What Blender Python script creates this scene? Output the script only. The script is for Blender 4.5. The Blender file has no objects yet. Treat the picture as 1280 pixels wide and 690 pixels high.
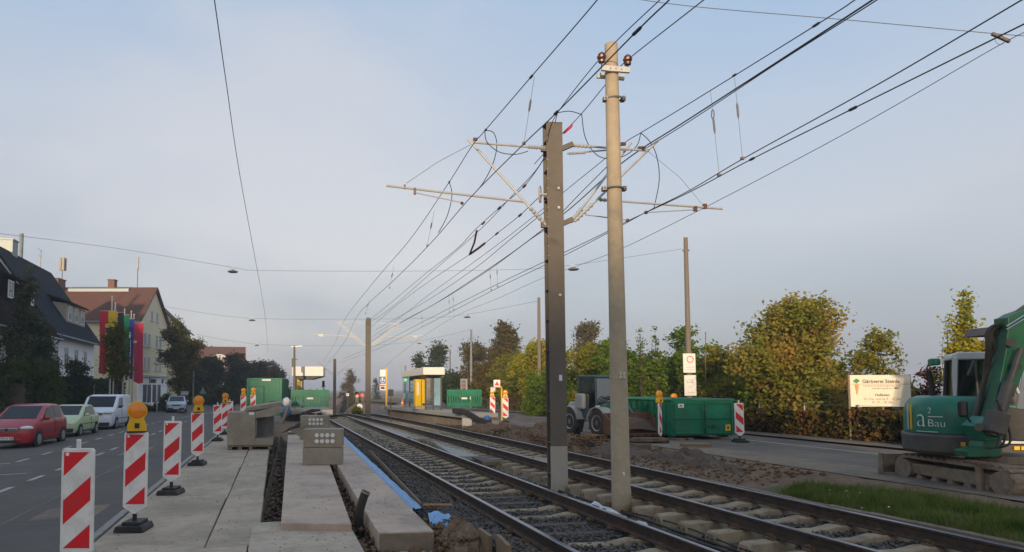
import bpy, math, random
import numpy as np
from mathutils import Vector, Matrix, Euler
random.seed(7)
rng = np.random.default_rng(7)
scene = bpy.context.scene
col = scene.collection
# ------------------------------------------------------------------ camera
FOC = 853.0; HC = 1.8
PPX, PPY = 500.0, 432.0          # optical centre of the photograph in its own pixels (it is a cropped frame)
TILT = math.atan((486 - PPY) / FOC)
cam = bpy.data.cameras.new('camera'); cam_o = bpy.data.objects.new('camera', cam); col.objects.link(cam_o)
cam.sensor_width = 36; cam.lens = 36 * FOC / 1280; cam.shift_x = (640 - PPX) / 1280; cam.shift_y = (PPY - 345) / 1280; cam.clip_start = .1; cam.clip_end = 6000
cam_o.location = (0, 0, HC); cam_o.rotation_euler = (math.pi / 2 + TILT, 0, 0)
scene.camera = cam_o
# ------------------------------------------------------------------ sky, sun, exposure
SUN_EL = math.radians(9.5); SUN_AZ = math.radians(12)      # light travels towards +Y, a little to +X
w = bpy.data.worlds.new('World'); scene.world = w; w.use_nodes = True
nt = w.node_tree; nt.nodes.clear()
out = nt.nodes.new('ShaderNodeOutputWorld'); bg = nt.nodes.new('ShaderNodeBackground')
sky = nt.nodes.new('ShaderNodeTexSky'); sky.sky_type = 'NISHITA'; sky.sun_disc = False
sky.sun_elevation = SUN_EL; sky.sun_rotation = math.pi + SUN_AZ; sky.dust_density = 2.0; sky.air_density = 1.0
tc = nt.nodes.new('ShaderNodeTexCoord'); sep = nt.nodes.new('ShaderNodeSeparateXYZ')
nt.links.new(tc.outputs['Generated'], sep.inputs[0])
# morning fog: a grey layer, denser towards the horizon, thinning upwards with faint drifting banks
ns = nt.nodes.new('ShaderNodeTexNoise'); ns.inputs['Scale'].default_value = 1.6; ns.inputs['Detail'].default_value = 3
mp = nt.nodes.new('ShaderNodeMapping'); mp.inputs['Scale'].default_value = (1, 1, 2.2)
nt.links.new(tc.outputs['Generated'], mp.inputs[0]); nt.links.new(mp.outputs[0], ns.inputs['Vector'])
ad = nt.nodes.new('ShaderNodeMath'); ad.operation = 'MULTIPLY_ADD'; ad.inputs[1].default_value = .36; ad.inputs[2].default_value = -.18
nt.links.new(ns.outputs['Fac'], ad.inputs[0])
ad2 = nt.nodes.new('ShaderNodeMath'); ad2.operation = 'ADD'
nt.links.new(sep.outputs['Z'], ad2.inputs[0]); nt.links.new(ad.outputs[0], ad2.inputs[1])
fogr = nt.nodes.new('ShaderNodeValToRGB')
SKY_STOPS = [(0.0, (2.3, 2.55, 3.35)), (.12, (3.25, 3.45, 4.1)), (.26, (4.75, 4.85, 5.3)), (.38, (4.3, 4.85, 5.8)), (.52, (3.4, 4.45, 6.0)), (1, (3.6, 4.6, 6.3))]
e = fogr.color_ramp.elements
e[0].position, e[0].color = SKY_STOPS[0][0], tuple(c / 10 for c in SKY_STOPS[0][1]) + (1,)
e[1].position, e[1].color = SKY_STOPS[-1][0], tuple(c / 10 for c in SKY_STOPS[-1][1]) + (1,)
for p_, c_ in SKY_STOPS[1:-1]:
    n_ = e.new(p_); n_.color = tuple(c / 10 for c in c_) + (1,)
nt.links.new(ad2.outputs[0], fogr.inputs[0])
vm = nt.nodes.new('ShaderNodeVectorMath'); vm.operation = 'SCALE'; vm.inputs['Scale'].default_value = 10
nt.links.new(fogr.outputs[0], vm.inputs[0])
mx = nt.nodes.new('ShaderNodeMix'); mx.data_type = 'RGBA'; mx.inputs[0].default_value = .76
# a broad pale cream bank of thinner fog, torn at its edges
bank = nt.nodes.new('ShaderNodeVectorMath'); bank.operation = 'DOT_PRODUCT'; bank.inputs[1].default_value = Vector((-.15, .96, .30)).normalized()
nt.links.new(tc.outputs['Generated'], bank.inputs[0])
n3 = nt.nodes.new('ShaderNodeTexNoise'); n3.inputs['Scale'].default_value = 3.2; n3.inputs['Detail'].default_value = 5; nt.links.new(mp.outputs[0], n3.inputs['Vector'])
b1 = nt.nodes.new('ShaderNodeMath'); b1.operation = 'MULTIPLY_ADD'; b1.inputs[1].default_value = .22; nt.links.new(n3.outputs['Fac'], b1.inputs[0]); nt.links.new(bank.outputs['Value'], b1.inputs[2])
b2 = nt.nodes.new('ShaderNodeMapRange'); b2.interpolation_type = 'SMOOTHSTEP'; b2.inputs[1].default_value = 1.02; b2.inputs[2].default_value = 1.125; b2.inputs[3].default_value = 0; b2.inputs[4].default_value = .55; nt.links.new(b1.outputs[0], b2.inputs[0])
mb_ = nt.nodes.new('ShaderNodeMix'); mb_.data_type = 'RGBA'; nt.links.new(b2.outputs[0], mb_.inputs[0]); nt.links.new(vm.outputs[0], mb_.inputs[6]); mb_.inputs[7].default_value = (6.3, 5.9, 5.8, 1)
nt.links.new(sky.outputs[0], mx.inputs[6]); nt.links.new(mb_.outputs[2], mx.inputs[7])
nt.links.new(mx.outputs[2], bg.inputs[0]); bg.inputs[1].default_value = .1
nt.links.new(bg.outputs[0], out.inputs[0])
sl = bpy.data.lights.new('sun', 'SUN'); sl.energy = 3.2; sl.angle = math.radians(1.8); sl.color = (1.0, .77, .53)
sun = bpy.data.objects.new('sun', sl); col.objects.link(sun)
sun.rotation_euler = Vector((math.sin(SUN_AZ) * math.cos(SUN_EL), math.cos(SUN_AZ) * math.cos(SUN_EL), -math.sin(SUN_EL))).to_track_quat('-Z', 'Y').to_euler()
sun.location = (-20, -60, 40)
vs = scene.view_settings; vs.view_transform = 'Standard'; vs.look = 'None'; vs.gamma = 1; vs.exposure = 0.52
scene.cycles.volume_step_rate = 4; scene.cycles.max_bounces = 6
# ------------------------------------------------------------------ frames of reference
QS = .1855; TH = math.atan(QS); CT, ST = math.cos(TH), math.sin(TH)   # the street runs 10.5 degrees to the left of the view
# first survey of the site: (l across, s along) in a frame turned 19 degrees, corrected to the true optical centre
_t0 = math.atan(141 / FOC); _c0, _s0 = math.cos(_t0), math.sin(_t0); _T0 = math.atan(.345); _CT0, _ST0 = math.cos(_T0), math.sin(_T0)
def S(l, s, z=0):
    x0, y0 = l * _CT0 - s * _ST0, l * _ST0 + s * _CT0
    if y0 < 5.5:
        s5 = (5.5 - l * _ST0) / _CT0 + 1e-6; b = S(l, s5, z); return b + Vector((-ST, CT, 0)) * (s - s5)
    t = y0 * _c0 - HC * _s0; p = gp(640 + FOC * x0 / t, 345 + FOC * (y0 * _s0 + HC * _c0) / t, 0); return Vector((p.x, p.y, z))
def remap(x, y, z):
    t = y * _c0 + (z - HC) * _s0; return at(640 + FOC * x / t, 345 - FOC * (-y * _s0 + (z - HC) * _c0) / t, y)
def ls(x, y):
    q = Vector((x, y)); t = q.y * _c - HC * _s; px, py = PPX + FOC * q.x / t, PPY + FOC * (q.y * _s + HC * _c) / t
    a, b = (px - 640) / FOC, (345 - py) / FOC; k = -HC / (_s0 + b * _c0); x0, y0 = a * k, (_c0 - b * _s0) * k
    return (x0 * _CT0 + y0 * _ST0, -x0 * _ST0 + y0 * _CT0)
_c, _s = math.cos(TILT), math.sin(TILT)
def ray(px, py):
    a = (px - PPX) / FOC; b = (PPY - py) / FOC
    return Vector((a, _c - b * _s, _s + b * _c))
def gp(px, py, z=0):
    r = ray(px, py); k = (z - HC) / r.z; return Vector((r.x * k, r.y * k, z))
def at(px, py, d):
    r = ray(px, py); k = d / r.y; return Vector((r.x * k, d, HC + r.z * k))
def onq(px, py, q):            # on the upright plane parallel to the street through q
    r = ray(px, py); k = q / (r.x + QS * r.y); return Vector((r.x * k, r.y * k, HC + r.z * k))
def sstep(a, b, x): t = min(1, max(0, (x - a) / (b - a))); return t * t * (3 - 2 * t)
def drop(l, s):                # the street crest: beyond it the ground falls into the valley
    if s < 47: return 0
    t = s - 47; return min(14, .06 * t * t / (t + 5)) * sstep(-9, -3.2, l) * (1 - sstep(12, 20, l) * .9)
def roadz(l): return -.115 - .035 * min(10, max(0, -2.05 - l))
def rt_shift(s): return -.0009 * max(0, s - 13) ** 2 if s < 60 else -.0009 * 47 ** 2 - .085 * (s - 60)
LT, RT = 4.06, 6.92            # track centre lines
# ------------------------------------------------------------------ materials
M = {}
def _p(m): return m.node_tree.nodes['Principled BSDF']
def mat(name, c, rough=.75, metal=0, var=.18, sc=6, c2=None, sc2=.7, amt=.5, bump=.0, bsc=60, spec=.4, det=5, stretch=None, big=0):
    m = bpy.data.materials.new(name); m.use_nodes = True; t = m.node_tree; p = _p(m)
    tx = t.nodes.new('ShaderNodeTexCoord'); src = tx.outputs['Object']
    if stretch:
        q = t.nodes.new('ShaderNodeMapping'); q.inputs['Scale'].default_value = stretch; t.links.new(src, q.inputs[0]); src = q.outputs[0]
    oi = t.nodes.new('ShaderNodeObjectInfo')
    va = t.nodes.new('ShaderNodeVectorMath'); va.operation = 'MULTIPLY_ADD'; va.inputs[1].default_value = (1, 1, 1)
    cx = t.nodes.new('ShaderNodeCombineXYZ'); ml = t.nodes.new('ShaderNodeMath'); ml.operation = 'MULTIPLY'; ml.inputs[1].default_value = 37.
    t.links.new(oi.outputs['Random'], ml.inputs[0])
    for i in range(3): t.links.new(ml.outputs[0], cx.inputs[i])
    t.links.new(src, va.inputs[0]); t.links.new(cx.outputs[0], va.inputs[2]); src = va.outputs[0]
    n = t.nodes.new('ShaderNodeTexNoise'); n.inputs['Scale'].default_value = sc; n.inputs['Detail'].default_value = det; n.inputs['Roughness'].default_value = .65
    t.links.new(src, n.inputs['Vector'])
    r = t.nodes.new('ShaderNodeValToRGB'); r.color_ramp.elements[0].position = .3; r.color_ramp.elements[1].position = .72
    r.color_ramp.elements[0].color = tuple(min(1, x * (1 - var)) for x in c) + (1,)
    r.color_ramp.elements[1].color = tuple(min(1, x * (1 + var)) for x in c) + (1,)
    t.links.new(n.outputs['Fac'], r.inputs[0]); cout = r.outputs[0]
    if c2:
        n2 = t.nodes.new('ShaderNodeTexNoise'); n2.inputs['Scale'].default_value = sc2; n2.inputs['Detail'].default_value = 6; n2.inputs['Roughness'].default_value = .7
        t.links.new(src, n2.inputs['Vector'])
        r2 = t.nodes.new('ShaderNodeValToRGB'); r2.color_ramp.elements[0].position = .47; r2.color_ramp.elements[1].position = .62
        r2.color_ramp.elements[1].color = (amt,) * 3 + (1,)
        t.links.new(n2.outputs['Fac'], r2.inputs[0])
        mm = t.nodes.new('ShaderNodeMix'); mm.data_type = 'RGBA'; mm.inputs[7].default_value = tuple(c2) + (1,)
        t.links.new(r2.outputs[0], mm.inputs[0]); t.links.new(cout, mm.inputs[6]); cout = mm.outputs[2]
    if big:
        n4 = t.nodes.new('ShaderNodeTexNoise'); n4.inputs['Scale'].default_value = .45; n4.inputs['Detail'].default_value = 8; n4.inputs['Roughness'].default_value = .75; n4.inputs['Distortion'].default_value = .8; t.links.new(src, n4.inputs['Vector'])
        r4 = t.nodes.new('ShaderNodeMapRange'); r4.inputs[1].default_value = .35; r4.inputs[2].default_value = .66; r4.inputs[3].default_value = 1 - big; r4.inputs[4].default_value = 1 + big * .55; t.links.new(n4.outputs['Fac'], r4.inputs[0])
        s4 = t.nodes.new('ShaderNodeVectorMath'); s4.operation = 'SCALE'; t.links.new(cout, s4.inputs[0]); t.links.new(r4.outputs[0], s4.inputs['Scale']); cout = s4.outputs[0]
    t.links.new(cout, p.inputs['Base Color'])
    p.inputs['Roughness'].default_value = rough; p.inputs['Metallic'].default_value = metal; p.inputs['Specular IOR Level'].default_value = spec
    if bump:
        nb = t.nodes.new('ShaderNodeTexNoise'); nb.inputs['Scale'].default_value = bsc; nb.inputs['Detail'].default_value = 4
        t.links.new(src, nb.inputs['Vector'])
        b = t.nodes.new('ShaderNodeBump'); b.inputs['Strength'].default_value = bump; b.inputs['Distance'].default_value = .02
        t.links.new(nb.outputs['Fac'], b.inputs['Height']); t.links.new(b.outputs[0], p.inputs['Normal'])
    M[name] = m; return m
def leafmat(name, cols, trans=.35, seas=1.5):
    """leaves: every leaf (island) draws its own colour; clumps drift along the same ramp"""
    m = bpy.data.materials.new(name); m.use_nodes = True; t = m.node_tree; t.nodes.clear()
    o = t.nodes.new('ShaderNodeOutputMaterial')
    g = t.nodes.new('ShaderNodeNewGeometry'); tx = t.nodes.new('ShaderNodeTexCoord')
    n = t.nodes.new('ShaderNodeTexNoise'); n.inputs['Scale'].default_value = seas; n.inputs['Detail'].default_value = 2
    t.links.new(tx.outputs['Object'], n.inputs['Vector'])
    a = t.nodes.new('ShaderNodeMath'); a.operation = 'MULTIPLY_ADD'; a.inputs[1].default_value = .30
    b = t.nodes.new('ShaderNodeMath'); b.operation = 'MULTIPLY_ADD'; b.inputs[1].default_value = 2.0; b.inputs[2].default_value = -.66
    t.links.new(n.outputs['Fac'], b.inputs[0]); t.links.new(g.outputs['Random Per Island'], a.inputs[0]); t.links.new(b.outputs[0], a.inputs[2])
    r = t.nodes.new('ShaderNodeValToRGB'); els = r.color_ramp.elements
    els[0].position = 0; els[0].color = tuple(cols[0]) + (1,); els[1].position = 1; els[1].color = tuple(cols[-1]) + (1,)
    for i, c in enumerate(cols[1:-1]): q = els.new((i + 1) / (len(cols) - 1)); q.color = tuple(c) + (1,)
    t.links.new(a.outputs[0], r.inputs[0])
    d = t.nodes.new('ShaderNodeBsdfDiffuse'); tr = t.nodes.new('ShaderNodeBsdfTranslucent'); mxs = t.nodes.new('ShaderNodeMixShader'); mxs.inputs[0].default_value = trans
    t.links.new(r.outputs[0], d.inputs[0]); t.links.new(r.outputs[0], tr.inputs[0])
    t.links.new(d.outputs[0], mxs.inputs[1]); t.links.new(tr.outputs[0], mxs.inputs[2]); t.links.new(mxs.outputs[0], o.inputs[0])
    M[name] = m
def glass(name, c=(.8, .9, .92), clear=.75):
    m = bpy.data.materials.new(name); m.use_nodes = True; t = m.node_tree; t.nodes.clear()
    o = t.nodes.new('ShaderNodeOutputMaterial'); a = t.nodes.new('ShaderNodeBsdfTransparent'); a.inputs[0].default_value = c + (1,)
    g = t.nodes.new('ShaderNodeBsdfGlossy'); g.inputs['Roughness'].default_value = .06; x = t.nodes.new('ShaderNodeMixShader'); x.inputs[0].default_value = 1 - clear
    t.links.new(a.outputs[0], x.inputs[1]); t.links.new(g.outputs[0], x.inputs[2]); t.links.new(x.outputs[0], o.inputs[0]); M[name] = m
def emit(name, c, e=1):
    m = bpy.data.materials.new(name); m.use_nodes = True; p = _p(m); p.inputs['Base Color'].default_value = c + (1,)
    p.inputs['Emission Color'].default_value = c + (1,); p.inputs['Emission Strength'].default_value = e; M[name] = m
mat('asphalt', (.118, .097, .078), .85, var=.22, sc=18, c2=(.105, .097, .088), sc2=.35, amt=.8, bump=.35, bsc=180, big=.22)
mat('asphalt_far', (.17, .135, .10), .9, var=.2, sc=6, c2=(.19, .155, .12), sc2=.4, amt=.7, bump=.35, bsc=150, big=.3)
mat('asphalt_dusty', (.23, .172, .115), .9, var=.2, sc=5, c2=(.10, .095, .09), sc2=.5, amt=.8, bump=.4, bsc=120)
mat('road_paint', (.42, .39, .34), .7, var=.15, sc=12, c2=(.25, .25, .25), sc2=5, amt=.5)
mat('paving', (.46, .36, .258), .88, var=.12, sc=9, c2=(.30, .24, .175), sc2=.9, amt=.7, bump=.3, bsc=120, big=.24)
mat('paving_pale', (.48, .385, .28), .88, var=.12, sc=5, c2=(.30, .245, .185), sc2=1.2, amt=.6, bump=.3, bsc=120, big=.24)
mat('slab_concrete', (.53, .395, .29), .85, var=.10, sc=5, c2=(.37, .285, .23), sc2=1.1, amt=.75, bump=.3, bsc=90, big=.2)
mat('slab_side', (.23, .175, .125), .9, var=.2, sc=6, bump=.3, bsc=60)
mat('precast', (.33, .275, .20), .85, var=.16, sc=4, c2=(.40, .36, .30), sc2=1.6, amt=.55, bump=.35, bsc=70, big=.2)
mat('edge_paint', (.30, .27, .23), .8, var=.2, sc=9, c2=(.2, .18, .15), sc2=4, amt=.7)
mat('cover_concrete', (.36, .34, .29), .85, var=.12, sc=5, bump=.2, bsc=90)
mat('pole_concrete', (.40, .32, .21), .85, var=.10, sc=9, c2=(.30, .24, .16), sc2=1.3, amt=.6, bump=.25, bsc=120)
mat('pale_footing', (.40, .36, .30), .85, var=.08, sc=6)
mat('dirt', (.165, .10, .055), .95, var=.4, sc=7, c2=(.21, .155, .10), sc2=2.2, amt=.7, bump=.8, bsc=35)
mat('dark_dirt', (.13, .09, .06), .95, var=.4, sc=12, c2=(.13, .10, .07), sc2=4, amt=.6, bump=.8, bsc=40)
mat('soil', (.19, .108, .052), .95, var=.45, sc=14, c2=(.10, .062, .037), sc2=3, amt=.7, bump=.7, bsc=40)
mat('ballast_bed', (.06, .052, .045), .95, var=.5, sc=22, c2=(.13, .095, .06), sc2=1.6, amt=.5, bump=1.0, bsc=30)
mat('stone', (.095, .085, .075), .8, var=.5, sc=3, c2=(.14, .105, .07), sc2=.9, amt=.6)
mat('stone_pale', (.26, .235, .19), .85, var=.3, sc=3)
mat('sleeper', (.33, .26, .168), .9, var=.2, sc=7, c2=(.15, .105, .065), sc2=2.6, amt=.75, bump=.3, bsc=70)
mat('sleeper_steel', (.075, .06, .05), .7, var=.3, sc=8)
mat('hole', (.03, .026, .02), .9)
mat('rail_steel', (.055, .038, .028), .62, metal=.2, var=.3, sc=10, c2=(.12, .06, .03), sc2=5, amt=.5)
mat('rail_head', (.20, .20, .23), .28, metal=.9, var=.15, sc=4)
mat('clip', (.14, .085, .045), .7, var=.3, sc=20)
mat('dark_steel', (.15, .132, .108), .85, var=.10, sc=6, c2=(.17, .145, .112), sc2=1.2, amt=.5, spec=.15)
mat('galv', (.52, .50, .45), .45, metal=.5, var=.12, sc=10)
mat('galv_white', (.62, .60, .55), .5, metal=.1, var=.08, sc=10)
mat('wire', (.035, .033, .032), .6, metal=.3)
mat('wire_thin', (.16, .15, .15), .6, metal=.3)
mat('insulator', (.11, .04, .025), .35, var=.15)
mat('black_rubber', (.022, .021, .021), .6, var=.3, sc=9, c2=(.06, .05, .04), sc2=3, amt=.6)
mat('black_plastic', (.02, .02, .021), .4)
mat('pipe_black', (.035, .032, .027), .6, var=.4, sc=20)
mat('white_plastic', (.82, .79, .73), .45, var=.05, sc=4, c2=(.52, .48, .41), sc2=5, amt=.4)
mat('sign_red', (.74, .02, .03), .4, var=.08, sc=3, c2=(.50, .06, .05), sc2=4, amt=.45)
mat('sign_white', (.80, .78, .72), .5, var=.04, sc=4)
mat('sign_cream', (.80, .72, .54), .6, var=.04, sc=4)
mat('ink', (.06, .055, .05), .6)
mat('ink_grey', (.30, .28, .25), .6)
mat('carrot', (.75, .30, .10), .6); mat('carrot_leaf', (.10, .30, .12), .6)
mat('lamp_orange', (.85, .24, .01), .18, var=.12, sc=30, spec=.6)
mat('lamp_body', (.75, .42, .01), .4, var=.05)
mat('green_paint', (.005, .19, .092), .45, var=.12, sc=3, c2=(.03, .09, .05), sc2=2.2, amt=.55, bump=.12, bsc=6, big=.22)
mat('green_dark', (.004, .11, .062), .5, var=.12, sc=5)
mat('exc_green', (.004, .165, .10), .38, var=.12, sc=3, c2=(.06, .12, .075), sc2=2.6, amt=.5, big=.2)
mat('boom_green', (.012, .12, .055), .45, var=.25, sc=4, c2=(.05, .08, .04), sc2=2, amt=.6)
mat('exc_grey', (.07, .066, .06), .55, var=.2, sc=6, c2=(.11, .09, .07), sc2=2, amt=.6)
mat('exc_mud', (.24, .185, .13), .85, var=.25, sc=7, c2=(.13, .095, .065), sc2=4, amt=.7, bump=.5, bsc=30)
mat('cab_white', (.55, .55, .54), .4, var=.06)
mat('chrome_rod', (.45, .45, .45), .25, metal=.9)
mat('yellow', (.78, .46, .02), .5, var=.08)
mat('rust', (.16, .075, .035), .85, var=.35, sc=6, c2=(.08, .05, .035), sc2=2, amt=.6)
mat('mud_load', (.135, .09, .06), .95, var=.25, sc=10, bump=.5, bsc=30)
mat('loader_grey', (.33, .34, .33), .5, var=.1, sc=4, c2=(.22, .19, .15), sc2=2, amt=.5)
mat('loader_blue', (.03, .065, .08), .45, var=.15, sc=4)
mat('timber', (.24, .165, .095), .85, var=.25, sc=10, c2=(.13, .09, .06), sc2=4, amt=.6, stretch=(1, 12, 12))
mat('timber_orange', (.42, .20, .07), .8, var=.2, sc=10)
mat('wood_pole', (.19, .155, .12), .85, var=.25, sc=6, stretch=(9, 9, 1))
mat('blue_foil', (.17, .36, .60), .5, var=.12, sc=5, bump=.5, bsc=9)
mat('tarp_white', (.66, .64, .63), .6, var=.08, sc=4, bump=.3, bsc=6)
mat('tarp_blue', (.05, .16, .38), .5, var=.2, sc=4)
mat('pipe_white', (.72, .68, .60), .5, var=.08)
mat('window_dark', (.016, .02, .024), .1, spec=.22)
mat('window_grey', (.14, .16, .18), .15, var=.3, sc=1.5, spec=.6)
mat('frame_white', (.70, .69, .66), .5, var=.04)
mat('shutter', (.42, .42, .40), .6)
mat('render_cream', (.66, .58, .46), .9, var=.06, sc=2)
mat('render_white', (.84, .84, .84), .9, var=.05, sc=2)
mat('render_yellow', (.78, .68, .46), .9, var=.05, sc=2)
mat('roof_dark', (.022, .016, .013), .95, var=.3, sc=6, spec=.05)
mat('roof_slate', (.026, .030, .036), .9, var=.25, sc=6, spec=.1)
mat('roof_red', (.12, .055, .035), .9, var=.25, sc=5)
mat('roof_brown', (.12, .07, .055), .85, var=.25, sc=5)
mat('brick_chimney', (.19, .10, .065), .9, var=.25, sc=8)
mat('chimney_cream', (.40, .34, .26), .9, var=.12)
mat('zinc', (.26, .29, .28), .5, metal=.3)
mat('flower_red', (.42, .02, .02), .8)
mat('flag_red', (.56, .03, .055), .8, var=.08, sc=2); mat('flag_yellow', (.70, .47, .02), .8, var=.08, sc=2)
mat('flag_black', (.035, .038, .05), .8, var=.1, sc=2); mat('flag_green', (.01, .20, .10), .8, var=.08, sc=2); mat('flag_blue', (.012, .04, .22), .8, var=.08, sc=2)
mat('flag_rose', (.52, .035, .075), .8, var=.08, sc=2); mat('alu_pole', (.48, .46, .42), .5, metal=.3, var=.08)
mat('car_red', (.36, .012, .022), .25, var=.05, spec=.6); mat('car_lime', (.46, .55, .30), .3, var=.04, spec=.6)
mat('car_white', (.62, .64, .68), .3, var=.04, spec=.6); mat('car_silver', (.36, .41, .48), .3, metal=.2, var=.04, spec=.6)
mat('car_trim', (.03, .03, .031), .6); mat('car_lamp', (.62, .62, .58), .12, spec=.8); mat('plate', (.72, .72, .68), .5); mat('eu_blue', (.02, .06, .35), .5)
mat('rim', (.38, .38, .38), .35, metal=.7); mat('tyre', (.018, .018, .018), .8)
mat('tyre_muddy', (.05, .042, .034), .9, var=.4, sc=8)
mat('bark', (.075, .055, .04), .9, var=.3, sc=10, bump=.4, bsc=20)
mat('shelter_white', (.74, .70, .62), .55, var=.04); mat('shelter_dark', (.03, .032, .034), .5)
mat('vending_yellow', (.80, .50, .01), .4, var=.05); mat('sign_blue', (.02, .13, .50), .4); mat('info_blue', (.16, .30, .38), .5, var=.3, sc=1.2)
mat('display_dark', (.10, .09, .10), .4); mat('steel_grey', (.20, .20, .20), .5, metal=.4)
mat('kerb', (.20, .15, .11), .9, var=.2, sc=6)
mat('grass_soil', (.09, .08, .035), .95, var=.4, sc=10)
mat('far_ground', (.09, .10, .06), .95, var=.3, sc=.05)
glass('pane_glass', (.78, .88, .9), .72); glass('cab_glass', (.30, .40, .38), .75)
emit('signal_red', (.8, .03, .03), .9); emit('signal_amber', (.7, .25, .10), .7); emit('exit_green', (.02, .35, .18), .35)
leafmat('leaf_grass', [(.065, .10, .018), (.11, .155, .026), (.17, .20, .05), (.22, .19, .08)], .4, 3)
leafmat('leaf_spruce', [(.045, .06, .026), (.075, .095, .04), (.10, .115, .052)], .2)
leafmat('leaf_dark', [(.025, .042, .014), (.045, .065, .02), (.08, .09, .03)], .25)
leafmat('leaf_conifer', [(.035, .058, .016), (.065, .095, .024), (.09, .10, .03)], .2)
leafmat('leaf_street', [(.05, .07, .016), (.09, .10, .022), (.15, .12, .025), (.16, .08, .025)], .3)
leafmat('leaf_mass', [(.045, .05, .018), (.075, .075, .024), (.11, .095, .03)], .25, .5)
leafmat('leaf_olive', [(.10, .13, .018), (.18, .20, .025), (.28, .25, .03), (.30, .19, .03)], .45)
leafmat('leaf_green', [(.075, .13, .016), (.13, .20, .022), (.21, .26, .032)], .45)
leafmat('leaf_orange', [(.14, .19, .03), (.24, .24, .04), (.36, .27, .05), (.50, .26, .09)], .45, .6)
leafmat('leaf_yellow', [(.18, .22, .02), (.34, .32, .025), (.48, .37, .04)], .45)
leafmat('leaf_brown', [(.075, .07, .02), (.13, .105, .028), (.19, .13, .036)], .35)
leafmat('leaf_ivy', [(.06, .06, .014), (.10, .085, .02), (.15, .09, .025), (.17, .06, .025)], .35)
leafmat('leaf_red', [(.05, .02, .015), (.10, .03, .02), (.05, .06, .02)], .3)
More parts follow.
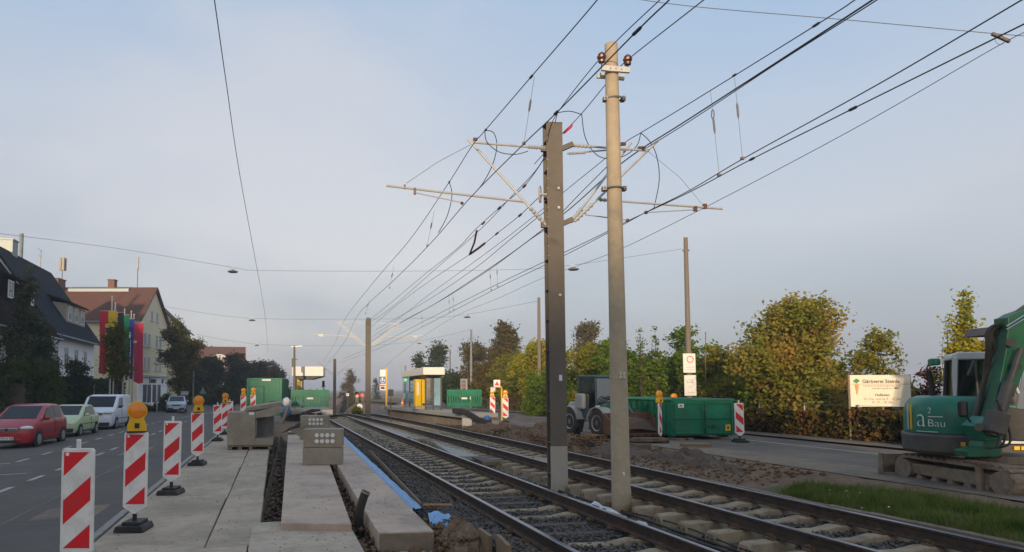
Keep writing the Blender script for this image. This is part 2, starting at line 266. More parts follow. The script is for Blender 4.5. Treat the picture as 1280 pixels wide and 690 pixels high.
# ------------------------------------------------------------------ mesh helpers
class MB:
    def __init__(s): s.v = []; s.f = []; s.m = []
    def quad(s, *p, mi=0):
        n = len(s.v); s.v += [tuple(x) for x in p]; s.f.append(tuple(range(n, n + len(p)))); s.m.append(mi); return s
    def hexa(s, P, mi=0):      # 4 bottom (ccw), 4 top
        n = len(s.v); s.v += [tuple(x) for x in P]
        for f in ((3, 2, 1, 0), (4, 5, 6, 7), (0, 1, 5, 4), (1, 2, 6, 5), (2, 3, 7, 6), (3, 0, 4, 7)): s.f.append(tuple(n + i for i in f)); s.m.append(mi)
        return s
    def box(s, c, d, rz=0, mi=0, rx=0, ry=0, taper=1.0):
        R = Euler((rx, ry, rz)).to_matrix(); P = []
        for z in (-.5, .5):
            k = taper if z > 0 else 1
            for x, y in ((-.5, -.5), (.5, -.5), (.5, .5), (-.5, .5)): P.append(R @ Vector((x * d[0] * k, y * d[1] * k, z * d[2])) + Vector(c))
        return s.hexa(P, mi)
    def bar(s, a, b, w, h=None, mi=0, up=(0, 0, 1)):
        a = Vector(a); b = Vector(b); h = h or w; d = (b - a).normalized(); u = Vector(up)
        if abs(d.dot(u)) > .98: u = Vector((0, 1, 0))
        x = d.cross(u).normalized() * w / 2; y = x.cross(d).normalized() * h / 2
        return s.hexa([a - x - y, a + x - y, a + x + y, a - x + y, b - x - y, b + x - y, b + x + y, b - x + y], mi)
    def tube(s, pts, r, n=8, mi=0, cap=True):
        pts = [Vector(p) for p in pts]; N = len(pts); rs = r if isinstance(r, (list, tuple)) else [r] * N; base = len(s.v); pr = None
        for i, p in enumerate(pts):
            d = (pts[min(i + 1, N - 1)] - pts[max(i - 1, 0)]).normalized()
            if pr is None:
                u = Vector((0, 0, 1)) if abs(d.z) < .9 else Vector((1, 0, 0)); x = d.cross(u).normalized()
            else:
                x = (pr - d * pr.dot(d)); x = x.normalized() if x.length > 1e-6 else d.orthogonal().normalized()
            pr = x; y = d.cross(x)
            for k in range(n):
                a = 2 * math.pi * k / n; s.v.append(tuple(p + (x * math.cos(a) + y * math.sin(a)) * rs[i]))
        for i in range(N - 1):
            for k in range(n):
                a, b = base + i * n + k, base + i * n + (k + 1) % n; s.f.append((a, b, b + n, a + n)); s.m.append(mi)
        if cap:
            s.f.append(tuple(base + k for k in range(n))[::-1]); s.m.append(mi)
            s.f.append(tuple(base + (N - 1) * n + k for k in range(n))); s.m.append(mi)
        return s
    def prism(s, poly, a, b, frame=None, mi=0):
        """poly: 2-d outline in (x,z); extruded along y from a to b (or frame(u,v,w) -> point)"""
        fr = frame or (lambda u, v, t: Vector((u, t, v))); n = len(s.v); k = len(poly)
        s.v += [tuple(fr(u, v, a)) for u, v in poly] + [tuple(fr(u, v, b)) for u, v in poly]
        s.f.append(tuple(range(n, n + k))); s.m.append(mi); s.f.append(tuple(range(n + 2 * k - 1, n + k - 1, -1))); s.m.append(mi)
        for i in range(k): s.f.append((n + (i + 1) % k, n + i, n + k + i, n + k + (i + 1) % k)); s.m.append(mi)
        return s
    def lathe(s, prof, c=(0, 0, 0), n=14, axis='z', mi=0):
        """prof: (r, h) pairs"""
        base = len(s.v); c = Vector(c)
        for r, h in prof:
            for k in range(n):
                a = 2 * math.pi * k / n; x, y = r * math.cos(a), r * math.sin(a)
                s.v.append(tuple(c + Vector({'z': (x, y, h), 'y': (x, h, y), 'x': (h, x, y)}[axis])))
        for i in range(len(prof) - 1):
            for k in range(n):
                a, b = base + i * n + k, base + i * n + (k + 1) % n; s.f.append((a, b, b + n, a + n)); s.m.append(mi)
        s.f.append(tuple(base + k for k in range(n))[::-1]); s.m.append(mi); s.f.append(tuple(base + (len(prof) - 1) * n + k for k in range(n))); s.m.append(mi)
        return s
    def grid(s, fn, us, vs, mi=0):
        n = len(s.v); k = len(vs)
        for u in us:
            for v in vs: s.v.append(tuple(fn(u, v)))
        for i in range(len(us) - 1):
            for j in range(k - 1): a = n + i * k + j; s.f.append((a, a + k, a + k + 1, a + 1)); s.m.append(mi)
        return s
    def ball(s, c, r, n=10, m=6, mi=0):
        rr = r if isinstance(r, (tuple, list)) else (r, r, r); base = len(s.v)
        for i in range(m + 1):
            t = math.pi * i / m
            for k in range(n):
                a = 2 * math.pi * k / n; s.v.append((c[0] + rr[0] * math.sin(t) * math.cos(a), c[1] + rr[1] * math.sin(t) * math.sin(a), c[2] + rr[2] * math.cos(t)))
        for i in range(m):
            for k in range(n): a, b = base + i * n + k, base + i * n + (k + 1) % n; s.f.append((a, a + n, b + n, b)); s.m.append(mi)
        return s
    def mesh(s, name, mats, smooth=False):
        me = bpy.data.meshes.new(name); me.from_pydata(s.v, [], s.f)
        for m in (mats if isinstance(mats, (list, tuple)) else [mats]): me.materials.append(M[m] if isinstance(m, str) else m)
        if len(me.materials) > 1: me.polygons.foreach_set('material_index', s.m)
        if smooth: me.polygons.foreach_set('use_smooth', [True] * len(me.polygons))
        me.update(); return me
    def build(s, name, mats, parent=None, smooth=False, loc=None, rz=0, bevel=0, fix=True):
        me = s.mesh(name, mats, smooth)
        if fix:
            import bmesh
            b = bmesh.new(); b.from_mesh(me); bmesh.ops.recalc_face_normals(b, faces=b.faces); b.to_mesh(me); b.free()
        o = link(name, me, parent, loc, rz)
        if bevel:
            bv = o.modifiers.new('bevel', 'BEVEL'); bv.width = bevel; bv.segments = 2; bv.limit_method = 'ANGLE'
        if smooth == 'auto':
            pass
        return o
def link(name, me, parent=None, loc=None, rz=0):
    o = bpy.data.objects.new(name, me); col.objects.link(o)
    if parent: o.parent = parent
    if loc is not None: o.location = loc
    if rz: o.rotation_euler = (0, 0, rz)
    return o
def tag(o, label=None, cat=None, group=None, kind=None):
    if label: o['label'] = label
    if cat: o['category'] = cat
    if group: o['group'] = group
    if kind: o['kind'] = kind
    return o
def thing(name, label, cat, loc=(0, 0, 0), rz=0, group=None):
    o = bpy.data.objects.new(name, None); col.objects.link(o); o.location = loc; o.rotation_euler = (0, 0, rz); o.empty_display_size = .3
    return tag(o, label, cat, group)
KIDS = {}
def kids(o): return [c for c in bpy.data.objects if c.parent is o]
def dup(root, loc, rz, label=None, group=None, skip=()):
    r = root.copy(); col.objects.link(r); r.location = loc; r.rotation_euler = (0, 0, rz)
    if label: r['label'] = label
    if group: r['group'] = group
    def rec(src, dst):
        for ch in kids(src):
            if ch.name.split('.')[0] in skip: continue
            c = ch.copy(); col.objects.link(c); c.parent = dst; rec(ch, c)
    rec(root, r); return r
def smooth_path(P, n=8):
    P = [Vector(p) for p in P]; o = []
    for i in range(len(P) - 1):
        a, b, c, d = P[max(i - 1, 0)], P[i], P[i + 1], P[min(i + 2, len(P) - 1)]
        for k in range(n):
            t = k / n; o.append(.5 * ((2 * b) + (c - a) * t + (2 * a - 5 * b + 4 * c - d) * t * t + (3 * b - a - 3 * c + d) * t ** 3))
    return o + [P[-1]]
def text(name, s, size, loc, rot, m, parent, align='LEFT', depth=.002, bold=0, sx=1):
    c = bpy.data.curves.new(name, 'FONT'); c.body = s; c.size = size; c.extrude = depth; c.align_x = align; c.align_y = 'CENTER'; c.offset = bold
    c.resolution_u = 3
    t = bpy.data.objects.new(name, c); col.objects.link(t); dg = bpy.context.evaluated_depsgraph_get()
    me = bpy.data.meshes.new_from_object(t.evaluated_get(dg)); bpy.data.objects.remove(t); me.materials.clear(); me.materials.append(M[m])
    o = link(name, me, parent, loc); o.rotation_euler = rot; o.scale = (sx, 1, 1); return o
def stones(name, pts, size, m, parent=None, flat=.75, seed=0):
    """many small broken stones as one mesh: 6-point rough blocks"""
    r = np.random.default_rng(seed); P = np.asarray(pts, float); n = len(P)
    b = np.array([[1, 0, 0], [-1, 0, 0], [0, 1, 0], [0, -1, 0], [0, 0, 1], [0, 0, -1]], float)
    F = np.array([[0, 2, 4], [2, 1, 4], [1, 3, 4], [3, 0, 4], [2, 0, 5], [1, 2, 5], [3, 1, 5], [0, 3, 5]])
    sz = (size * (.55 + .9 * r.random((n, 1, 1))))
    V = b[None] * (.6 + .7 * r.random((n, 6, 1))) + .35 * (r.random((n, 6, 3)) - .5)
    q = r.normal(size=(n, 4)); q /= np.linalg.norm(q, axis=1)[:, None]; w_, x, y, z = q.T
    R = np.stack([1 - 2 * (y * y + z * z), 2 * (x * y - z * w_), 2 * (x * z + y * w_), 2 * (x * y + z * w_), 1 - 2 * (x * x + z * z), 2 * (y * z - x * w_), 2 * (x * z - y * w_), 2 * (y * z + x * w_), 1 - 2 * (x * x + y * y)], 1).reshape(n, 3, 3)
    V = np.einsum('nij,nkj->nki', R, V) * sz; V[:, :, 2] *= flat
    V += P[:, None, :]
    return soup(name, V.reshape(-1, 3), (F[None] + 6 * np.arange(n)[:, None, None]).reshape(-1, 3), m, parent)
def soup(name, V, F, m, parent=None, smooth=False):
    me = bpy.data.meshes.new(name); nv, nf, k = len(V), len(F), F.shape[1]
    me.vertices.add(nv); me.vertices.foreach_set('co', np.ascontiguousarray(V, dtype=np.float32).ravel())
    me.loops.add(nf * k); me.loops.foreach_set('vertex_index', np.ascontiguousarray(F, dtype=np.int32).ravel())
    me.polygons.add(nf); me.polygons.foreach_set('loop_start', np.arange(nf, dtype=np.int32) * k)
    me.materials.append(M[m]); me.update(calc_edges=True); me.validate()
    return link(name, me, parent)
def leaves(name, C, size, m, parent, spread=1.0, seed=0, up=.3, long=1.3):
    """C: leaf centres; every leaf a small bent quad of its own"""
    r = np.random.default_rng(seed); n = len(C); C = np.asarray(C, float)
    d = r.normal(size=(n, 3)); d[:, 2] *= .7; d /= np.linalg.norm(d, axis=1)[:, None]
    nn = r.normal(size=(n, 3)); nn[:, 2] += up; nn -= d * (nn * d).sum(1)[:, None]; nn /= np.linalg.norm(nn, axis=1)[:, None]
    s = np.cross(d, nn); k = size * (.6 + .8 * r.random((n, 1)))
    a = C - d * k * long * .5; b = C + s * k * .42 + nn * k * .08; c = C + d * k * long * .5; e = C - s * k * .42 + nn * k * .08
    V = np.stack([a, b, c, e], 1).reshape(-1, 3); F = np.arange(4 * n).reshape(n, 4)
    return soup(name, V, F, m, parent)
# ------------------------------------------------------------------ ground
def base_h(l, s):
    if l < -2.05: z = roadz(l)
    elif l < .1: z = -.115
    elif l < 2.2: z = -.25
    elif l < 9: z = -.30
    else: z = -.30 + .2 * sstep(9, 11, l)
    return z
LSTEPS = [-900, -400, -200, -120, -70, -45, -30, -22, -16, -12, -9.5, -8, -6, -4, -2.1, -2, 0, .1, .4, 2.1, 2.3, 3, 4, 5, 6, 7, 8, 9, 9.5, 10, 10.5, 11, 12, 14, 17, 20, 24, 30, 45, 70, 120, 200, 400, 900]
SSTEPS = list(range(-60, 48, 6)) + list(range(47, 150, 4)) + [160, 180, 210, 260, 330, 430, 600, 900, 1500]
g = MB(); g.grid(lambda l, s: S(l, s, base_h(l, s) - .10 - (.35 if -.15 < l < .45 and s < 40 else 0) - drop(l, s)), LSTEPS, SSTEPS)
tag(g.build('ground', 'dirt', smooth=False), kind='structure')
def sheet(name, m, l0, l1, s0, s1, zf, ds=2.0, nl=4, kind='structure', parent=None):
    b = MB(); n = max(1, int((s1 - s0) / ds))
    b.grid(lambda s, l: S(l, s, zf(l) - drop(l, s)), [s0 + (s1 - s0) * i / n for i in range(n + 1)], [l0 + (l1 - l0) * i / nl for i in range(nl + 1)])
    o = b.build(name, m, parent)
    if kind: tag(o, kind=kind)
    return o
road = sheet('road', 'asphalt', -11.8, -2.05, -12, 150, roadz, nl=8)
mk = MB()
def strip(l0, l1, s0, s1, zf, dz=.004):
    n = max(1, int((s1 - s0) / 3)); mk.grid(lambda s, l: S(l, s, zf(l) + dz - drop(l, s)), [s0 + (s1 - s0) * i / n for i in range(n + 1)], [l0, l1])
strip(-2.19, -2.08, -5, 60, roadz); tag(mk.build('road_edge_line', 'edge_paint'), kind='structure'); mk = MB()
for k in range(40):
    strip(-5.10, -4.98, 4 + k * 2.05, 5.0 + k * 2.05, roadz)
    strip(-6.96, -6.84, 5 + k * 2.35, 6.05 + k * 2.35, roadz)
tag(mk.build('road_markings', 'road_paint'), kind='structure')
mk = MB(); strip(-9.2, -6.95, 23.4, 23.55, roadz); strip(-6.95, -5.6, 20.1, 20.22, roadz)
tag(mk.build('road_cross_markings', 'road_paint'), kind='structure')
mk = MB(); strip(-3.7, -3.66, 5, 22, roadz, .003); strip(-6.5, -5.7, 18.1, 18.5, roadz, .003); strip(-3.4, -2.5, 12.5, 13.6, roadz, .002); strip(-4.4, -3.75, 24, 27, roadz, .002)
tag(mk.build('asphalt_repairs', 'asphalt_dusty'), kind='structure')
sheet('far_pavement', 'paving', -15.5, -11.8, -10, 150, lambda l: -.33, nl=1)
kb = MB()
for k in range(60): p = S(-11.8, 20 + k, -.40); kb.box(p, (.14, .985, .30), rz=TH)
tag(kb.build('far_kerb', 'kerb'), kind='structure')
tag(sheet('front_lawn', 'grass_soil', -40, -15.5, 20, 160, lambda l: -.36, kind=None), kind='structure')
# pavement of concrete slabs, each slab its own piece
pv = thing('pavement', None, None); pv['kind'] = 'structure'; del_keys = [k for k in ('label', 'category') if k in pv]
def slab(l0, l1, s0, s1, zt, th, m, parent, name='paving_slab', j=.012, bev=.012, taper=None):
    b = MB(); jj = j * .5
    la0, la1 = (l0, l1) if taper is None else taper
    P = [(l0 + jj, s0 + jj), (l1 - jj, s0 + jj), (la1 - jj, s1 - jj), (la0 + jj, s1 - jj)]
    b.hexa([S(l, s, zt - th) for l, s in P] + [S(l, s, zt) for l, s in P]); return b.build(name, m, parent, bevel=bev)
ss = [3, 8.4, 13.6, 18.9, 24.1, 29.4, 34.8, 40, 46]
for i in range(len(ss) - 1):
    dz = random.uniform(-.004, .004); off = random.uniform(-.2, .2)
    slab(-2.05, -.72 + .02 * i, ss[i] + off * 0, ss[i + 1], -.115 + dz, .25, 'paving', pv)
    if ss[i] < 7: slab(-.72, -.2, ss[i], ss[i + 1] + 1.1, -.113 + dz, .25, 'paving', pv)
    else: slab(-.72 + .02 * i, -.1 + .015 * i, ss[i] + (1.1 if i == 1 else 0), ss[i + 1], -.113 + dz, .25, 'paving', pv, taper=(-.70 + .02 * i, -.08 + .02 * i))
slab(-.2, 1.13, 6.2, 10.9, -.098, .25, 'paving_pale', pv, j=.02)
slab(1.2, 2.05, 5.2, 9.1, -.24, .2, 'paving_pale', pv)
# new platform foundation slabs
fs = thing('foundation_slab', 'pale concrete foundation slab with a straight edge beside the open trench', 'slab', S(0, 0, 0), 0, 'fresh foundation slabs')
b = MB(); P = [(.27, 10.75), (1.17, 10.35), (1.62, 22.4), (.80, 33)]; b.hexa([S(l, s, -.22) for l, s in P] + [S(l, s, .0) for l, s in P]); b.build('slab_top', 'slab_concrete', fs, bevel=.01)
fs2 = thing('foundation_slab', 'long concrete foundation slab between the narrow groove and the blue foil', 'slab', S(0, 0, 0), 0, 'fresh foundation slabs')
b = MB(); P = [(1.43, 9.7), (2.12, 9.55), (2.60, 29), (1.88, 29)]; b.hexa([S(l, s, -.24) for l, s in P] + [S(l, s, .0) for l, s in P]); b.build('slab_top', 'slab_concrete', fs2, bevel=.01)
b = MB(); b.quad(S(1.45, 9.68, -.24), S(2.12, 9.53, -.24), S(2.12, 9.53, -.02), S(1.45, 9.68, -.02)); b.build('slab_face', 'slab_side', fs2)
# trench, mud and rubble
def scatter(l0, l1, s0, s1, n, zf, pw=1.0, seed=1):
    r = np.random.default_rng(seed); l = l0 + (l1 - l0) * r.random(n); s = s0 + (s1 - s0) * r.random(n) ** pw
    z = np.array([zf(a, c) for a, c in zip(l, s)]); return np.array([tuple(S(a, c, e)) for a, c, e in zip(l, s, z)])
tb = MB(); us = [8.8 + .35 * i for i in range(70)]; vv = [-.16 + .085 * i for i in range(7)]
def trench_z(l, s):
    t = abs((l - .02 * (s - 10) - .08) / .2); return -.52 + .22 * min(1.2, t) ** 2 + random.uniform(-.05, .05)
tb.grid(lambda s, l: S(l + .025 * (s - 10), s, trench_z(l + .02 * (s - 10), s)), us, vv)
tag(tb.build('trench', 'dark_dirt', fix=False), kind='structure')
tag(stones('trench_rubble', scatter(-.1, .28, 11, 33, 1500, lambda l, s: -.40 + random.uniform(-.05, .12)) + np.array([[0, 0, 0]]), .05, 'dark_dirt', seed=3), kind='stuff')
rb = np.concatenate([scatter(.3, 1.2, 10.7, 11.1, 260, lambda l, s: -.12 + random.uniform(-.03, .09), seed=5), scatter(1.1, 1.5, 9.5, 24, 500, lambda l, s: -.2 + random.uniform(-.05, .05), seed=6), scatter(2.05, 2.7, 8.7, 10.2, 700, lambda l, s: -.22 + random.uniform(0, .16), seed=7), scatter(1.1, 2.6, 7.4, 9.6, 500, lambda l, s: -.235 + random.uniform(-.02, .03), seed=8)])
tag(stones('rubble', rb, .038, 'dirt', seed=8), kind='stuff')
clod = MB()
mb = MB()
us = [i / 16 for i in range(17)]; vs_ = [j / 12 for j in range(13)]
def heap(lc, sc, rl, rs, h, z0, seed, name, m, lab=None, cat=None, n=26, rough=.12):
    r = random.Random(seed); ph = [(r.uniform(1.5, 5), r.uniform(0, 6.3), r.uniform(.4, 1)) for _ in range(8)]
    b = MB()
    def fn(u, v):
        x, y = u * 2 - 1, v * 2 - 1; d = math.sqrt(x * x + y * y); z = max(0, 1 - d * d) ** 1.1
        f = sum(a * math.sin(k * (x * math.cos(p) + y * math.sin(p)) * 3 + p) for k, p, a in ph) / 8
        return S(lc + x * rl, sc + y * rs, z0 + h * (z * (1 + .8 * f)) + (r.uniform(-rough, rough) * h if z > .02 else -.1))
    b.grid(fn, [i / n for i in range(n + 1)], [i / n for i in range(n + 1)]); o = b.build(name, m, fix=False, smooth=False)
    if lab: tag(o, lab, cat)
    return o
heap(2.42, 9.15, .42, .75, .26, -.26, 4, 'soil_heap', 'dirt', 'crumbly brown clump of earth at the corner of the slab and ballast', 'soil')
# grit spilled over slabs and pavement
g_ = np.concatenate([scatter(-2.0, -.2, 6, 24, 170, lambda l, s: -.108, seed=41), scatter(.35, 1.1, 10.8, 22, 110, lambda l, s: .003, seed=42), scatter(1.5, 2.1, 9.9, 22, 130, lambda l, s: .003, seed=43), scatter(-.1, 1.1, 7, 10.8, 120, lambda l, s: -.095, seed=44)])
tag(stones('grit', g_, .009, 'dirt', seed=44), kind='stuff')
# ballast
tag(sheet('ballast_bed', 'ballast_bed', 2.68, 9.2, 3, 75, lambda l: -.285 - (.075 if 5.0 < l < 5.85 else 0) + (.09 if l < 3.1 else 0), ds=1, nl=28), kind='structure')
tag(sheet('ballast_shoulder', 'ballast_bed', 2.2, 2.685, 10, 75, lambda l: -.198, ds=1, nl=1), kind='structure')
tag(sheet('bare_soil', 'dirt', 1.9, 2.7, 4, 10.4, lambda l: -.262, ds=.5, nl=2), kind='structure')
def bz(l, s):
    z = -.245 + random.uniform(-.035, .02) + (.0 if 3.4 < l < 4.75 else (.085 if 6.3 < l < 8.15 else 0))
    if 5.0 < l < 5.85: z -= .075
    if l > 8.2: z -= .02
    if l < 3.15: z += .085
    return z
pts = [scatter(2.7, 8.9, 5.5, 13, 26000, bz, seed=11), scatter(2.25, 2.75, 10.1, 13, 1100, bz, seed=17), scatter(2.5, 3.2, 6, 16, 2600, bz, seed=18)[lambda a: slice(None)] if 0 else scatter(2.72, 3.2, 6, 16, 2200, bz, seed=18), scatter(2.25, 9.2, 13, 22, 17000, bz, seed=12)]
tag(stones('ballast', np.concatenate(pts), .028, 'stone', seed=12), kind='stuff')
pts = [scatter(2.3, 9.2, 22, 36, 9000, bz, seed=13)]
tag(stones('far_ballast', np.concatenate(pts), .055, 'stone', seed=13), kind='stuff')
tag(stones('pale_ballast', np.concatenate([scatter(2.3, 3.1, 7, 16, 160, lambda l, s: -.235, seed=14), scatter(7.8, 9.0, 7, 16, 420, lambda l, s: -.235, seed=15), scatter(5.0, 8.3, 12, 20, 500, lambda l, s: -.235, seed=16)]), .045, 'stone_pale', seed=15), kind='stuff')
# ------------------------------------------------------------------ tracks
RAILP = [(-.075, -.17), (.075, -.17), (.075, -.155), (.012, -.135), (.012, -.045), (.036, -.035), (.036, -.006), (.026, 0), (-.026, 0), (-.036, -.006), (-.036, -.035), (-.012, -.045), (-.012, -.135), (-.075, -.155)]
KL = (S(1, 20) - S(0, 20)).dot(Vector((CT, ST, 0)))
def track(lc, z0, hg, shift, label, z_s):
    t = thing('railway_track', label, 'track', S(lc, 0, z0), TH, 'tram tracks'); hg *= KL
    for sg in (-1, 1):
        b = MB(); path = [3.0 + 1.0 * i for i in range(100)]; n = len(RAILP)
        for s in path:
            for u, v in RAILP: b.v.append((sg * hg + shift(s) + u, s, v - drop(lc, s * 1.055)))
        for i in range(len(path) - 1):
            for k in range(n):
                a, c = i * n + k, i * n + (k + 1) % n; b.f.append((a, c, c + n, a + n)); b.m.append(1 if k in (6, 7, 8) else 0)
        b.build('rail', ['rail_steel', 'rail_head'], t)
    # sleeper: one-piece concrete, waisted in the middle
    def sl_mesh():
        b = MB(); xs = [-1.30, -1.27, -.98, -.55, -.30, .30, .55, .98, 1.27, 1.30]; hs = [.13, .16, .175, .185, .14, .14, .185, .175, .16, .13]; ring = []
        for x, h in zip(xs, hs):
            n = len(b.v); wt = .095; wb = .14
            b.v += [(x, -wb, -.06), (x, -wt, h - .02), (x, -wt + .03, h), (x, wt - .03, h), (x, wt, h - .02), (x, wb, -.06)]; ring.append(n)
        for i in range(len(xs) - 1):
            for k in range(5): b.f.append((ring[i] + k, ring[i] + k + 1, ring[i + 1] + k + 1, ring[i + 1] + k)); b.m.append(0)
        b.f.append(tuple(ring[0] + k for k in range(6))); b.m.append(0); b.f.append(tuple(ring[-1] + k for k in range(6))[::-1]); b.m.append(0)
        for x in (-1.301, 1.301):
            for y in (-.05, .05): b.lathe([(.016, -.003), (.016, .003)], (x, y, .07), 8, 'x', mi=1)
        return b.mesh('sleeper', ['sleeper', 'hole'])
    def clip_mesh():
        b = MB()
        for sg in (0,):
            for d in (-1, 1):
                x = d * .10
                b.box((x, 0, .195), (.09, .13, .025)); b.tube([(x - d * .03, -.05, .215), (x + d * .03, -.02, .235), (x - d * .02, .0, .24), (x + d * .03, .03, .235), (x - d * .03, .06, .215)], .011, 5); b.lathe([(.018, .2), (.018, .25)], (x, 0, 0), 6)
        for d in (-1, 1): b.box((d * .06, 0, .181), (.10, .13, .012))
        b.box((0, 0, .178), (.02, .13, .006)); return b.mesh('rail_clip', 'clip')
    def steel_mesh():
        b = MB(); P = [(-.13, -.02), (-.09, .14), (.09, .14), (.13, -.02)]
        b.prism(P, -1.2, 1.2, frame=lambda u, v, w_: Vector((w_, u, v))); return b.mesh('steel_sleeper', 'sleeper_steel')
    sm, cm, st = sl_mesh(), clip_mesh(), steel_mesh(); s = 5.2; i = 0
    while s < 62:
        isst = lc < 5 and i in (6, 7, 10, 11)
        if lc > 5 and abs(s - 12.4) < .0: s += .3
        o = link('sleeper', st if isst else sm, t, (shift(s), s, -.365 - drop(lc, s * 1.055)), random.uniform(-.012, .012))
        if s < 26:
            for sg in (-1, 1): link('rail_clip', cm, o, (sg * hg, 0, 0))
        s += .64; i += 1
    return t
track(LT, 0, .745, lambda s: 0, 'tram track nearer the new slabs and blue foil, with four dark steel sleepers', 0)
track(RT, .11, .785, rt_shift, 'tram track beside the soil heap with sleeper ends standing out of the ballast', 0)
# timber trackside boards and blue foil
def board(a, b_, w_, h, m, lab, name='formwork_board', cat='board', grp=None):
    mb = MB(); mb.bar(a, b_, w_, h); o = mb.build(name, m, bevel=.006); return tag(o, lab, cat, grp)
tb = MB()
tb.prism([(0, -.26), (.05, -.26), (.05, .05), (0, .05)], 0, .62, frame=lambda u, v, w_: S(2.60 + u + .10 * w_, 7.7 + w_, v))
tag(tb.build('edge_board', 'timber', bevel=.005), 'short upright wooden board holding back the ballast, nearest to the viewer', 'board', 'boards holding back the ballast')
tb = MB(); tb.prism([(0, -.26), (.05, -.26), (.05, .03), (0, .03)], 0, .5, frame=lambda u, v, w_: S(2.58 + u + .02 * w_, 8.36 + w_, v))
tag(tb.build('edge_board', 'timber', bevel=.005), 'short upright wooden board holding back the ballast, next to the earth clump', 'board', 'boards holding back the ballast')
fo = thing('blue_foil', 'crinkled light blue foil strip between the concrete slab and the ballast', 'foil', S(0, 0, 0))
fb = MB(); r_ = random.Random(3)
us = [11.3 + .3 * i for i in range(60)]
fb.grid(lambda s, k: S(2.13 + .0245 * (s - 9.6) + [.0, .03, .05, .16, .17][k] + r_.uniform(-.008, .008), s, [-.03, .015, -.01, -.005, -.08][k] + r_.uniform(-.006, .006)), us, range(5)); fb.build('foil_strip', 'blue_foil', fo, smooth=True)
fb = MB(); fb.grid(lambda u, v: S(2.27 + .34 * u + .06 * v + r_.uniform(-.02, .02), 10.35 + .62 * v + r_.uniform(-.03, .03), -.0 - .16 * (1 - v) ** 3 + .022 * math.sin(9 * u + 4 * v) - .05 * u), [i / 8 for i in range(9)], [i / 6 for i in range(7)]); fb.build('foil_flap', 'blue_foil', fo, smooth=True)
board(S(2.33, 11.3, -.03), S(2.78, 20.5, -.03), .03, .09, 'timber', 'thin weathered plank lying along the ballast beside the blue foil', 'plank')
board(S(2.36, 11.2, -.03), S(2.80, 11.05, -.03), .05, .03, 'timber_orange', 'short orange batten closing the ballast beside the blue foil', 'batten')
# ------------------------------------------------------------------ tram line poles and wires
PX = at(697, 613, 13.9)                       # near steel pole
near_pole = thing('catenary_pole', 'dark steel H-section pole with pale foot, standing nearest between the tracks', 'pole', (PX.x, 13.9, -.40), TH * .35, 'steel tram poles')
def loc_in(o, p): return o.matrix_basis.inverted() @ Vector(p)
def hpole(o, ztop, w_, dep, foot, detail=True):
    z0 = 0; h = ztop - o.location.z; ft = .012
    b = MB()
    if foot: b.box((0, -dep / 2, foot + (h - foot) / 2), (w_, .02, h - foot))
    else: b.box((0, -dep / 2, h / 2), (w_, .02, h))
    b.box((0, dep / 2, h / 2), (w_, .02, h)); b.box((0, 0, h / 2 - .02), (.02, dep - .022, h - .04)); b.box((0, 0, h + .012), (w_ + .01, dep + .03, .022))
    b.build('mast', 'dark_steel', o)
    b = MB(); z = .5
    while z < h - .1:
        for sg in (-1, 1): b.box((sg * (w_ / 4 + .005), 0, z), (w_ / 2 - .012, dep - .024, .012))
        z += .62
    b.build('stiffener_plates', 'dark_steel', o)
    if foot:
        b = MB(); b.box((0, -dep / 2 - .003, foot / 2), (w_ + .004, .03, foot)); b.build('pale_foot', 'pale_footing', o)
hpole(near_pole, at(690, 157, 13.9).z, .335, .26, 1.05)
b = MB(); b.box((.05, -.15, 3.0 - .58), (.06, .012, .12)); b.build('number_plate', 'sign_white', near_pole)
b = MB()
for k in range(11): b.ball((-.16, -.15, 5.0 + .2 * k - .1), (.014, .012, .014), 6, 4)
for z in (4.1, 5.9, 6.3): b.box((.06, -.16, z), (.05, .03, .05))
b.build('bolts', 'galv', near_pole)
lp = loc_in(near_pole, at(675, 243, 13.8)); b = MB()
for rr, r in ((.13, .018), (.06, .014)): b.tube([lp + Vector((.045 * math.cos(a) * rr / .13, rr * .6 * math.cos(a), rr * 1.25 * math.sin(a))) for a in [i * math.pi / 10 for i in range(21)]], r, 6)
for a in (.3, 1.9, 3.5, 5): b.tube([lp, lp + Vector((.04 * math.cos(a), .075 * math.cos(a), .16 * math.sin(a)))], .012, 5)
b.tube([lp, lp + Vector((.14, 0, 0))], .03, 8); b.build('tension_wheel', 'galv', near_pole)
D0 = 13.9
def ribbed(mb, a, b_, n=5, r=.035, mi=0):
    a, b_ = Vector(a), Vector(b_)
    for i in range(n):
        p = a.lerp(b_, (i + .5) / n); q = a.lerp(b_, (i + .9) / n); mb.tube([a.lerp(b_, i / n), p, q], [r * .6, r, r * .6], 8, mi)
def px_tube(o, name, pts, r, m, d=D0, ins=None, n=8):
    P = [loc_in(o, at(x, y, dd if len(q) else d)) for (x, y, *q) in pts for dd in [q[0] if q else d]]
    b = MB(); b.tube(P, r, n)
    if ins: ribbed(b, P[0].lerp(P[-1], ins[0]), P[0].lerp(P[-1], ins[1]), ins[2], r * 1.9)
    return b.build(name, m, o)
cl = thing('cantilever', 'bright tubular cantilever reaching over the track of the blue foil, on the nearest steel pole', 'cantilever', (0, 0, 0), 0, 'cantilevers on steel poles')
px_tube(cl, 'top_tube', [(681, 185), (590.5, 178)], .024, 'galv', D0 - .12, (.02, .24, 6))
px_tube(cl, 'strut', [(682, 281), (584.8, 173.5)], .026, 'galv', D0 - .12, (.02, .2, 5))
px_tube(cl, 'lower_arm', [(654, 252), (483, 232)], .025, 'galv', D0 - .12)
px_tube(cl, 'steady_arm', [(520, 241), (577, 253)], .013, 'galv', D0 - .3)
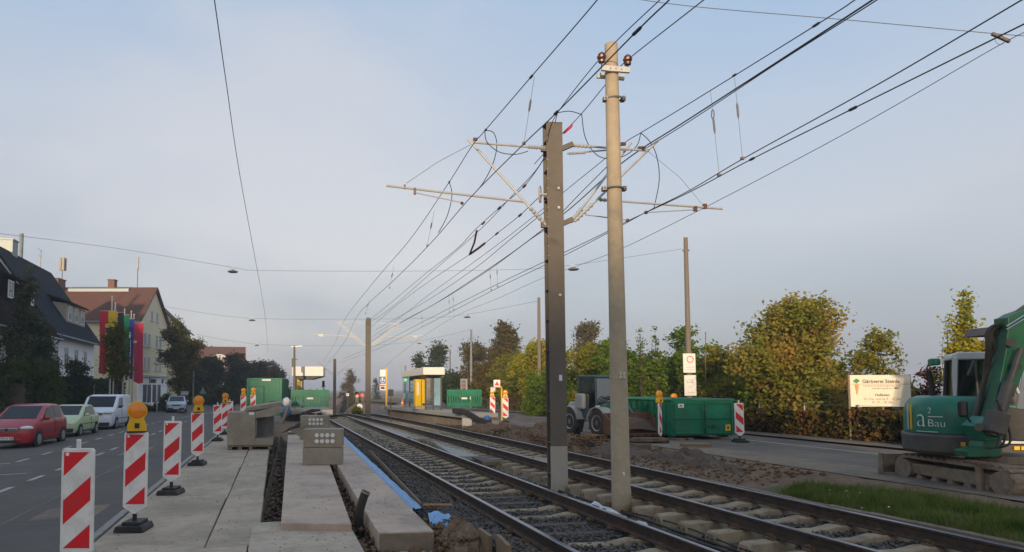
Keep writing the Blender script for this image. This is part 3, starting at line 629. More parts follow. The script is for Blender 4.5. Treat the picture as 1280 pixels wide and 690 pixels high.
b = MB(); q = at(518.5, 239, D0 - .14); b.box(q, (.05, .06, .13)); b.box(at(506, 233.5, D0 - .12), (.04, .04, .09)); q2 = at(577.5, 254, D0 - .3); b.ball(q2, .035, 8, 5); b.box(at(594, 174, D0 - .12), (.09, .06, .05)); b.build('clamps', 'insulator', cl)
px_tube(cl, 'stay_wire', [(588, 181), (548, 202), (508, 229)], .006, 'wire_thin', D0 - .12, n=5)
for y in (186, 281): b = MB(); b.box(at(680, y, D0 - .1), (.12, .08, .12)); b.build('bracket', 'dark_steel', cl)
cr = thing('cantilever', 'double tubular cantilever on the nearest steel pole, passing behind the concrete pole', 'cantilever', (0, 0, 0), 0, 'cantilevers on steel poles')
px_tube(cr, 'top_tube', [(709, 181), (811, 188.5)], .024, 'galv', D0, (.02, .3, 6))
px_tube(cr, 'top_tube', [(709, 192), (760, 187.5), (800, 187)], .018, 'galv', D0 + .15, (.02, .25, 6))
px_tube(cr, 'strut', [(714, 278), (789, 178)], .025, 'galv', D0 + .12, (.02, .18, 4))
px_tube(cr, 'strut', [(718, 277), (822, 176)], .025, 'galv', D0 - .05, (.02, .22, 5))
px_tube(cr, 'lower_arm', [(749, 249.5), (903, 261)], .024, 'galv', D0, (.0, .09, 3))
px_tube(cr, 'lower_arm', [(732, 268.5), (783, 275)], .013, 'galv', D0 + .12)
px_tube(cr, 'steady_arm', [(869, 262), (808, 265.5)], .013, 'galv', D0)
b = MB()
for x, y in ((869, 261), (881, 258)): b.box(at(x, y, D0), (.07, .06, .10))
b.ball(at(807.5, 265.5, D0), .04, 8, 5); b.ball(at(784.5, 275.5, D0), .04, 8, 5); b.box(at(779, 180, D0), (.10, .06, .06)); b.box(at(801, 185, D0 + .1), (.12, .08, .05)); b.build('clamps', 'insulator', cr)
px_tube(cr, 'stay_wire', [(811, 190), (850, 222), (880, 258)], .004, 'wire_thin', D0, n=5)
for y in (184, 278): b = MB(); b.bar(at(700, y + 3, D0), at(716, y - 4, D0), .09, .10); b.build('bracket', 'dark_steel', cr)
# round concrete pole
PG = gp(777, 636, -.20); dG = PG.y
grey = thing('concrete_pole', 'tall round tapering concrete pole with two brown insulators on top, standing nearest', 'pole', (PG.x, PG.y, -.30))
zt = at(765, 55, dG).z; h = zt + .30; b = MB()
b.lathe([(.160, 0), (.159, .42), (.154, .43), (.108, h - .01), (.10, h)], (0, 0, 0), 28); b.v = [(x - (z / h) * .02, y, z) for x, y, z in b.v]; b.build('shaft', 'pole_concrete', grey, smooth=False, bevel=0).data.polygons.foreach_set('use_smooth', [len(f) == 4 for f in b.f])
def gl(px, py, d=None): return loc_in(grey, at(px, py, d or dG - .14))
def band(name, py, wpx):
    b = MB(); c = gl(767.5, py, dG); r = wpx / 2 / FOC * dG
    b.tube([c + Vector((r * math.cos(a), r * math.sin(a), 0)) for a in [i * math.pi / 9 for i in range(19)]], .016, 6)
    for sg in (-1, 1):
        b.hexa([c + Vector((sg * r + x * sg, y, z)) for z in (-.035, .035) for x, y in ((0, -.07), (.06, -.05), (.06, .05), (0, .07))])
        b.tube([c + Vector((sg * (r + .03), -.09, 0)), c + Vector((sg * (r + .03), .09, 0))], .014, 6)
    b.build(name, 'steel_grey', grey)
band('pole_band', 124, 19); band('pole_band', 236, 21.5)
b = MB(); a, e_ = gl(752, 85), gl(787, 88); b.bar(a, e_, .05, .09); c = gl(767, 87, dG); b.bar(a + Vector((0, .28, 0)), e_ + Vector((0, .28, 0)), .04, .09)
for k in range(3): b.ball(a.lerp(e_, .3 + .2 * k) + Vector((0, -.03, 0)), .016, 6, 4)
b.build('cross_arm', 'galv', grey)
for k, (x, y) in enumerate(((752, 72), (784.5, 75))):
    p = gl(x, y); b = MB(); b.tube([p + Vector((0, 0, -.19)), p], .014, 6); b.lathe([(.02, -.09), (.055, -.085), (.06, -.05), (.04, -.045), (.075, -.01), (.08, .02), (.05, .03), (.06, .06), (.03, .09)], p, 12); b.build('pin_insulator', 'insulator', grey)
b = MB(); c = gl(773, 472, dG); r = .142
b.tube([c + Vector((r * math.cos(a), r * math.sin(a), 0)) for a in [i * math.pi / 9 for i in range(19)]], .007, 5); b.build('strap', 'galv', grey)
b = MB(); p = gl(778, 469, dG - .15)
for d in ((-.028, .03), (.028, .03), (-.028, -.03), (.028, -.03)): b.box(p + Vector((d[0], 0, d[1])), (.042, .02, .05))
b.build('strap_buckle', 'galv', grey)
b = MB(); p = gl(779, 592, dG - .165); b.quad(p + Vector((-.02, 0, .03)), p + Vector((.03, 0, .02)), p + Vector((.02, 0, -.05)), p + Vector((.0, 0, -.01))); b.build('paper_scrap', 'sign_white', grey)
# further steel poles: one model, copied down the line
P2 = gp(460, 521, -.02)
def far_pole():
    o = thing('catenary_pole', 'second steel pole between the tracks, with white arms on both sides, before the platforms', 'pole', (P2.x, P2.y, -.30), TH, 'steel tram poles')
    hpole(o, at(460, 402, P2.y).z, .32, .28, 0)
    return o
fp = far_pole(); dP2 = P2.y
b = MB(); b.lathe([(.17, 0), (.17, .15), (.10, .24)], (0, 0, at(460, 402, P2.y).z + .32), 12); b.build('cap', 'dark_steel', fp)
def far_cant(o, sg, d):
    ca = MB(); z = o.location.z
    return ca
def cant_far(sg, label, D):
    c = thing('cantilever', label, 'cantilever', (P2.x, P2.y, -.3), TH, 'cantilevers on steel poles')
    X = lambda a, z: Vector((sg * a, -.1, z + .3))
    b = MB(); b.tube([X(.16, D['t']), X(2.05, D['t'])], .03, 6); b.build('top_tube', 'galv_white', c)
    b = MB(); b.tube([X(.18, D['b']), X(1.95, D['t'] + .06)], .035, 6); b.tube([X(.30, D['b'] - .05), X(2.1, D['t'] + .05)], .03, 6); b.build('strut', 'galv_white', c)
    b = MB(); b.tube([X(.75, D['b'] + .55), X(3.7, D['b'] + .70)], .028, 6); b.box(X(3.1, D['b'] + .62), (.3, .1, .16)); b.build('lower_arm', 'galv_white', c)
    return c
Z2t = at(460, 404.5, dP2).z; Z2b = at(460, 432, dP2).z
c1 = cant_far(-1, 'white cantilever over the track of the blue foil, on the second steel pole', {'t': Z2t, 'b': Z2b})
c2 = cant_far(1, 'white cantilever towards the yellow lit shelter, on the second steel pole', {'t': Z2t, 'b': Z2b})
l3, s3 = 5.75 - .8, 82; p3 = S(l3, s3, 0); p3 = at(418.5, 447, 80); zz = p3.z - 6.9
f3 = dup(fp, (p3.x, p3.y, zz), TH, 'third steel pole far along the tracks behind the green barrier, in the mist')
dup(c1, (p3.x, p3.y, zz), TH, 'hazy white cantilever far along the line, nearer the houses'); dup(c2, (p3.x, p3.y, zz), TH, 'hazy white cantilever far along the line, nearer the shelters')
# ---- wires: (name, label, points as (px, py, depth) or (px, py) on the plane q), droppers
qL = QS * D0 + at(586, 180, D0).x; qC = QS * D0 + at(577.5, 254, D0).x; qR = QS * D0 + at(801, 166, D0).x; qRc = QS * D0 + at(807, 265, D0).x; qRo = QS * D0 + at(784, 275, D0).x
def wire(name, label, pts, q=None, r=.0085, m='wire', cat='wire', group='overhead wires', n=7):
    P = []
    for p in pts:
        P.append(at(*p) if len(p) == 3 else onq(p[0], p[1], q))
    b = MB(); b.tube(smooth_path(P, n), r, 5); o = tag(b.build(name, m), label, cat, group); return o, P
def dropper(par, a, b_, ins=True, q=None):
    A, B = onq(a[0], a[1], q), onq(b_[0], b_[1], q); mb = MB(); mb.tube([A, B], .0035, 4)
    if ins:
        p, e = A.lerp(B, .32), A.lerp(B, .52); mb.tube([p, p.lerp(e, .2), p.lerp(e, .8), e], [.006, .017, .017, .006], 6)
    mb.box(B, (.05, .05, .04)); mb.build('dropper', 'wire_thin', par)
def sleeve(par, P, px, py, q, m='black_plastic', L=.14, r=.020):
    p = onq(px, py, q); mb = MB(); i = min(range(len(P) - 1), key=lambda k: (P[k] - p).length + (P[k + 1] - p).length); d = (P[i + 1] - P[i]).normalized()
    mb.tube([p - d * L / 2, p - d * L / 3, p + d * L / 3, p + d * L / 2], [r * .4, r, r, r * .4], 7); mb.build('sleeve', m, par)
w1, P1 = wire('carrying_cable', 'highest cable over the track of the blue foil, past the bright cantilever tip', [(790, -58), (746.5, 0), (664, 96), (607, 162.5), (589, 184), (558, 233), (512, 300), (466, 354), (430, 401, dP2), (418, 430, 62), (404, 452, 80)], qL)
sleeve(w1, P1, 664, 96, qL); sleeve(w1, P1, 607, 162.5, qL, r=.02, L=.1); sleeve(w1, P1, 561.6, 227.6, qL, r=.02, L=.1)
w2, P2_ = wire('contact_wire', 'contact wire over the blue foil track, held by the bright cantilever', [(880, -45), (836.5, 0), (796, 39), (695.6, 141), (654, 180.6), (588, 247), (542, 300), (500, 343), (448, 393, 40), (432, 425, dP2), (415, 448, 62), (402, 462, 80)], qC)
sleeve(w2, P2_, 796, 39, qC, L=.2); sleeve(w2, P2_, 695, 141, qC)
for a, e_ in (((668, 96), (655, 179)), ((543, 263), (534, 307)), ((492.5, 332), (487, 360)), ((462, 374), (457, 392))): dropper(w1, a, e_, True, qL)
qf = QS * dG + at(752, 72, dG).x
w3, _ = wire('feeder_cable', 'cable on the concrete pole insulator that is nearer the steel pole', [(870, -40), (824.7, 0), (752, 71, dG - .14), (697, 141, 13.6), (684, 170, 13.5)], qf)
w3b, _ = wire('feeder_cable', 'topmost cable falling from the nearest steel pole top towards the second pole', [(697, 141, 13.6), (678, 201, 14.6), (640, 245, 17), (597, 290, 21), (540, 340, 28), (490, 384, 38), (458, 406, dP2)], None)
w4, _ = wire('feeder_cable', 'cable on the concrete pole insulator nearer the excavator', [(925, -38), (879.5, 0), (785.5, 74, dG - .14), (765, 96, dG + .2), (727, 142, 13.8), (701, 169, 13.9), (668, 205, 15.2)], qf)
b = MB(); a = at(716, 156, 13.85); e_ = at(704, 167, 13.9); b.tube([a, a.lerp(e_, .2), a.lerp(e_, .8), e_], [.012, .03, .03, .012], 7); b.build('sleeve', 'flag_red', w4)
w5, P5 = wire('feeder_cable', 'cable carrying three brown insulators beside the nearest steel pole', [(682, 196, 13.9), (655.5, 232.5, 15), (624, 260, 17), (595, 286, 19.5), (570, 312, 22), (532, 342, 28), (494, 374, 36), (456, 405, dP2)])
for (x, y, d) in ((655.5, 232.5, 15), (624, 260, 17), (604, 279, 18.7)):
    p = at(x, y, d); v = (at(x - 8, y + 8, d + .7) - p).normalized(); b = MB(); ribbed(b, p - v * .14, p + v * .14, 3, .03); b.build('strain_insulator', 'insulator', w5)
w6, P6 = wire('feeder_cable', 'cable with a hanging brown connector between the nearest steel pole and the platforms', [(682, 240, 13.9), (669, 251, 14.6), (650, 269, 16), (621, 292, 19), (590, 316, 22), (536, 352, 29), (498, 380, 36), (462, 410, dP2)])
for (x, y, d) in ((650, 269, 16), (621, 292, 19)):
    p = at(x, y, d); v = (at(x - 8, y + 7, d + .7) - p).normalized(); b = MB(); ribbed(b, p - v * .14, p + v * .14, 3, .03); b.build('strain_insulator', 'insulator', w6)
b = MB(); b.tube([at(596, 288, 20), at(593, 303, 20.5), at(587, 318, 21.5)], .03, 6); b.tube([at(606, 304, 20.5), at(597, 311, 21), at(587, 318, 21.5)], .035, 6); b.build('connector', 'insulator', w6)
wire('feeder_cable', 'thin cable passing low behind the nearest steel pole to the second pole', [(684, 262, 13.95), (637, 300, 18), (590, 338, 24), (530, 378, 32), (470, 412, dP2)])
wire('feeder_cable', 'lower of two thin cables behind the nearest steel pole, ending at the second pole', [(770, 197, 13.6), (727, 240, 14.2), (684, 284, 15), (662, 300, 17), (600, 345, 24), (540, 382, 32), (474, 418, dP2)])
w10, P10 = wire('carrying_cable', 'overhead cable running highest over the track beside the excavator', [(1120, -34), (1068.5, 0), (1027, 27), (860, 130.4), (801, 166), (779, 180), (727, 222), (640, 292), (585, 333), (530, 373), (497, 399, dP2), (452, 430, 70)], qR)
sleeve(w10, P10, 1020, 31, qR); sleeve(w10, P10, 918, 94, qR, L=.1, r=.02)
w11, P11 = wire('carrying_cable', 'thicker cable over the track beside the excavator, passing close behind the concrete pole', [(1140, -36), (1090.5, 0), (860, 149.5), (802, 186), (765, 214), (716, 258), (681, 285), (640, 316), (590, 350), (540, 382), (503, 402, dP2), (462, 428, 66)], qR, r=.013)
wire('carrying_cable', 'thin cable lying close against the thicker cable over the track beside the excavator', [(1150, -38), (1096, 0), (970, 80), (862, 151.5), (803, 188)], qR)
sleeve(w11, P11, 805, 184.5, qR, 'insulator')
w12, P12 = wire('contact_wire', 'contact wire over the track by the excavator, where the droppers end', [(1330, -30), (1277, 0), (1100, 104), (929.6, 198), (860, 239), (807, 265.5, D0), (760, 291), (700, 322), (614, 364), (527, 409), (470, 437, 48), (428, 452, 70)], qRc)
w13, P13 = wire('contact_wire', 'contact wire of the track beside the excavator, lower one with two black sleeves', [(1330, 5), (1280, 30), (1066.5, 135.6), (940, 198.7), (860, 241), (785, 276, D0), (752, 293), (700, 318), (614, 359), (527, 403), (474, 430, 48), (430, 448, 70)], qRo)
sleeve(w13, P13, 1066, 135.8, qRo); sleeve(w13, P13, 940, 198.7, qRo, L=.12)
for a, e_ in (((888, 113), (899, 219)), ((918, 96), (928, 198)), ((612, 334), (614, 362)), ((621, 328), (622, 358)), ((561, 368), (562, 390)), ((566, 365), (567, 387)), ((527, 390), (528, 408))): dropper(w10, a, e_, True, qR)
b = MB(); p = onq(891, 143, qR)
b.tube([p + Vector((.025 * math.cos(a), 0, .085 * math.sin(a))) for a in [i * math.pi / 8 for i in range(17)]], .007, 5); b.build('dropper_loop', 'insulator', w10)
w14, _ = wire('span_cable', 'lowest long cable sweeping from above the excavator down to the platform lamps', [(1290, 38, 13.5), (1249, 56.5, 14), (1060, 165, 15.5), (860, 270, 20), (760, 318, 25), (680, 347, 32), (620, 374, 40), (568, 396, 49), (514, 431, 62), (471, 466, 90)])
w15, P15 = wire('span_wire', 'thin span wire crossing the top of the view above the excavator', [(740, -10, 14.6), (860, 7.4, 14.4), (1060, 25, 14.2), (1243, 42, 14), (1300, 46, 13.9)], r=.008, m='wire_thin')
b = MB(); p = at(1250, 50, 14); b.tube([p + Vector((.10 * math.cos(a), 0, .10 * math.sin(a))) for a in [i * math.pi / 8 for i in range(17)]], .005, 5); b.bar(at(1240, 42, 14), at(1262, 52, 14), .05, .06); b.build('clamp', 'dark_steel', w15)
# jumper loops
def loop(lab, pts):
    o, _ = wire('jumper_cable', lab, pts, r=.009, group='jumper cable loops', cat='cable', n=6)
loop('cable loop hanging inside the bright cantilever, from the carrying cable to the contact wire', [(607, 163, 13.8), (617, 166, 13.8), (621, 182, 13.8), (616, 205, 13.8), (603, 230, 13.8), (588, 247, 13.8)])
loop('cable loop curling under the top tube of the bright cantilever', [(606, 165, 13.7), (609, 178, 13.7), (624, 190, 13.7), (644, 193, 13.7), (660, 189, 13.7)])
loop('small cable loop outside the bright cantilever, below its lower arm', [(561.6, 227.6, 14.5), (565, 244, 14.6), (559, 270, 14.8), (548, 291, 15)])
loop('cable loop hanging at the tip of the double cantilever towards the far road', [(801, 166, 13.9), (813, 178, 13.9), (821, 196, 13.9), (824, 225, 13.9), (817, 262, 13.9)])
loop('deep cable loop sagging between the steel pole top and the concrete pole', [(727, 142, 13.8), (731, 170, 13.9), (742, 190, 13.9), (757, 198, 13.9), (780, 195, 14), (796, 182, 14), (801, 166, 13.9)])
loop('short red-brown cable arching over the top of the nearest steel pole', [(697, 141, 13.6), (712, 139, 13.7), (727, 143, 13.8)])
# lamps hung over the road and their span wires
wa, _ = wire('span_wire', 'nearest span wire over the road of the parked cars, carrying a hanging lamp', [(-60, 286, 36), (0, 292, 40), (150, 311, 47), (290, 334, 47), (326, 338, 47), (480, 339, 49), (640, 337, 47), (718, 331, 45), (853, 311, 44.5)], r=.012, m='wire_thin')
wb, _ = wire('span_wire', 'second span wire over the road of the parked cars, behind the nearest', [(205, 383, 78), (260, 392, 75), (318, 398, 72), (420, 399, 72), (520, 398, 72), (583, 393, 70), (673, 376, 62)], r=.014, m='wire_thin')
wc, _ = wire('span_wire', 'third and farthest span wire over the road of the parked cars', [(245, 418, 105), (322, 430, 100), (450, 432, 100), (525, 426, 100), (588, 412, 100)], r=.016, m='wire_thin')
we, _ = wire('lamp_cable', 'long cable sweeping down from the sky to the hanging road lamps', [(262, -40, 13.2), (268, 0, 14.5), (283, 105, 20), (300, 220, 29), (322, 340, 46.8), (326, 362, 58), (332, 400, 72), (335, 440, 100)], r=.013)
def hang_lamp(px, py, d, lab, sc=1.0):
    o = thing('hanging_lamp', lab, 'lamp', at(px, py, d), TH, 'lamps hung over the roads'); b = MB()
    b.lathe([(.10 * sc, .10), (.16 * sc, .06), (.34 * sc, .0), (.36 * sc, -.05), (.30 * sc, -.09)], (0, 0, 0), 16); b.build('hood', 'steel_grey', o)
    b = MB(); b.tube([(0, 0, .1), (0, 0, .26)], .03, 6); b.box((.0, 0, .24), (.5 * sc, .06, .05)); b.build('hanger', 'galv_white', o); return o
hang_lamp(291, 339, 47, 'hanging lamp on the nearest span wire over the road of the parked cars', 1.0)
hang_lamp(315, 400, 72, 'hanging lamp on the second span wire over the road of the parked cars')
hang_lamp(321, 431.5, 100, 'hanging lamp on the farthest span wire over the road of the parked cars')
hang_lamp(717, 336, 45, 'hanging lamp seen between the steel pole and the concrete pole')
hang_lamp(584, 396, 70, 'hanging lamp above the platform with the yellow machine')
hang_lamp(524, 429, 100, 'small hanging lamp far off over the white shelter roof')
# timber poles and lamp columns along the far road
def wpole(px, ybase, ytop, d, r, lab, m='wood_pole', name='timber_pole', lean=0):
    a = at(px + lean, ybase, d); t = at(px, ytop, d); o = thing(name, lab, 'pole', a); b = MB(); b.tube([(0, 0, 0), (t - a) * .5, t - a], [r * 1.15, r, r * .8], 10); b.build('shaft', m, o); return o
wp = wpole(857, 530, 297, 33, .12, 'weathered timber pole carrying a tall white notice board, behind the green skip', lean=6)
b = MB(); p = loc_in(wp, at(857.5, 313, 33)); b.box(p, (.30, .1, .08)); b.build('cross_piece', 'wood_pole', wp)
nb = thing('notice_board', 'two tall white notice sheets with a ring sign, fixed to the timber pole', 'sign', at(862.5, 470, 32.75))
b = MB(); b.box((-.02, 0, .62), (.60, .03, .92), rz=.06); b.build('upper_sheet', 'sign_white', nb)
b = MB(); b.box((0, 0, -.45), (.58, .03, .98), rz=.06); b.build('lower_sheet', 'sign_white', nb)
b = MB(); b.tube([(.02 + .15 * math.cos(a), -.03, .80 + .15 * math.sin(a)) for a in [i * math.pi / 12 for i in range(25)]], .016, 5); b.build('prohibition_ring', 'sign_red', nb)
b = MB()
for k, (x0, x1, z) in enumerate(((-.22, .22, .42), (-.2, .2, .3), (-.22, .2, -.18), (-.2, .16, -.3), (-.1, .12, -.52), (-.18, .2, -.78))): b.box(((x0 + x1) / 2, -.022, z), (x1 - x0, .004, .012))
b.build('printed_lines', 'ink_grey', nb)
wpole(673.5, 520, 372, 47, .12, 'tall timber pole standing in front of the yellowish bushes', lean=1)
wpole(589, 512, 412, 68, .13, 'thin lamp column behind the dark display board', 'steel_grey', 'lamp_column')
o = wpole(562.5, 505, 437, 85, .12, 'slim lamp column close to the white shelter, before the dark trees', 'steel_grey', 'lamp_column'); b = MB(); b.bar(loc_in(o, at(555, 437, 85)), loc_in(o, at(563, 437, 85)), .14, .1); b.build('lamp_arm', 'steel_grey', o)
wpole(882, 527, 415, 36, .03, 'very thin bare rod beside the notice board', 'timber', 'thin_rod')
# ------------------------------------------------------------------ traffic beacons
def make_beacon(mirror=False):
    t = thing('traffic_beacon', 'x', 'beacon', (0, 0, 0), 0, 'red and white roadwork beacons')
    W, H, z0 = .32, 1.12, .20; mg = .11
    b = MB(); pts = [(-W / 2, mg), (0, 0), (W / 2, mg), (W / 2, H - .02), (W / 2 - .02, H), (-W / 2 + .02, H), (-W / 2, H - .02)]
    b.prism(pts, -.022, .022, frame=lambda u, v, w_: Vector((u, w_, z0 + v))); pl = b.build('board', 'white_plastic', t, bevel=.006)
    w2 = .134; zb, ztp = z0 + mg + .035, z0 + H - .035; sl = .24; per = .47
    b = MB(); sg = -1 if mirror else 1
    def clip(poly, lo, hi):
        for z, s in ((lo, 1), (hi, -1)):
            o = []
            for i in range(len(poly)):
                a, c = poly[i], poly[(i + 1) % len(poly)]; ia, ic = (a[1] - z) * s >= 0, (c[1] - z) * s >= 0
                if ia: o.append(a)
                if ia != ic: f = (z - a[1]) / (c[1] - a[1]); o.append((a[0] + (c[0] - a[0]) * f, z))
            poly = o
            if not poly: return []
        return poly
    for k in range(4):
        c = ztp - .12 - k * .41 + .12 - .0
        base = ztp - .30 - k * .405
        poly = [(-w2, base), (w2, base + sl), (w2, base + sl + .235), (-w2, base + .235)]
        if k == 0: poly = [(-w2, ztp - .235), (w2 * .86, ztp), (-w2, ztp)]
        else:
            tl = ztp - .235 - .24 - (k - 1) * .47
            poly = [(-w2, tl - .235), (w2, tl - .235 + .235), (w2, tl + .235), (-w2, tl)]
        poly = clip(poly, zb, ztp)
        if len(poly) >= 3:
            b.prism([(sg * x, z) for x, z in poly][::sg], -.0245, .0245, frame=lambda u, v, w_: Vector((u, w_, v)))
    b.build('red_stripes', 'sign_red', t)
    b = MB(); b.lathe([(.018, -.026), (.018, .026)], (-.10 * sg, 0, ztp - .02), 10, 'y'); b.build('rivet', 'white_plastic', t)
    b = MB(); b.box((0, 0, z0 + H + .045), (.042, .026, .09)); b.build('peg', 'white_plastic', t, bevel=.006)
    b = MB(); P = [(-.19, 0), (.19, 0), (.20, .02), (.17, .085), (-.17, .085), (-.20, .02)]
    b.prism(P, -.24, .20, frame=lambda u, v, w_: Vector((u, w_, v))); b.box((0, .02, .105), (.24, .34, .04)); b.box((0, 0, .16), (.05, .05, .12)); b.build('foot_plate', 'black_rubber', t, bevel=.008)
    return t
def make_lamp():
    t = thing('warning_lamp', 'x', 'lamp', (0, 0, 0), 0, 'orange warning lamps on beacons')
    b = MB(); P = [(-.125, 0), (.125, 0), (.125, .08), (.09, .16), (.095, .20), (-.095, .20), (-.09, .16), (-.125, .08)]
    b.prism(P, -.055, .055, frame=lambda u, v, w_: Vector((u, w_, v))); b.lathe([(.125, -.045), (.132, -.04), (.132, .04), (.125, .045)], (0, 0, .275), 22, 'y'); b.build('housing', 'lamp_body', t, bevel=.008)
    b = MB(); b.lathe([(.114, -.046), (.106, -.056), (.08, -.066), (.04, -.072), (.001, -.074)], (0, 0, .275), 22, 'y'); b.lathe([(.001, .062), (.08, .058), (.105, .053), (.112, .046)], (0, 0, .275), 22, 'y')
    b.tube([(.117 * math.cos(a), 0, .275 + .117 * math.sin(a)) for a in [i * math.pi / 10 for i in range(21)]], .0, 4) if 0 else None
    b.build('lens', 'lamp_orange', t, smooth=True)
    b = MB(); b.box((0, -.06, .075), (.06, .02, .07)); b.box((0, .06, .075), (.06, .02, .07)); b.box((0, 0, -.012), (.26, .12, .02)); b.build('catch', 'black_plastic', t, bevel=.004); return t
B0 = make_beacon(); L0 = make_lamp(); BM = make_beacon(True)
LB = [((95, 729), 0, 0, 'nearest beacon, cut off by the frame edge, bare white peg on top'),
      ((168, 662), 1, 0, 'second nearest beacon on the kerb line, under the largest orange lamp'),
      ((214, 617), 0, 0, 'third nearest beacon on the kerb line, with only a white peg on top'),
      ((247, 581), 1, 0, 'fourth nearest beacon on the kerb line, carrying an orange lamp'),
      ((272, 551), 0, .1, 'front beacon of the close pair by the concrete channel block'),
      ((281, 543), 1, .1, 'lamp-topped rear beacon of the close pair by the concrete channel block'),
      ((286.5, 536), 0, .1, 'beacon peeping out right behind the close pair, white peg on top')]
first = [1, 1, 1]
def put_beacon(p, rz, lab, lamp=None, mirror=False, zz=None):
    src = BM if mirror else B0; k = 2 if mirror else 0
    if first[k]: src.location = p; src.rotation_euler = (random.uniform(-.012, .012), random.uniform(-.018, .018), rz); src['label'] = lab; first[k] = 0
    else: nb_ = dup(src, p, rz, lab, skip=('peg',) if lamp else ()); nb_.rotation_euler = (random.uniform(-.012, .012), random.uniform(-.02, .02), rz)
    if lamp:
        q = Vector(p) + Vector((0, 0, 1.335))
        if first[1]: L0.location = q; L0.rotation_euler = (0, 0, rz + math.asin(-q.x / math.hypot(q.x, q.y))); L0['label'] = lamp; first[1] = 0
        else: dup(L0, q, rz + math.asin(-q.x / math.hypot(q.x, q.y)), lamp)
WHICH = ['', 'on the second nearest beacon', '', 'on the fourth nearest beacon', '', 'on the beacon pair by the concrete block', '']
for i, ((x, y), lm, rz, lab) in enumerate(LB):
    p = gp(x, y, -.113); put_beacon(p, rz + random.uniform(-.03, .03), lab, ('round orange lamp in a yellow housing ' + WHICH[i]) if lm else None)
put_beacon(at(304, 524, 38.5), .05, 'small far beacon just before the green site container, with orange lamp', 'small far orange lamp beside the green site container, on the nearer beacon')
put_beacon(at(330 - 13.5, 521, 41), .05, 'far beacon half hidden by the green site container', 'small orange lamp on the beacon half hidden by the green site container')
put_beacon(gp(632, 528, -.0), .0, 'beacon with orange lamp standing on the far road, beside the yellow signal post', 'orange lamp on the far road beacon beside the yellow signal post', True)
put_beacon(gp(615.5, 523, -.0), .0, 'beacon with orange lamp next to the blue bag at the platform end', 'orange lamp on the beacon next to the blue bag', True)
put_beacon(gp(825.5, 553.5, .0), .92, 'narrow beacon with orange lamp against the side of the green skip', 'orange lamp on the beacon against the green skip side', True)
put_beacon(gp(925, 553, .0), .12, 'bare beacon at the corner of the green skip towards the sign board', None, True)
tag(dup(L0, at(842.5, 503.5, 30), 0, 'orange lamp barely peeping over the rim of the green skip'), None)
put_beacon(at(842.5, 541, 30), 0, 'beacon hidden behind the green skip under its lamp', None, True)
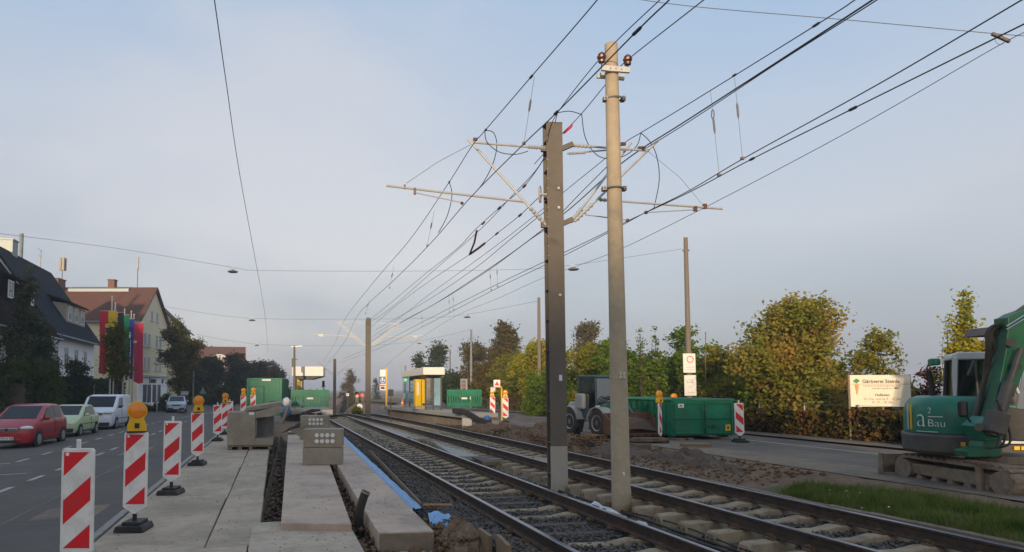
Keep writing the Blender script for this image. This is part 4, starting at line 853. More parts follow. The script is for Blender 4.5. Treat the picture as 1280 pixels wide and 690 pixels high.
# ------------------------------------------------------------------ cars
def car(label, name, p, rz, L, W, H, paint, prof, cowl, roof0, roof1, rear, wheels, belt, group='parked cars', trim=True, van=False, lamp=None, plate='WN A 938', grille='chrome', round_lamp=False, wr=.30):
    """prof: (y, top z, half width factor); cowl/roof0/roof1/rear are station numbers"""
    t = thing(name, label, 'van' if van else 'car', p, rz, group); hw = W / 2; N = len(prof); b = MB(); zb = .20
    def ring(i):
        y, zt, k = prof[i]; w_ = hw * k; bl = min(belt, zt - .02) ; tum = .80 if not van else .90
        f = 0 if zt <= belt + .05 else min(1, (zt - belt) / (H - belt)); wt = w_ * (.93 - (.93 - tum) * f)
        R = [(-w_ * .9, zb), (-w_, zb + .16), (-w_ * 1.0, bl - .12), (-w_ * .97, bl), (-wt, zt - .05), (-wt * .86, zt)]
        return [Vector((x, y, z)) for x, z in R] + [Vector((-x, y, z)) for x, z in R[::-1]]
    RG = [ring(i) for i in range(N)]
    for R in RG: b.v += [tuple(v) for v in R]
    for i in range(N - 1):
        for k in range(12): a, c = i * 12 + k, i * 12 + (k + 1) % 12; b.f.append((a, c, c + 12, a + 12)); b.m.append(0)
    b.f.append(tuple(range(11, -1, -1))); b.m.append(0); b.f.append(tuple(range((N - 1) * 12, N * 12))); b.m.append(0)
    body = b.build('body', paint, t); me = body.data; me.polygons.foreach_set('use_smooth', [True] * len(me.polygons)); me.set_sharp_from_angle(angle=math.radians(32))
    def pane(name, Q, inset=.07, off=.008, m='window_dark'):
        c = sum(Q, Vector()) / 4; n = (Q[2] - Q[0]).cross(Q[3] - Q[1]).normalized()
        if n.dot(c - Vector((0, 0, .6))) < 0: n = -n
        q = [v.lerp(c, inset) + n * off for v in Q]; r = [v - n * .02 for v in q]; mb = MB(); mb.hexa(r + q); return mb.build(name, m, t)
    pane('windscreen', [RG[cowl][5], RG[cowl][6], RG[roof0][6], RG[roof0][5]], .05)
    pane('rear_window', [RG[roof1][5], RG[roof1][6], RG[rear][6], RG[rear][5]], .08)
    for sgn, (lo, hi) in ((-1, (3, 4)), (1, (8, 7))):
        mid = (roof0 + roof1) // 2 if roof1 - roof0 > 1 else None
        if van: sts = [(cowl, roof0, roof0, roof0 + 1)]
        else: sts = [(cowl, roof0, mid or roof1, mid or roof1)] + ([(mid, mid, roof1, roof1)] if mid else [])
        for a, a2, c, c2 in sts:
            A = RG[a][lo].lerp(RG[a][hi], .1); A2 = RG[a2][hi]; C = RG[c2][hi]; D = RG[c][lo]
            if a == cowl: A = A.lerp(RG[a2][lo], .25); A2 = A2
            if van: C, D = RG[roof0 + 1][hi].lerp(RG[roof0 + 1][lo], .15), RG[roof0 + 1][lo]
            pane('side_window', [A, D, C, A2], .09)
    f = prof[0][0]
    b = MB(); b.prism([(-hw * .80, .22), (hw * .80, .22), (hw * .84, .40), (-hw * .84, .40)], f - .03, f + .1) if trim else b.box((0, f, .3), (hw * 1.2, .06, .12)); b.build('bumper', 'car_trim' if trim else paint, t, bevel=.02)
    b = MB(); b.box((0, f - .02, .26), (hw * .9, .05, .09)); b.build('air_intake', 'car_trim', t)
    zl = lamp or belt - .22
    for sg in (-1, 1):
        b = MB()
        if round_lamp: b.ball((sg * hw * .66, f + .10, zl), (.12, .10, .10), 12, 8)
        else: b.ball((sg * hw * .70, f + .17, zl + .05), (hw * .27, .22, .085), 14, 8)
        b.build('headlight', 'car_lamp', t, smooth=True)
        b = MB(); y = prof[cowl][0] + .32; b.ball((sg * (hw + .08), y, belt + .07), (.10, .06, .08), 8, 6); b.bar((sg * hw * .93, y + .02, belt), (sg * (hw + .05), y, belt + .04), .04); b.build('wing_mirror', paint if not van else 'car_trim', t)
    b = MB(); b.prism([(-hw * .42, zl - .07), (hw * .42, zl - .07), (hw * .46, zl + .05), (-hw * .46, zl + .05)], f - .03, f + .08)
    if grille == 'chrome':
        g_ = b.build('grille', 'rim', t, bevel=.015); b = MB()
        for k in range(3): b.box((0, f - .034, zl - .035 + .028 * k), (hw * .76, .012, .012))
        b.lathe([(.05, -.05), (.05, -.02)], (0, f + .0, zl), 14, 'y'); b.build('grille_bars', 'car_trim', t)
    elif grille: b.build('grille', 'car_trim', t, bevel=.015)
    pl = MB(); pl.box((0, f - .05, .37), (.50, .015, .115)); pp_ = pl.build('number_plate', 'plate', t)
    b = MB(); b.box((-.235, f - .059, .37), (.035, .005, .11)); b.build('country_strip', 'eu_blue', pp_)
    if plate: text('plate_text', plate, .11, (.02, f - .059, .37), (math.pi / 2, 0, 0), 'ink', pp_, 'CENTER', sx=.85)
    for wy in wheels:
        for sg in (-1, 1):
            b = MB(); b.lathe([(wr + .055, -.02), (wr + .055, .012)], (sg * (hw - .005), wy, wr + .01), 20, 'x'); b.build('wheel_arch', 'car_trim', t)
            b = MB(); b.lathe([(wr * .6, -.09), (wr * .97, -.09), (wr, -.06), (wr, .06), (wr * .97, .09), (wr * .6, .085)], (sg * (hw - .07), wy, wr), 20, 'x'); wl = b.build('wheel', 'tyre', t)
            b = MB(); b.lathe([(wr * .64, -.02), (wr * .64, .02), (wr * .5, .028), (wr * .12, .02)] if sg > 0 else [(wr * .12, -.02), (wr * .5, -.028), (wr * .64, -.02), (wr * .64, .02)], (sg * (hw + .005), wy, wr), 14, 'x'); b.build('rim', 'rim', wl)
    y0, y1 = prof[roof0][0], prof[roof1][0]
    for sg in (-1, 1):
        b = MB()
        for yy in ([(y0 + y1) / 2 - .1] if not van else [y0 + .35]):
            b.box((sg * hw * 1.003, yy, (belt + .35) / 2), (.012, .012, belt - .40)); b.box((sg * hw * 1.004, yy - .16, belt - .14), (.02, .14, .03))
        b.box((sg * hw * 1.0, (wheels[0] + wheels[1]) / 2, .26), (.02, wheels[1] - wheels[0] - .75, .05)); b.box((sg * hw * 1.002, (wheels[0] + wheels[1]) / 2, .56), (.015, wheels[1] - wheels[0] - .3, .03))
        b.build('door_trim', 'car_trim', t)
    b = MB()
    for sg in (-1, 1): b.box((sg * hw * .80, prof[-1][0] + .0, .85), (.16, .05, .3))
    b.build('tail_lights', 'sign_red', t); return t
def cp(px, py, extra=0):
    z = -.3
    for _ in range(12):
        p = gp(px, py, z); z = roadz(ls(p.x, p.y)[0])
    return p
def car_at(l, s): return S(l, s, roadz(l))
car('red hatchback parked first in the row of cars, chrome grille facing the viewer', 'parked_car', car_at(-8.98, 32.0), TH - .06, 3.62, 1.74, 1.58, 'car_red',
    [(-1.81, .62, .80), (-1.76, .74, .93), (-1.60, .82, .98), (-1.15, 1.0, 1.0), (-1.0, 1.04, 1.0), (-.15, 1.50, 1.0), (.45, 1.58, 1.0), (1.2, 1.54, 1.0), (1.68, 1.0, .97), (1.78, .6, .92)], 4, 5, 7, 8, (-1.2, 1.22), .98, lamp=.68, trim=False, wr=.30)
car('pale lime small car with round headlight parked between the red hatchback and the white van', 'parked_car', car_at(-8.95, 37.9), TH - .05, 3.43, 1.63, 1.42, 'car_lime',
    [(-1.71, .52, .80), (-1.66, .66, .93), (-1.5, .74, .98), (-1.0, .93, 1.0), (-.85, .96, 1.0), (-.1, 1.37, 1.0), (.4, 1.42, 1.0), (1.0, 1.39, 1.0), (1.6, .95, .97), (1.7, .55, .92)], 4, 5, 7, 8, (-1.15, 1.15), .90, lamp=.60, round_lamp=True, grille=None, plate=None, wr=.27)
car('white delivery van parked behind the pale lime car', 'delivery_van', car_at(-8.75, 44.1), TH - .03, 4.3, 1.83, 1.84, 'car_white',
    [(-2.15, .62, .82), (-2.1, .80, .94), (-1.9, .95, .98), (-1.45, 1.12, 1.0), (-1.25, 1.16, 1.0), (-.55, 1.75, 1.0), (.2, 1.84, 1.0), (2.0, 1.82, 1.0), (2.1, 1.05, .98), (2.15, .6, .96)], 4, 5, 7, 8, (-1.35, 1.4), 1.12, van=True, lamp=.86, plate=None, wr=.31)
car('silver blue car parked far off by the storefront and the bushy street tree', 'parked_car', S(-8.6, 73, roadz(-8.6)), TH + .10, 4.2, 1.75, 1.47, 'car_silver',
    [(-2.1, .55, .80), (-2.05, .68, .93), (-1.85, .78, .98), (-1.05, .95, 1.0), (-.9, .98, 1.0), (-.05, 1.42, 1.0), (.5, 1.47, 1.0), (1.2, 1.43, 1.0), (1.95, .98, .97), (2.08, .6, .92)], 4, 5, 7, 8, (-1.3, 1.3), .93, lamp=.66, grille='dark', plate=None)
# ------------------------------------------------------------------ concrete channel block on pallet
ub = thing('channel_block', 'C-shaped precast concrete channel block standing on a pallet beside the beacons', 'concrete block', gp(300, 562, -.113), TH + .0)
def ubl(px, py, d): return loc_in(ub, at(px, py, d))
dU = ub.location.y; k = dU / FOC
def ux(px): return (px - 300) * k
zt = .13 + (556 - 518) * k
b = MB(); zp = .13; H_ = 1.06
b.prism([(ux(284), zp), (ux(318), zp), (ux(318), zp + H_), (ux(284), zp + H_ - .02)], -.02, 1.3); b.build('side_wall', 'precast', ub, bevel=.012)
b = MB(); b.prism([(ux(318) + .003, zp), (ux(340), zp), (ux(341), zp + .19), (ux(318) + .003, zp + .21)], -.018, 1.3); b.build('base_plate', 'precast', ub, bevel=.012)
b = MB(); b.prism([(ux(318) + .003, zp + .86), (ux(338), zp + .90), (ux(352), zp + 1.06), (ux(352), zp + 1.20), (ux(346), zp + 1.22), (ux(318) + .003, zp + H_)], -.016, 1.3); b.build('top_plate', 'precast', ub, bevel=.012)
b = MB(); b.hexa([(ux(306), .1, zp + H_ + .004), (ux(350), .1, zp + 1.215), (ux(350), 1.5, zp + 1.23), (ux(306), 1.5, zp + H_ + .02)] + [(ux(306), .1, zp + H_ + .12), (ux(350), .1, zp + 1.36), (ux(350), 1.5, zp + 1.38), (ux(306), 1.5, zp + H_ + .14)]); o = b.build('cover_slab', 'precast', None, bevel=.012); o.matrix_world = ub.matrix_basis
tag(o, 'sloping precast slab lying on top of the concrete channel block', 'slab')
b = MB()
for i in range(4): b.box((ux(326) + .06 * i, 1.0 - .1 * i, zp + .52), (.03, .03, .6))
b.hexa([(ux(318) + .01, 1.25, zp + .2), (ux(341), 1.25, zp + .2), (ux(341), 1.29, zp + .2), (ux(318) + .01, 1.29, zp + .2)] + [(ux(318) + .01, 1.25, zp + .88), (ux(341), 1.25, zp + .9), (ux(341), 1.29, zp + .9), (ux(318) + .01, 1.29, zp + .88)]); b.build('back_grating', 'steel_grey', ub)
b = MB(); b.box((ux(313.5), -.024, zp + 1.0), (.16, .01, .08)); b.build('paper_tag', 'sign_white', ub)
pal = thing('pallet', 'worn wooden pallet under the concrete channel block', 'pallet', ub.location, TH)
for y in (0, .4, .8, 1.2): b = MB(); b.box(((ux(284) + ux(340)) / 2, y, .108), (ux(340) - ux(284) - .04, .12, .03)); b.build('deck_board', 'timber', pal)
for x in (ux(288), ux(300), ux(313), ux(336)): b = MB(); b.box((x, .6, .045), (.12, 1.3, .085)); b.build('runner', 'timber', pal)
# ------------------------------------------------------------------ duct blocks with eight pipes
def duct_block(px0, px1, ybase, h1, h2, lab, dp=.55):
    p0 = gp(px0, ybase, 0); k = p0.y / FOC; w_ = (px1 - px0) * k; t = thing('duct_block', lab, 'concrete block', p0 + Vector((0, 0, .002)), .02, 'concrete duct blocks')
    b = MB(); b.box((w_ / 2, dp / 2, h1 / 2), (w_, dp, h1)); b.build('lower_block', 'precast', t, bevel=.012)
    b = MB(); b.box((w_ / 2 + .012, dp / 2 - .01, h1 + .008 + h2 / 2), (w_ - .01, dp, h2)); b.build('upper_block', 'precast', t, bevel=.012)
    r = w_ * .052
    for i in range(4):
        for j in range(2):
            c = (w_ * (.36 + .133 * i), -.012, h1 + h2 * (.36 + .33 * j)); b = MB()
            n0 = [(r, -.03), (r, .02), (r * .8, .02), (r * .62, -.012)]; b.lathe(n0, c, 14, 'y'); b.build('duct_end', 'white_plastic', t)
    return t
duct_block(378, 427, 581, .40, .43, 'concrete duct block with eight white pipe ends standing nearest on the slab')
duct_block(374.5, 410, 549.5, .40, .44, 'concrete duct block half hidden behind the nearest one with pipe ends')
# bent black pipe out of the ground
bp = gp(450, 664, -.24); t = thing('pipe_stub', 'black ribbed pipe end bending up out of the ground between the slabs', 'pipe', bp)
P = smooth_path([(0, .05, -.1), (-.015, .03, .12), (0, 0, .30), (.05, -.02, .48), (.085, -.03, .56)], 8); b = MB(); b.tube(P, [.062 + .003 * (i % 2) for i in range(len(P))], 14, cap=False); b.build('pipe', 'pipe_black', t)
b = MB(); d = (P[-1] - P[-2]).normalized(); b.tube([P[-1] - d * .02, P[-1] + d * .012], .052, 14); b.build('pipe_mouth', 'mud_load', t)
b = MB(); b.tube([P[-1] - d * .012, P[-1] + d * .008], [.066, .066], 14, cap=False); b.build('rim_edge', 'slab_concrete', t)
# ------------------------------------------------------------------ between the tracks
def cable(lab, pts, r, m, name='ground_cable', grp='cables between the tracks'):
    b = MB(); b.tube(smooth_path(pts, 5), r, 6); return tag(b.build(name, m, smooth=True), lab, 'cable', grp)
for i in range(5):
    r_ = random.Random(i); pts = [S(5.32 + .035 * i + .10 * math.sin(.35 * s + i) + r_.uniform(-.03, .03) + max(0, 10.5 - s) * .06, s, -.30 + .02 * i + r_.uniform(-.015, .015)) for s in [6, 7.5, 9, 10.5, 12, 13.5, 15, 16.5, 18]]
    cable(['black cable lowest in the bundle beside the sleeper ends', 'black cable second in the bundle beside the sleeper ends', 'thick black cable in the middle of the bundle between the tracks', 'black cable lying against the pale rag side of the bundle', 'black cable on top of the bundle between the tracks'][i], pts, [.02, .026, .03, .02, .018][i], 'black_rubber')
cable('single thin black cable looping over the pale sleeper ends', [S(5.62, 6, -.12), S(5.66, 7.5, -.18), S(5.7, 9, -.16), S(5.66, 10.2, -.2), S(5.55, 11.5, -.28), S(5.5, 13, -.3)], .012, 'black_rubber')
for k in range(2):
    cable(['white cable running out from under the wooden cover board, towards the rail', 'white cable running out from under the wooden cover board, towards the poles'][k], [S(5.0 + .09 * k, 17.2, -.16), S(4.98 + .10 * k, 16.2, -.2), S(5.0 + .08 * k, 15.0, -.27), S(5.02 + .06 * k, 14, -.3)], .022, 'tarp_white')
    cable(['white pipe lying along the rail before the concrete pole, nearer the rail', 'white pipe lying along the rail before the concrete pole, nearer the pole'][k], [S(5.05 + .07 * k, 13.1, -.28), S(5.10 + .08 * k, 12.3, -.21), S(5.16 + .08 * k, 11.4, -.19), S(5.16 + .07 * k, 10.4, -.2), S(5.10 + .07 * k, 9, -.22), S(5.06 + .07 * k, 7.5, -.22)], .026, 'tarp_white')
r_ = random.Random(8); b = MB(); b.grid(lambda u, v: S(5.18 + .40 * u + .05 * math.sin(5 * v) + r_.uniform(-.03, .03) - .1 * v, 11.35 - 2.2 * v + .25 * u + r_.uniform(-.05, .05), -.20 - .05 * u + .05 * math.sin(9 * u + 5 * v) + r_.uniform(-.015, .015)), [i / 8 for i in range(9)], [i / 14 for i in range(15)])
tag(b.build('rag', 'tarp_white', fix=False), 'crumpled dirty white sheet lying at the foot of the concrete pole', 'sheet')
b = MB(); b.box(S(5.62, 10.95, -.16), (.26, .12, .09), rz=.3); tag(b.build('rusty_piece', 'rust', bevel=.01), 'short rusty timber piece at the foot of the concrete pole', 'timber')
def cover(P, lab, z=-.13, th=.12, m='cover_concrete', name='duct_cover'):
    q = [gp(x, y, z + .02) for x, y in P]; b = MB(); b.hexa([v + Vector((0, 0, -th)) for v in q] + q); return tag(b.build(name, m, bevel=.012), lab, 'cover slab', 'pale cover slabs between the tracks')
cover([(598, 570), (569, 570), (541, 552), (566, 552)], 'pale concrete cover slab between the tracks, nearest to the wooden board')
cover([(524, 545), (505, 546), (432, 522), (444, 521.5)], 'long pale concrete strip between the tracks, reaching back to the second steel pole')
cover([(543, 547.5), (514, 548), (512, 546.5), (541, 546)], 'thin pale slab edge crossing between the two concrete covers')
b = MB(); q = [gp(x, y, -.1) for x, y in [(604, 577), (640, 575), (632, 568), (590, 571)]]; b.hexa([v + Vector((0, 0, -.05)) for v in q] + q); tag(b.build('cover_sheet', 'steel_sleeper' if 0 else 'sleeper_steel', bevel=.01), 'dark flat sheet lying on the wooden board between the tracks', 'sheet')
b = MB(); a, e_ = gp(603, 580, -.13), gp(645, 577, -.13); b.bar(a, e_, .06, .10); tag(b.build('cover_board', 'timber', bevel=.006), 'pale wooden board on edge between the tracks, before the first steel pole', 'board')
b = MB(); b.hexa([gp(x, y, -.25) for x, y in ((667, 590), (690, 592), (690, 585), (668, 583))] + [gp(x, y, -.25) + Vector((0, 0, .25)) for x, y in ((667, 590), (690, 592), (690, 585), (668, 583))]); tag(b.build('concrete_lump', 'precast', bevel=.02), 'broken concrete lump beside the foot of the nearest steel pole', 'concrete')
# ------------------------------------------------------------------ far road side: soil, slabs, verge
def rz_(l): return .0
rr = sheet('far_road', 'asphalt_far', 13.2, 17.7, 4, 150, lambda l: .0, nl=3)
sheet('far_road_edge', 'asphalt_dusty', 11.6, 13.2, 4, 60, lambda l: .0, nl=2)
mk = MB(); strip(16.0, 16.14, 4, 60, lambda l: 0.0)
tag(mk.build('far_road_markings', 'road_paint'), kind='structure')
sheet('far_footway', 'asphalt_dusty', 17.7, 19.0, 4, 110, lambda l: .06, nl=1)
sheet('far_field', 'grass_soil', 19.0, 120, -10, 200, lambda l: .02, ds=10, nl=6)
b = MB(); r_ = random.Random(5)
us = [5 + .3 * i for i in range(150)]
b.grid(lambda s, l: S(l + (r_.uniform(-.12, .12) if l > 8.5 else 0), s, {0: -.34, 1: -.16, 2: -.06, 3: -.02, 4: -.012}[int(round((l - 8.6) / .75))] + r_.uniform(-.04, .04) * (l < 11.3)), us, [8.6 + .75 * i for i in range(5)])
tag(b.build('bank', 'dirt', fix=False), kind='structure')
heap(9.1, 23.5, 1.1, 4.2, .62, -.2, 2, 'soil_heap', 'soil', 'long brown heap of earth piled between the track and the wheel loader', 'soil', 34, .10)
heap(9.6, 31.5, .7, 3.2, .30, -.15, 6, 'soil_heap', 'soil', 'low strip of earth along the cut road edge near the platform end', 'soil', 26, .10)
heap(10.2, 15.6, .55, 2.6, .32, -.16, 9, 'soil_heap', 'dark_dirt', 'dark ridge of broken ground along the road edge, before the grass verge', 'soil', 26, .14)
heap(10.0, 19.0, .8, 2.2, .26, -.16, 12, 'soil_heap', 'dark_dirt', 'dark lumpy earth in front of the green skip and stacked timbers', 'soil', 26, .14)
tag(stones('bank_rubble', np.concatenate([scatter(8.6, 11.3, 12, 36, 2200, lambda l, s: -.16 + .12 * (l - 8.6) / 2.7 + random.uniform(-.03, .08), seed=21), scatter(8.4, 10.2, 20, 27, 1800, lambda l, s: .05 + random.uniform(-.15, .2), seed=22)]), .05, 'soil', seed=21), kind='stuff')
def chunk(px, py, d, wx, wy, hz, m, lab, rz=0, name='asphalt_chunk', zc=None):
    p = at(px, py, d); b = MB(); r = random.Random(px); P = []
    for z in (0, hz):
        for x, y in ((-.5, -.5), (.5, -.5), (.5, .5), (-.5, .5)): P.append(Vector((x * wx * r.uniform(.8, 1.1), y * wy * r.uniform(.8, 1.1), z + r.uniform(-.02, .02))))
    b.hexa(P); o = b.build(name, m, None, loc=p, rz=rz, bevel=.02); return tag(o, lab, 'chunk', 'broken chunks along the road edge')
chunk(1024, 597, 15.8, 1.1, .5, .12, 'slab_side', 'reddish flat broken slab lying at the end of the grass verge', .3)
chunk(988, 598, 16.3, .7, .45, .22, 'slab_side', 'pale brown broken chunk beside the reddish slab at the verge end', .1)
chunk(965, 588, 17.2, .9, .5, .16, 'dirt', 'brown broken chunk on the dark ridge of ground', .5)
chunk(905, 583, 18.5, 1.0, .25, .07, 'slab_side', 'thin pale strip of broken edging lying before the stacked timbers', .25)
chunk(810, 552, 23, 1.2, .6, .14, 'dirt', 'flat broken plate of road surface lying under the beacon at the skip', .1)
chunk(775, 556, 23.5, .9, .6, .16, 'dirt', 'flat broken plate of road surface below the loader bucket', .4)
chunk(800, 566, 21, .55, .4, .28, 'dark_dirt', 'dark lump of broken ground just right of the concrete pole', .3)
chunk(1068, 585, 16.5, .5, .3, .08, 'dirt', 'small brown fragment on the dusty road edge near the dozer blade', .3)
t = thing('timber_stack', 'stack of short square timbers on the ground in front of the green skip', 'timber', at(870, 567, 21.4), .05)
for i, (x, z, w_, m) in enumerate(((-.10, .08, .38, 'timber'), (.30, .08, .36, 'timber'), (.0, .24, .86, 'timber'))): b = MB(); b.box((x, 0, z), (w_, .35, .155)); b.build('timber_block', m, t, bevel=.012)
# kerb stones and verge
for i in range(24):
    s0 = 5.6 + i * .8; l = 8.60 + .016 * (10 - s0); b = MB(); b.box((0, 0, 0), (.14, .785, .28))
    if s0 > 13.5: break
    o = b.build('kerb_stone', 'kerb', None, loc=S(l, s0, -.19 + random.uniform(-.015, .015)), rz=TH + random.uniform(-.02, .02), bevel=.012); tag(o, 'brown edging stones in a row between the ballast and the grass verge', 'kerb stone', 'edging stones of the verge')
vg = MB(); r_ = random.Random(2)
def vz(l, s): return -.10 + .10 * sstep(8.7, 9.4, l) * (1 - .3 * sstep(9.8, 10.8, l)) + .03 * math.sin(2 * s) * math.sin(3 * l)
vg.grid(lambda s, l: S(l, s, vz(l, s) - .12 * sstep(10.2, 11.6, s)), [4 + .4 * i for i in range(20)], [8.68 + .3 * i for i in range(9)])
tag(vg.build('verge', 'grass_soil', smooth=True), kind='structure')
r = np.random.default_rng(4); n = 40000; s_ = 4.5 + 6.1 * r.random(n); l_ = 8.68 + 2.2 * r.random(n)
keep = l_ < 10.75 - .28 * np.clip(s_ - 7, 0, 9) * r.uniform(.7, 1.15, n); l_, s_ = l_[keep], s_[keep]
keep = (np.sin(2.3 * l_ + 1.1 * s_) + np.sin(1.7 * s_ - 2.9 * l_) + 1.1 * r.random(len(l_))) > -.95; l_, s_ = l_[keep], s_[keep]
B_ = np.array([tuple(S(a, c, vz(a, c))) for a, c in zip(l_, s_)]); n = len(B_); a = r.random(n) * 6.28; h = (.05 + .15 * r.random(n) ** 1.6) * (.75 + .5 * np.sin(3 * l_ + 1.7 * s_) ** 2); ln = .07 * r.normal(size=(n, 2))
dx = np.stack([np.cos(a), np.sin(a), 0 * a], 1) * .007; top = B_ + np.stack([ln[:, 0], ln[:, 1], h], 1)
tag(soup('grass', np.stack([B_ - dx, B_ + dx, top], 1).reshape(-1, 3), np.arange(3 * n).reshape(n, 3), 'leaf_grass'), kind='stuff')
k = r.integers(0, n, 16); fl = MB()
for i in k: fl.ball(tuple(top[i]), (.015, .015, .011), 6, 4)
tag(fl.build('clover_heads', 'sign_white'), kind='stuff')
k = scatter(8.3, 8.55, 5, 12, 500, lambda l, s: -.2, seed=31); tag(leaves('weeds', k, .06, 'leaf_grass', None), kind='stuff')
for (px_, py_, d_) in ((985, 596, 16.4), (932, 594, 17.5)):
    pass
# ------------------------------------------------------------------ green skip
SK = gp(842, 550, .0); sk = thing('skip_container', 'open green steel skip with double doors standing on timber blocks on the far road', 'skip', SK, TH - .04)
kk = SK.y / FOC; Wd = 2.32; Hs = 1.26; Ls = 5.6; z0 = .14
b = MB(); tk = .05
b.hexa([(0, .03, z0), (Wd, .03, z0), (Wd, Ls, z0), (0, Ls, z0), (0, .03, z0 + .06), (Wd, .03, z0 + .06), (Wd, Ls, z0 + .06), (0, Ls, z0 + .06)])
b.box((tk / 2, Ls / 2 + .02, z0 + .06 + (Hs - .06) / 2), (tk, Ls - .04, Hs - .07)); b.box((Wd - tk / 2, Ls / 2 + .02, z0 + .06 + (Hs - .06) / 2), (tk, Ls - .04, Hs - .07)); b.box((Wd / 2, Ls - tk / 2, z0 + .06 + (Hs - .06) / 2), (Wd - 2 * tk - .004, tk, Hs - .07))
b.build('body', 'green_paint', sk, bevel=.008)
for x0, x1 in ((.03, Wd / 2 - .01), (Wd / 2 + .01, Wd - .03)):
    b = MB(); b.box(((x0 + x1) / 2, .015, z0 + Hs / 2 + .0), (x1 - x0, .05, Hs - .06)); d = b.build('door', 'green_paint', sk, bevel=.006)
    b = MB(); xm = (x0 + x1) / 2; w_ = x1 - x0
    for z in (.10, .62, 1.16): b.box((xm, -.035, z0 + z), (w_ - .04, .055, .05 if z != .62 else .04))
    for x in (x0 + .05, x1 - .05): b.box((x, -.034, z0 + .63), (.06, .050, 1.0))
    b.build('door_ribs', 'green_dark' if 0 else 'green_paint', d, bevel=.005)
b = MB(); b.box((0, 0, 0), (.085, .10, Hs - .12)); rib = b.mesh('side_rib', 'green_paint')
for y in [.5 + .46 * i for i in range(12)]:
    for x in (-.045, Wd + .045): link('side_rib', rib, sk, (x, y, z0 + Hs / 2))
b = MB(); b.tube([(-.02, 0, z0 + Hs), (-.02, Ls, z0 + Hs)], .05, 8); b.tube([(Wd + .02, 0, z0 + Hs), (Wd + .02, Ls, z0 + Hs)], .05, 8); b.tube([(-.02, Ls, z0 + Hs), (Wd + .02, Ls, z0 + Hs)], .05, 8); b.box((Wd / 2, .012, z0 + Hs - .01), (Wd, .07, .06)); b.build('rim', 'green_paint', sk)
b = MB()
for x in (Wd / 2 - .05, Wd / 2 + .05): b.tube([(x, -.06, z0 + .06), (x, -.06, z0 + Hs - .08)], .018, 6)
for z in (.30, .88): b.box((Wd / 2, -.065, z0 + z), (.22, .03, .05))
b.bar((Wd / 2 + .05, -.07, z0 + .34), (Wd / 2 + .62, -.07, z0 + .32), .03); b.box((Wd / 2 + .36, -.08, z0 + .33), (.05, .03, .12)); b.build('locking_bar', 'green_dark', sk)
for x in (.02, Wd - .02):
    for z in (.2, .6, 1.05): b = MB(); b.tube([(x, -.02, z0 + z - .07), (x, -.02, z0 + z + .07)], .03, 8); b.build('hinge', 'green_dark', sk)
b = MB(); b.box((.28, -.018 - .03, z0 + 1.06), (.22, .012, .14)); pl = b.build('label_plate', 'sign_white', sk)
b = MB(); b.box((.28, -.056, z0 + 1.075), (.10, .004, .04)); b.box((.27, -.056, z0 + 1.025), (.15, .004, .02)); b.build('plate_print', 'sign_blue', pl)
b = MB(); b.box((Wd - .26, -.05, z0 + .28), (.20, .012, .22)); yl = b.build('yellow_plate', 'yellow', sk); b = MB(); b.box((Wd - .26, -.058, z0 + .28), (.06, .004, .10)); b.build('plate_print', 'ink', yl)
for x in (.15, Wd - .15): b = MB(); b.bar((x, .2, z0 - .03), (x, Ls - .2, z0 - .03), .12, .08); b.build('skid_rail', 'green_dark', sk)
for i, (x, w_, lab) in enumerate(((.22, .34, 'square timber block under the skip, below its label plate'), (.62, .2, 'narrow timber block under the skip, second from its ribbed side'), (Wd - .38, .36, 'pale timber block under the skip, below its yellow plate'))):
    b = MB(); b.box((0, .2, .034), (w_, .6, .064)); o = b.build('timber_block', 'timber', None, loc=sk.matrix_basis @ Vector((x, 0, 0)), rz=TH, bevel=.008); tag(o, lab, 'timber', 'timber blocks under the skip')
# the skip is loaded with earth at the back
# ------------------------------------------------------------------ wheel loader
PL = gp(742, 547, .0); dL = PL.y
lo = thing('wheel_loader', 'compact wheel loader with glass cab and earth-filled bucket behind the concrete pole', 'wheel loader', (PL.x + .72, dL + 1.1, .0), math.radians(20))
def lw(wy, sx): return Vector((sx * .68, wy, .52))
for wy in (-.72, 1.05):
    for sx in (-1, 1):
        c = lw(wy, sx); b = MB(); b.lathe([(.28, -.17), (.46, -.19), (.52, -.15), (.52, .15), (.46, .19), (.28, .17)], c, 24, 'x')
        for i in range(16): a = i * math.pi / 8; b.box(c + Vector((.08 * (-1) ** i, .52 * math.cos(a), .52 * math.sin(a))), (.22, .05, .05), rx=a)
        w_ = b.build('wheel', 'tyre_muddy', lo); b = MB(); b.lathe([(.30, .02), (.30, .06), (.22, .0), (.10, .03)] if sx > 0 else [(.10, -.03), (.22, 0), (.30, -.06), (.30, -.02)], c + Vector((sx * .14, 0, 0)), 18, 'x'); b.build('rim', 'loader_grey', w_)
        if wy > 0 or sx < 0:
            b = MB(); arc = [(math.cos(a), math.sin(a)) for a in [math.radians(x) for x in range(10, 171, 20)]]
            for i in range(len(arc) - 1):
                p, q = arc[i], arc[i + 1]; b.hexa([c + Vector((x, r * p_[0], r * p_[1])) for r in (.57, .61) for x, p_ in ((-.22, p), (.22, p), (.22, q), (-.22, q))])
            b.build('mudguard', 'loader_grey', lo)
b = MB(); P = [(.15, .55), (1.75, .62), (1.85, 1.0), (1.7, 1.28), (.25, 1.35), (.05, 1.1)]
b.prism(P, -.44, .44, frame=lambda u, v, w_: Vector((w_, u, v))); b.build('engine_hood', 'loader_grey', lo, bevel=.06)
b = MB(); b.box((0, -.55, .62), (.62, 1.3, .34)); b.build('front_frame', 'exc_grey', lo, bevel=.03)
cb = MB(); x0, y0, y1, z1, z2 = .60, -.30, .80, 1.02, 2.22
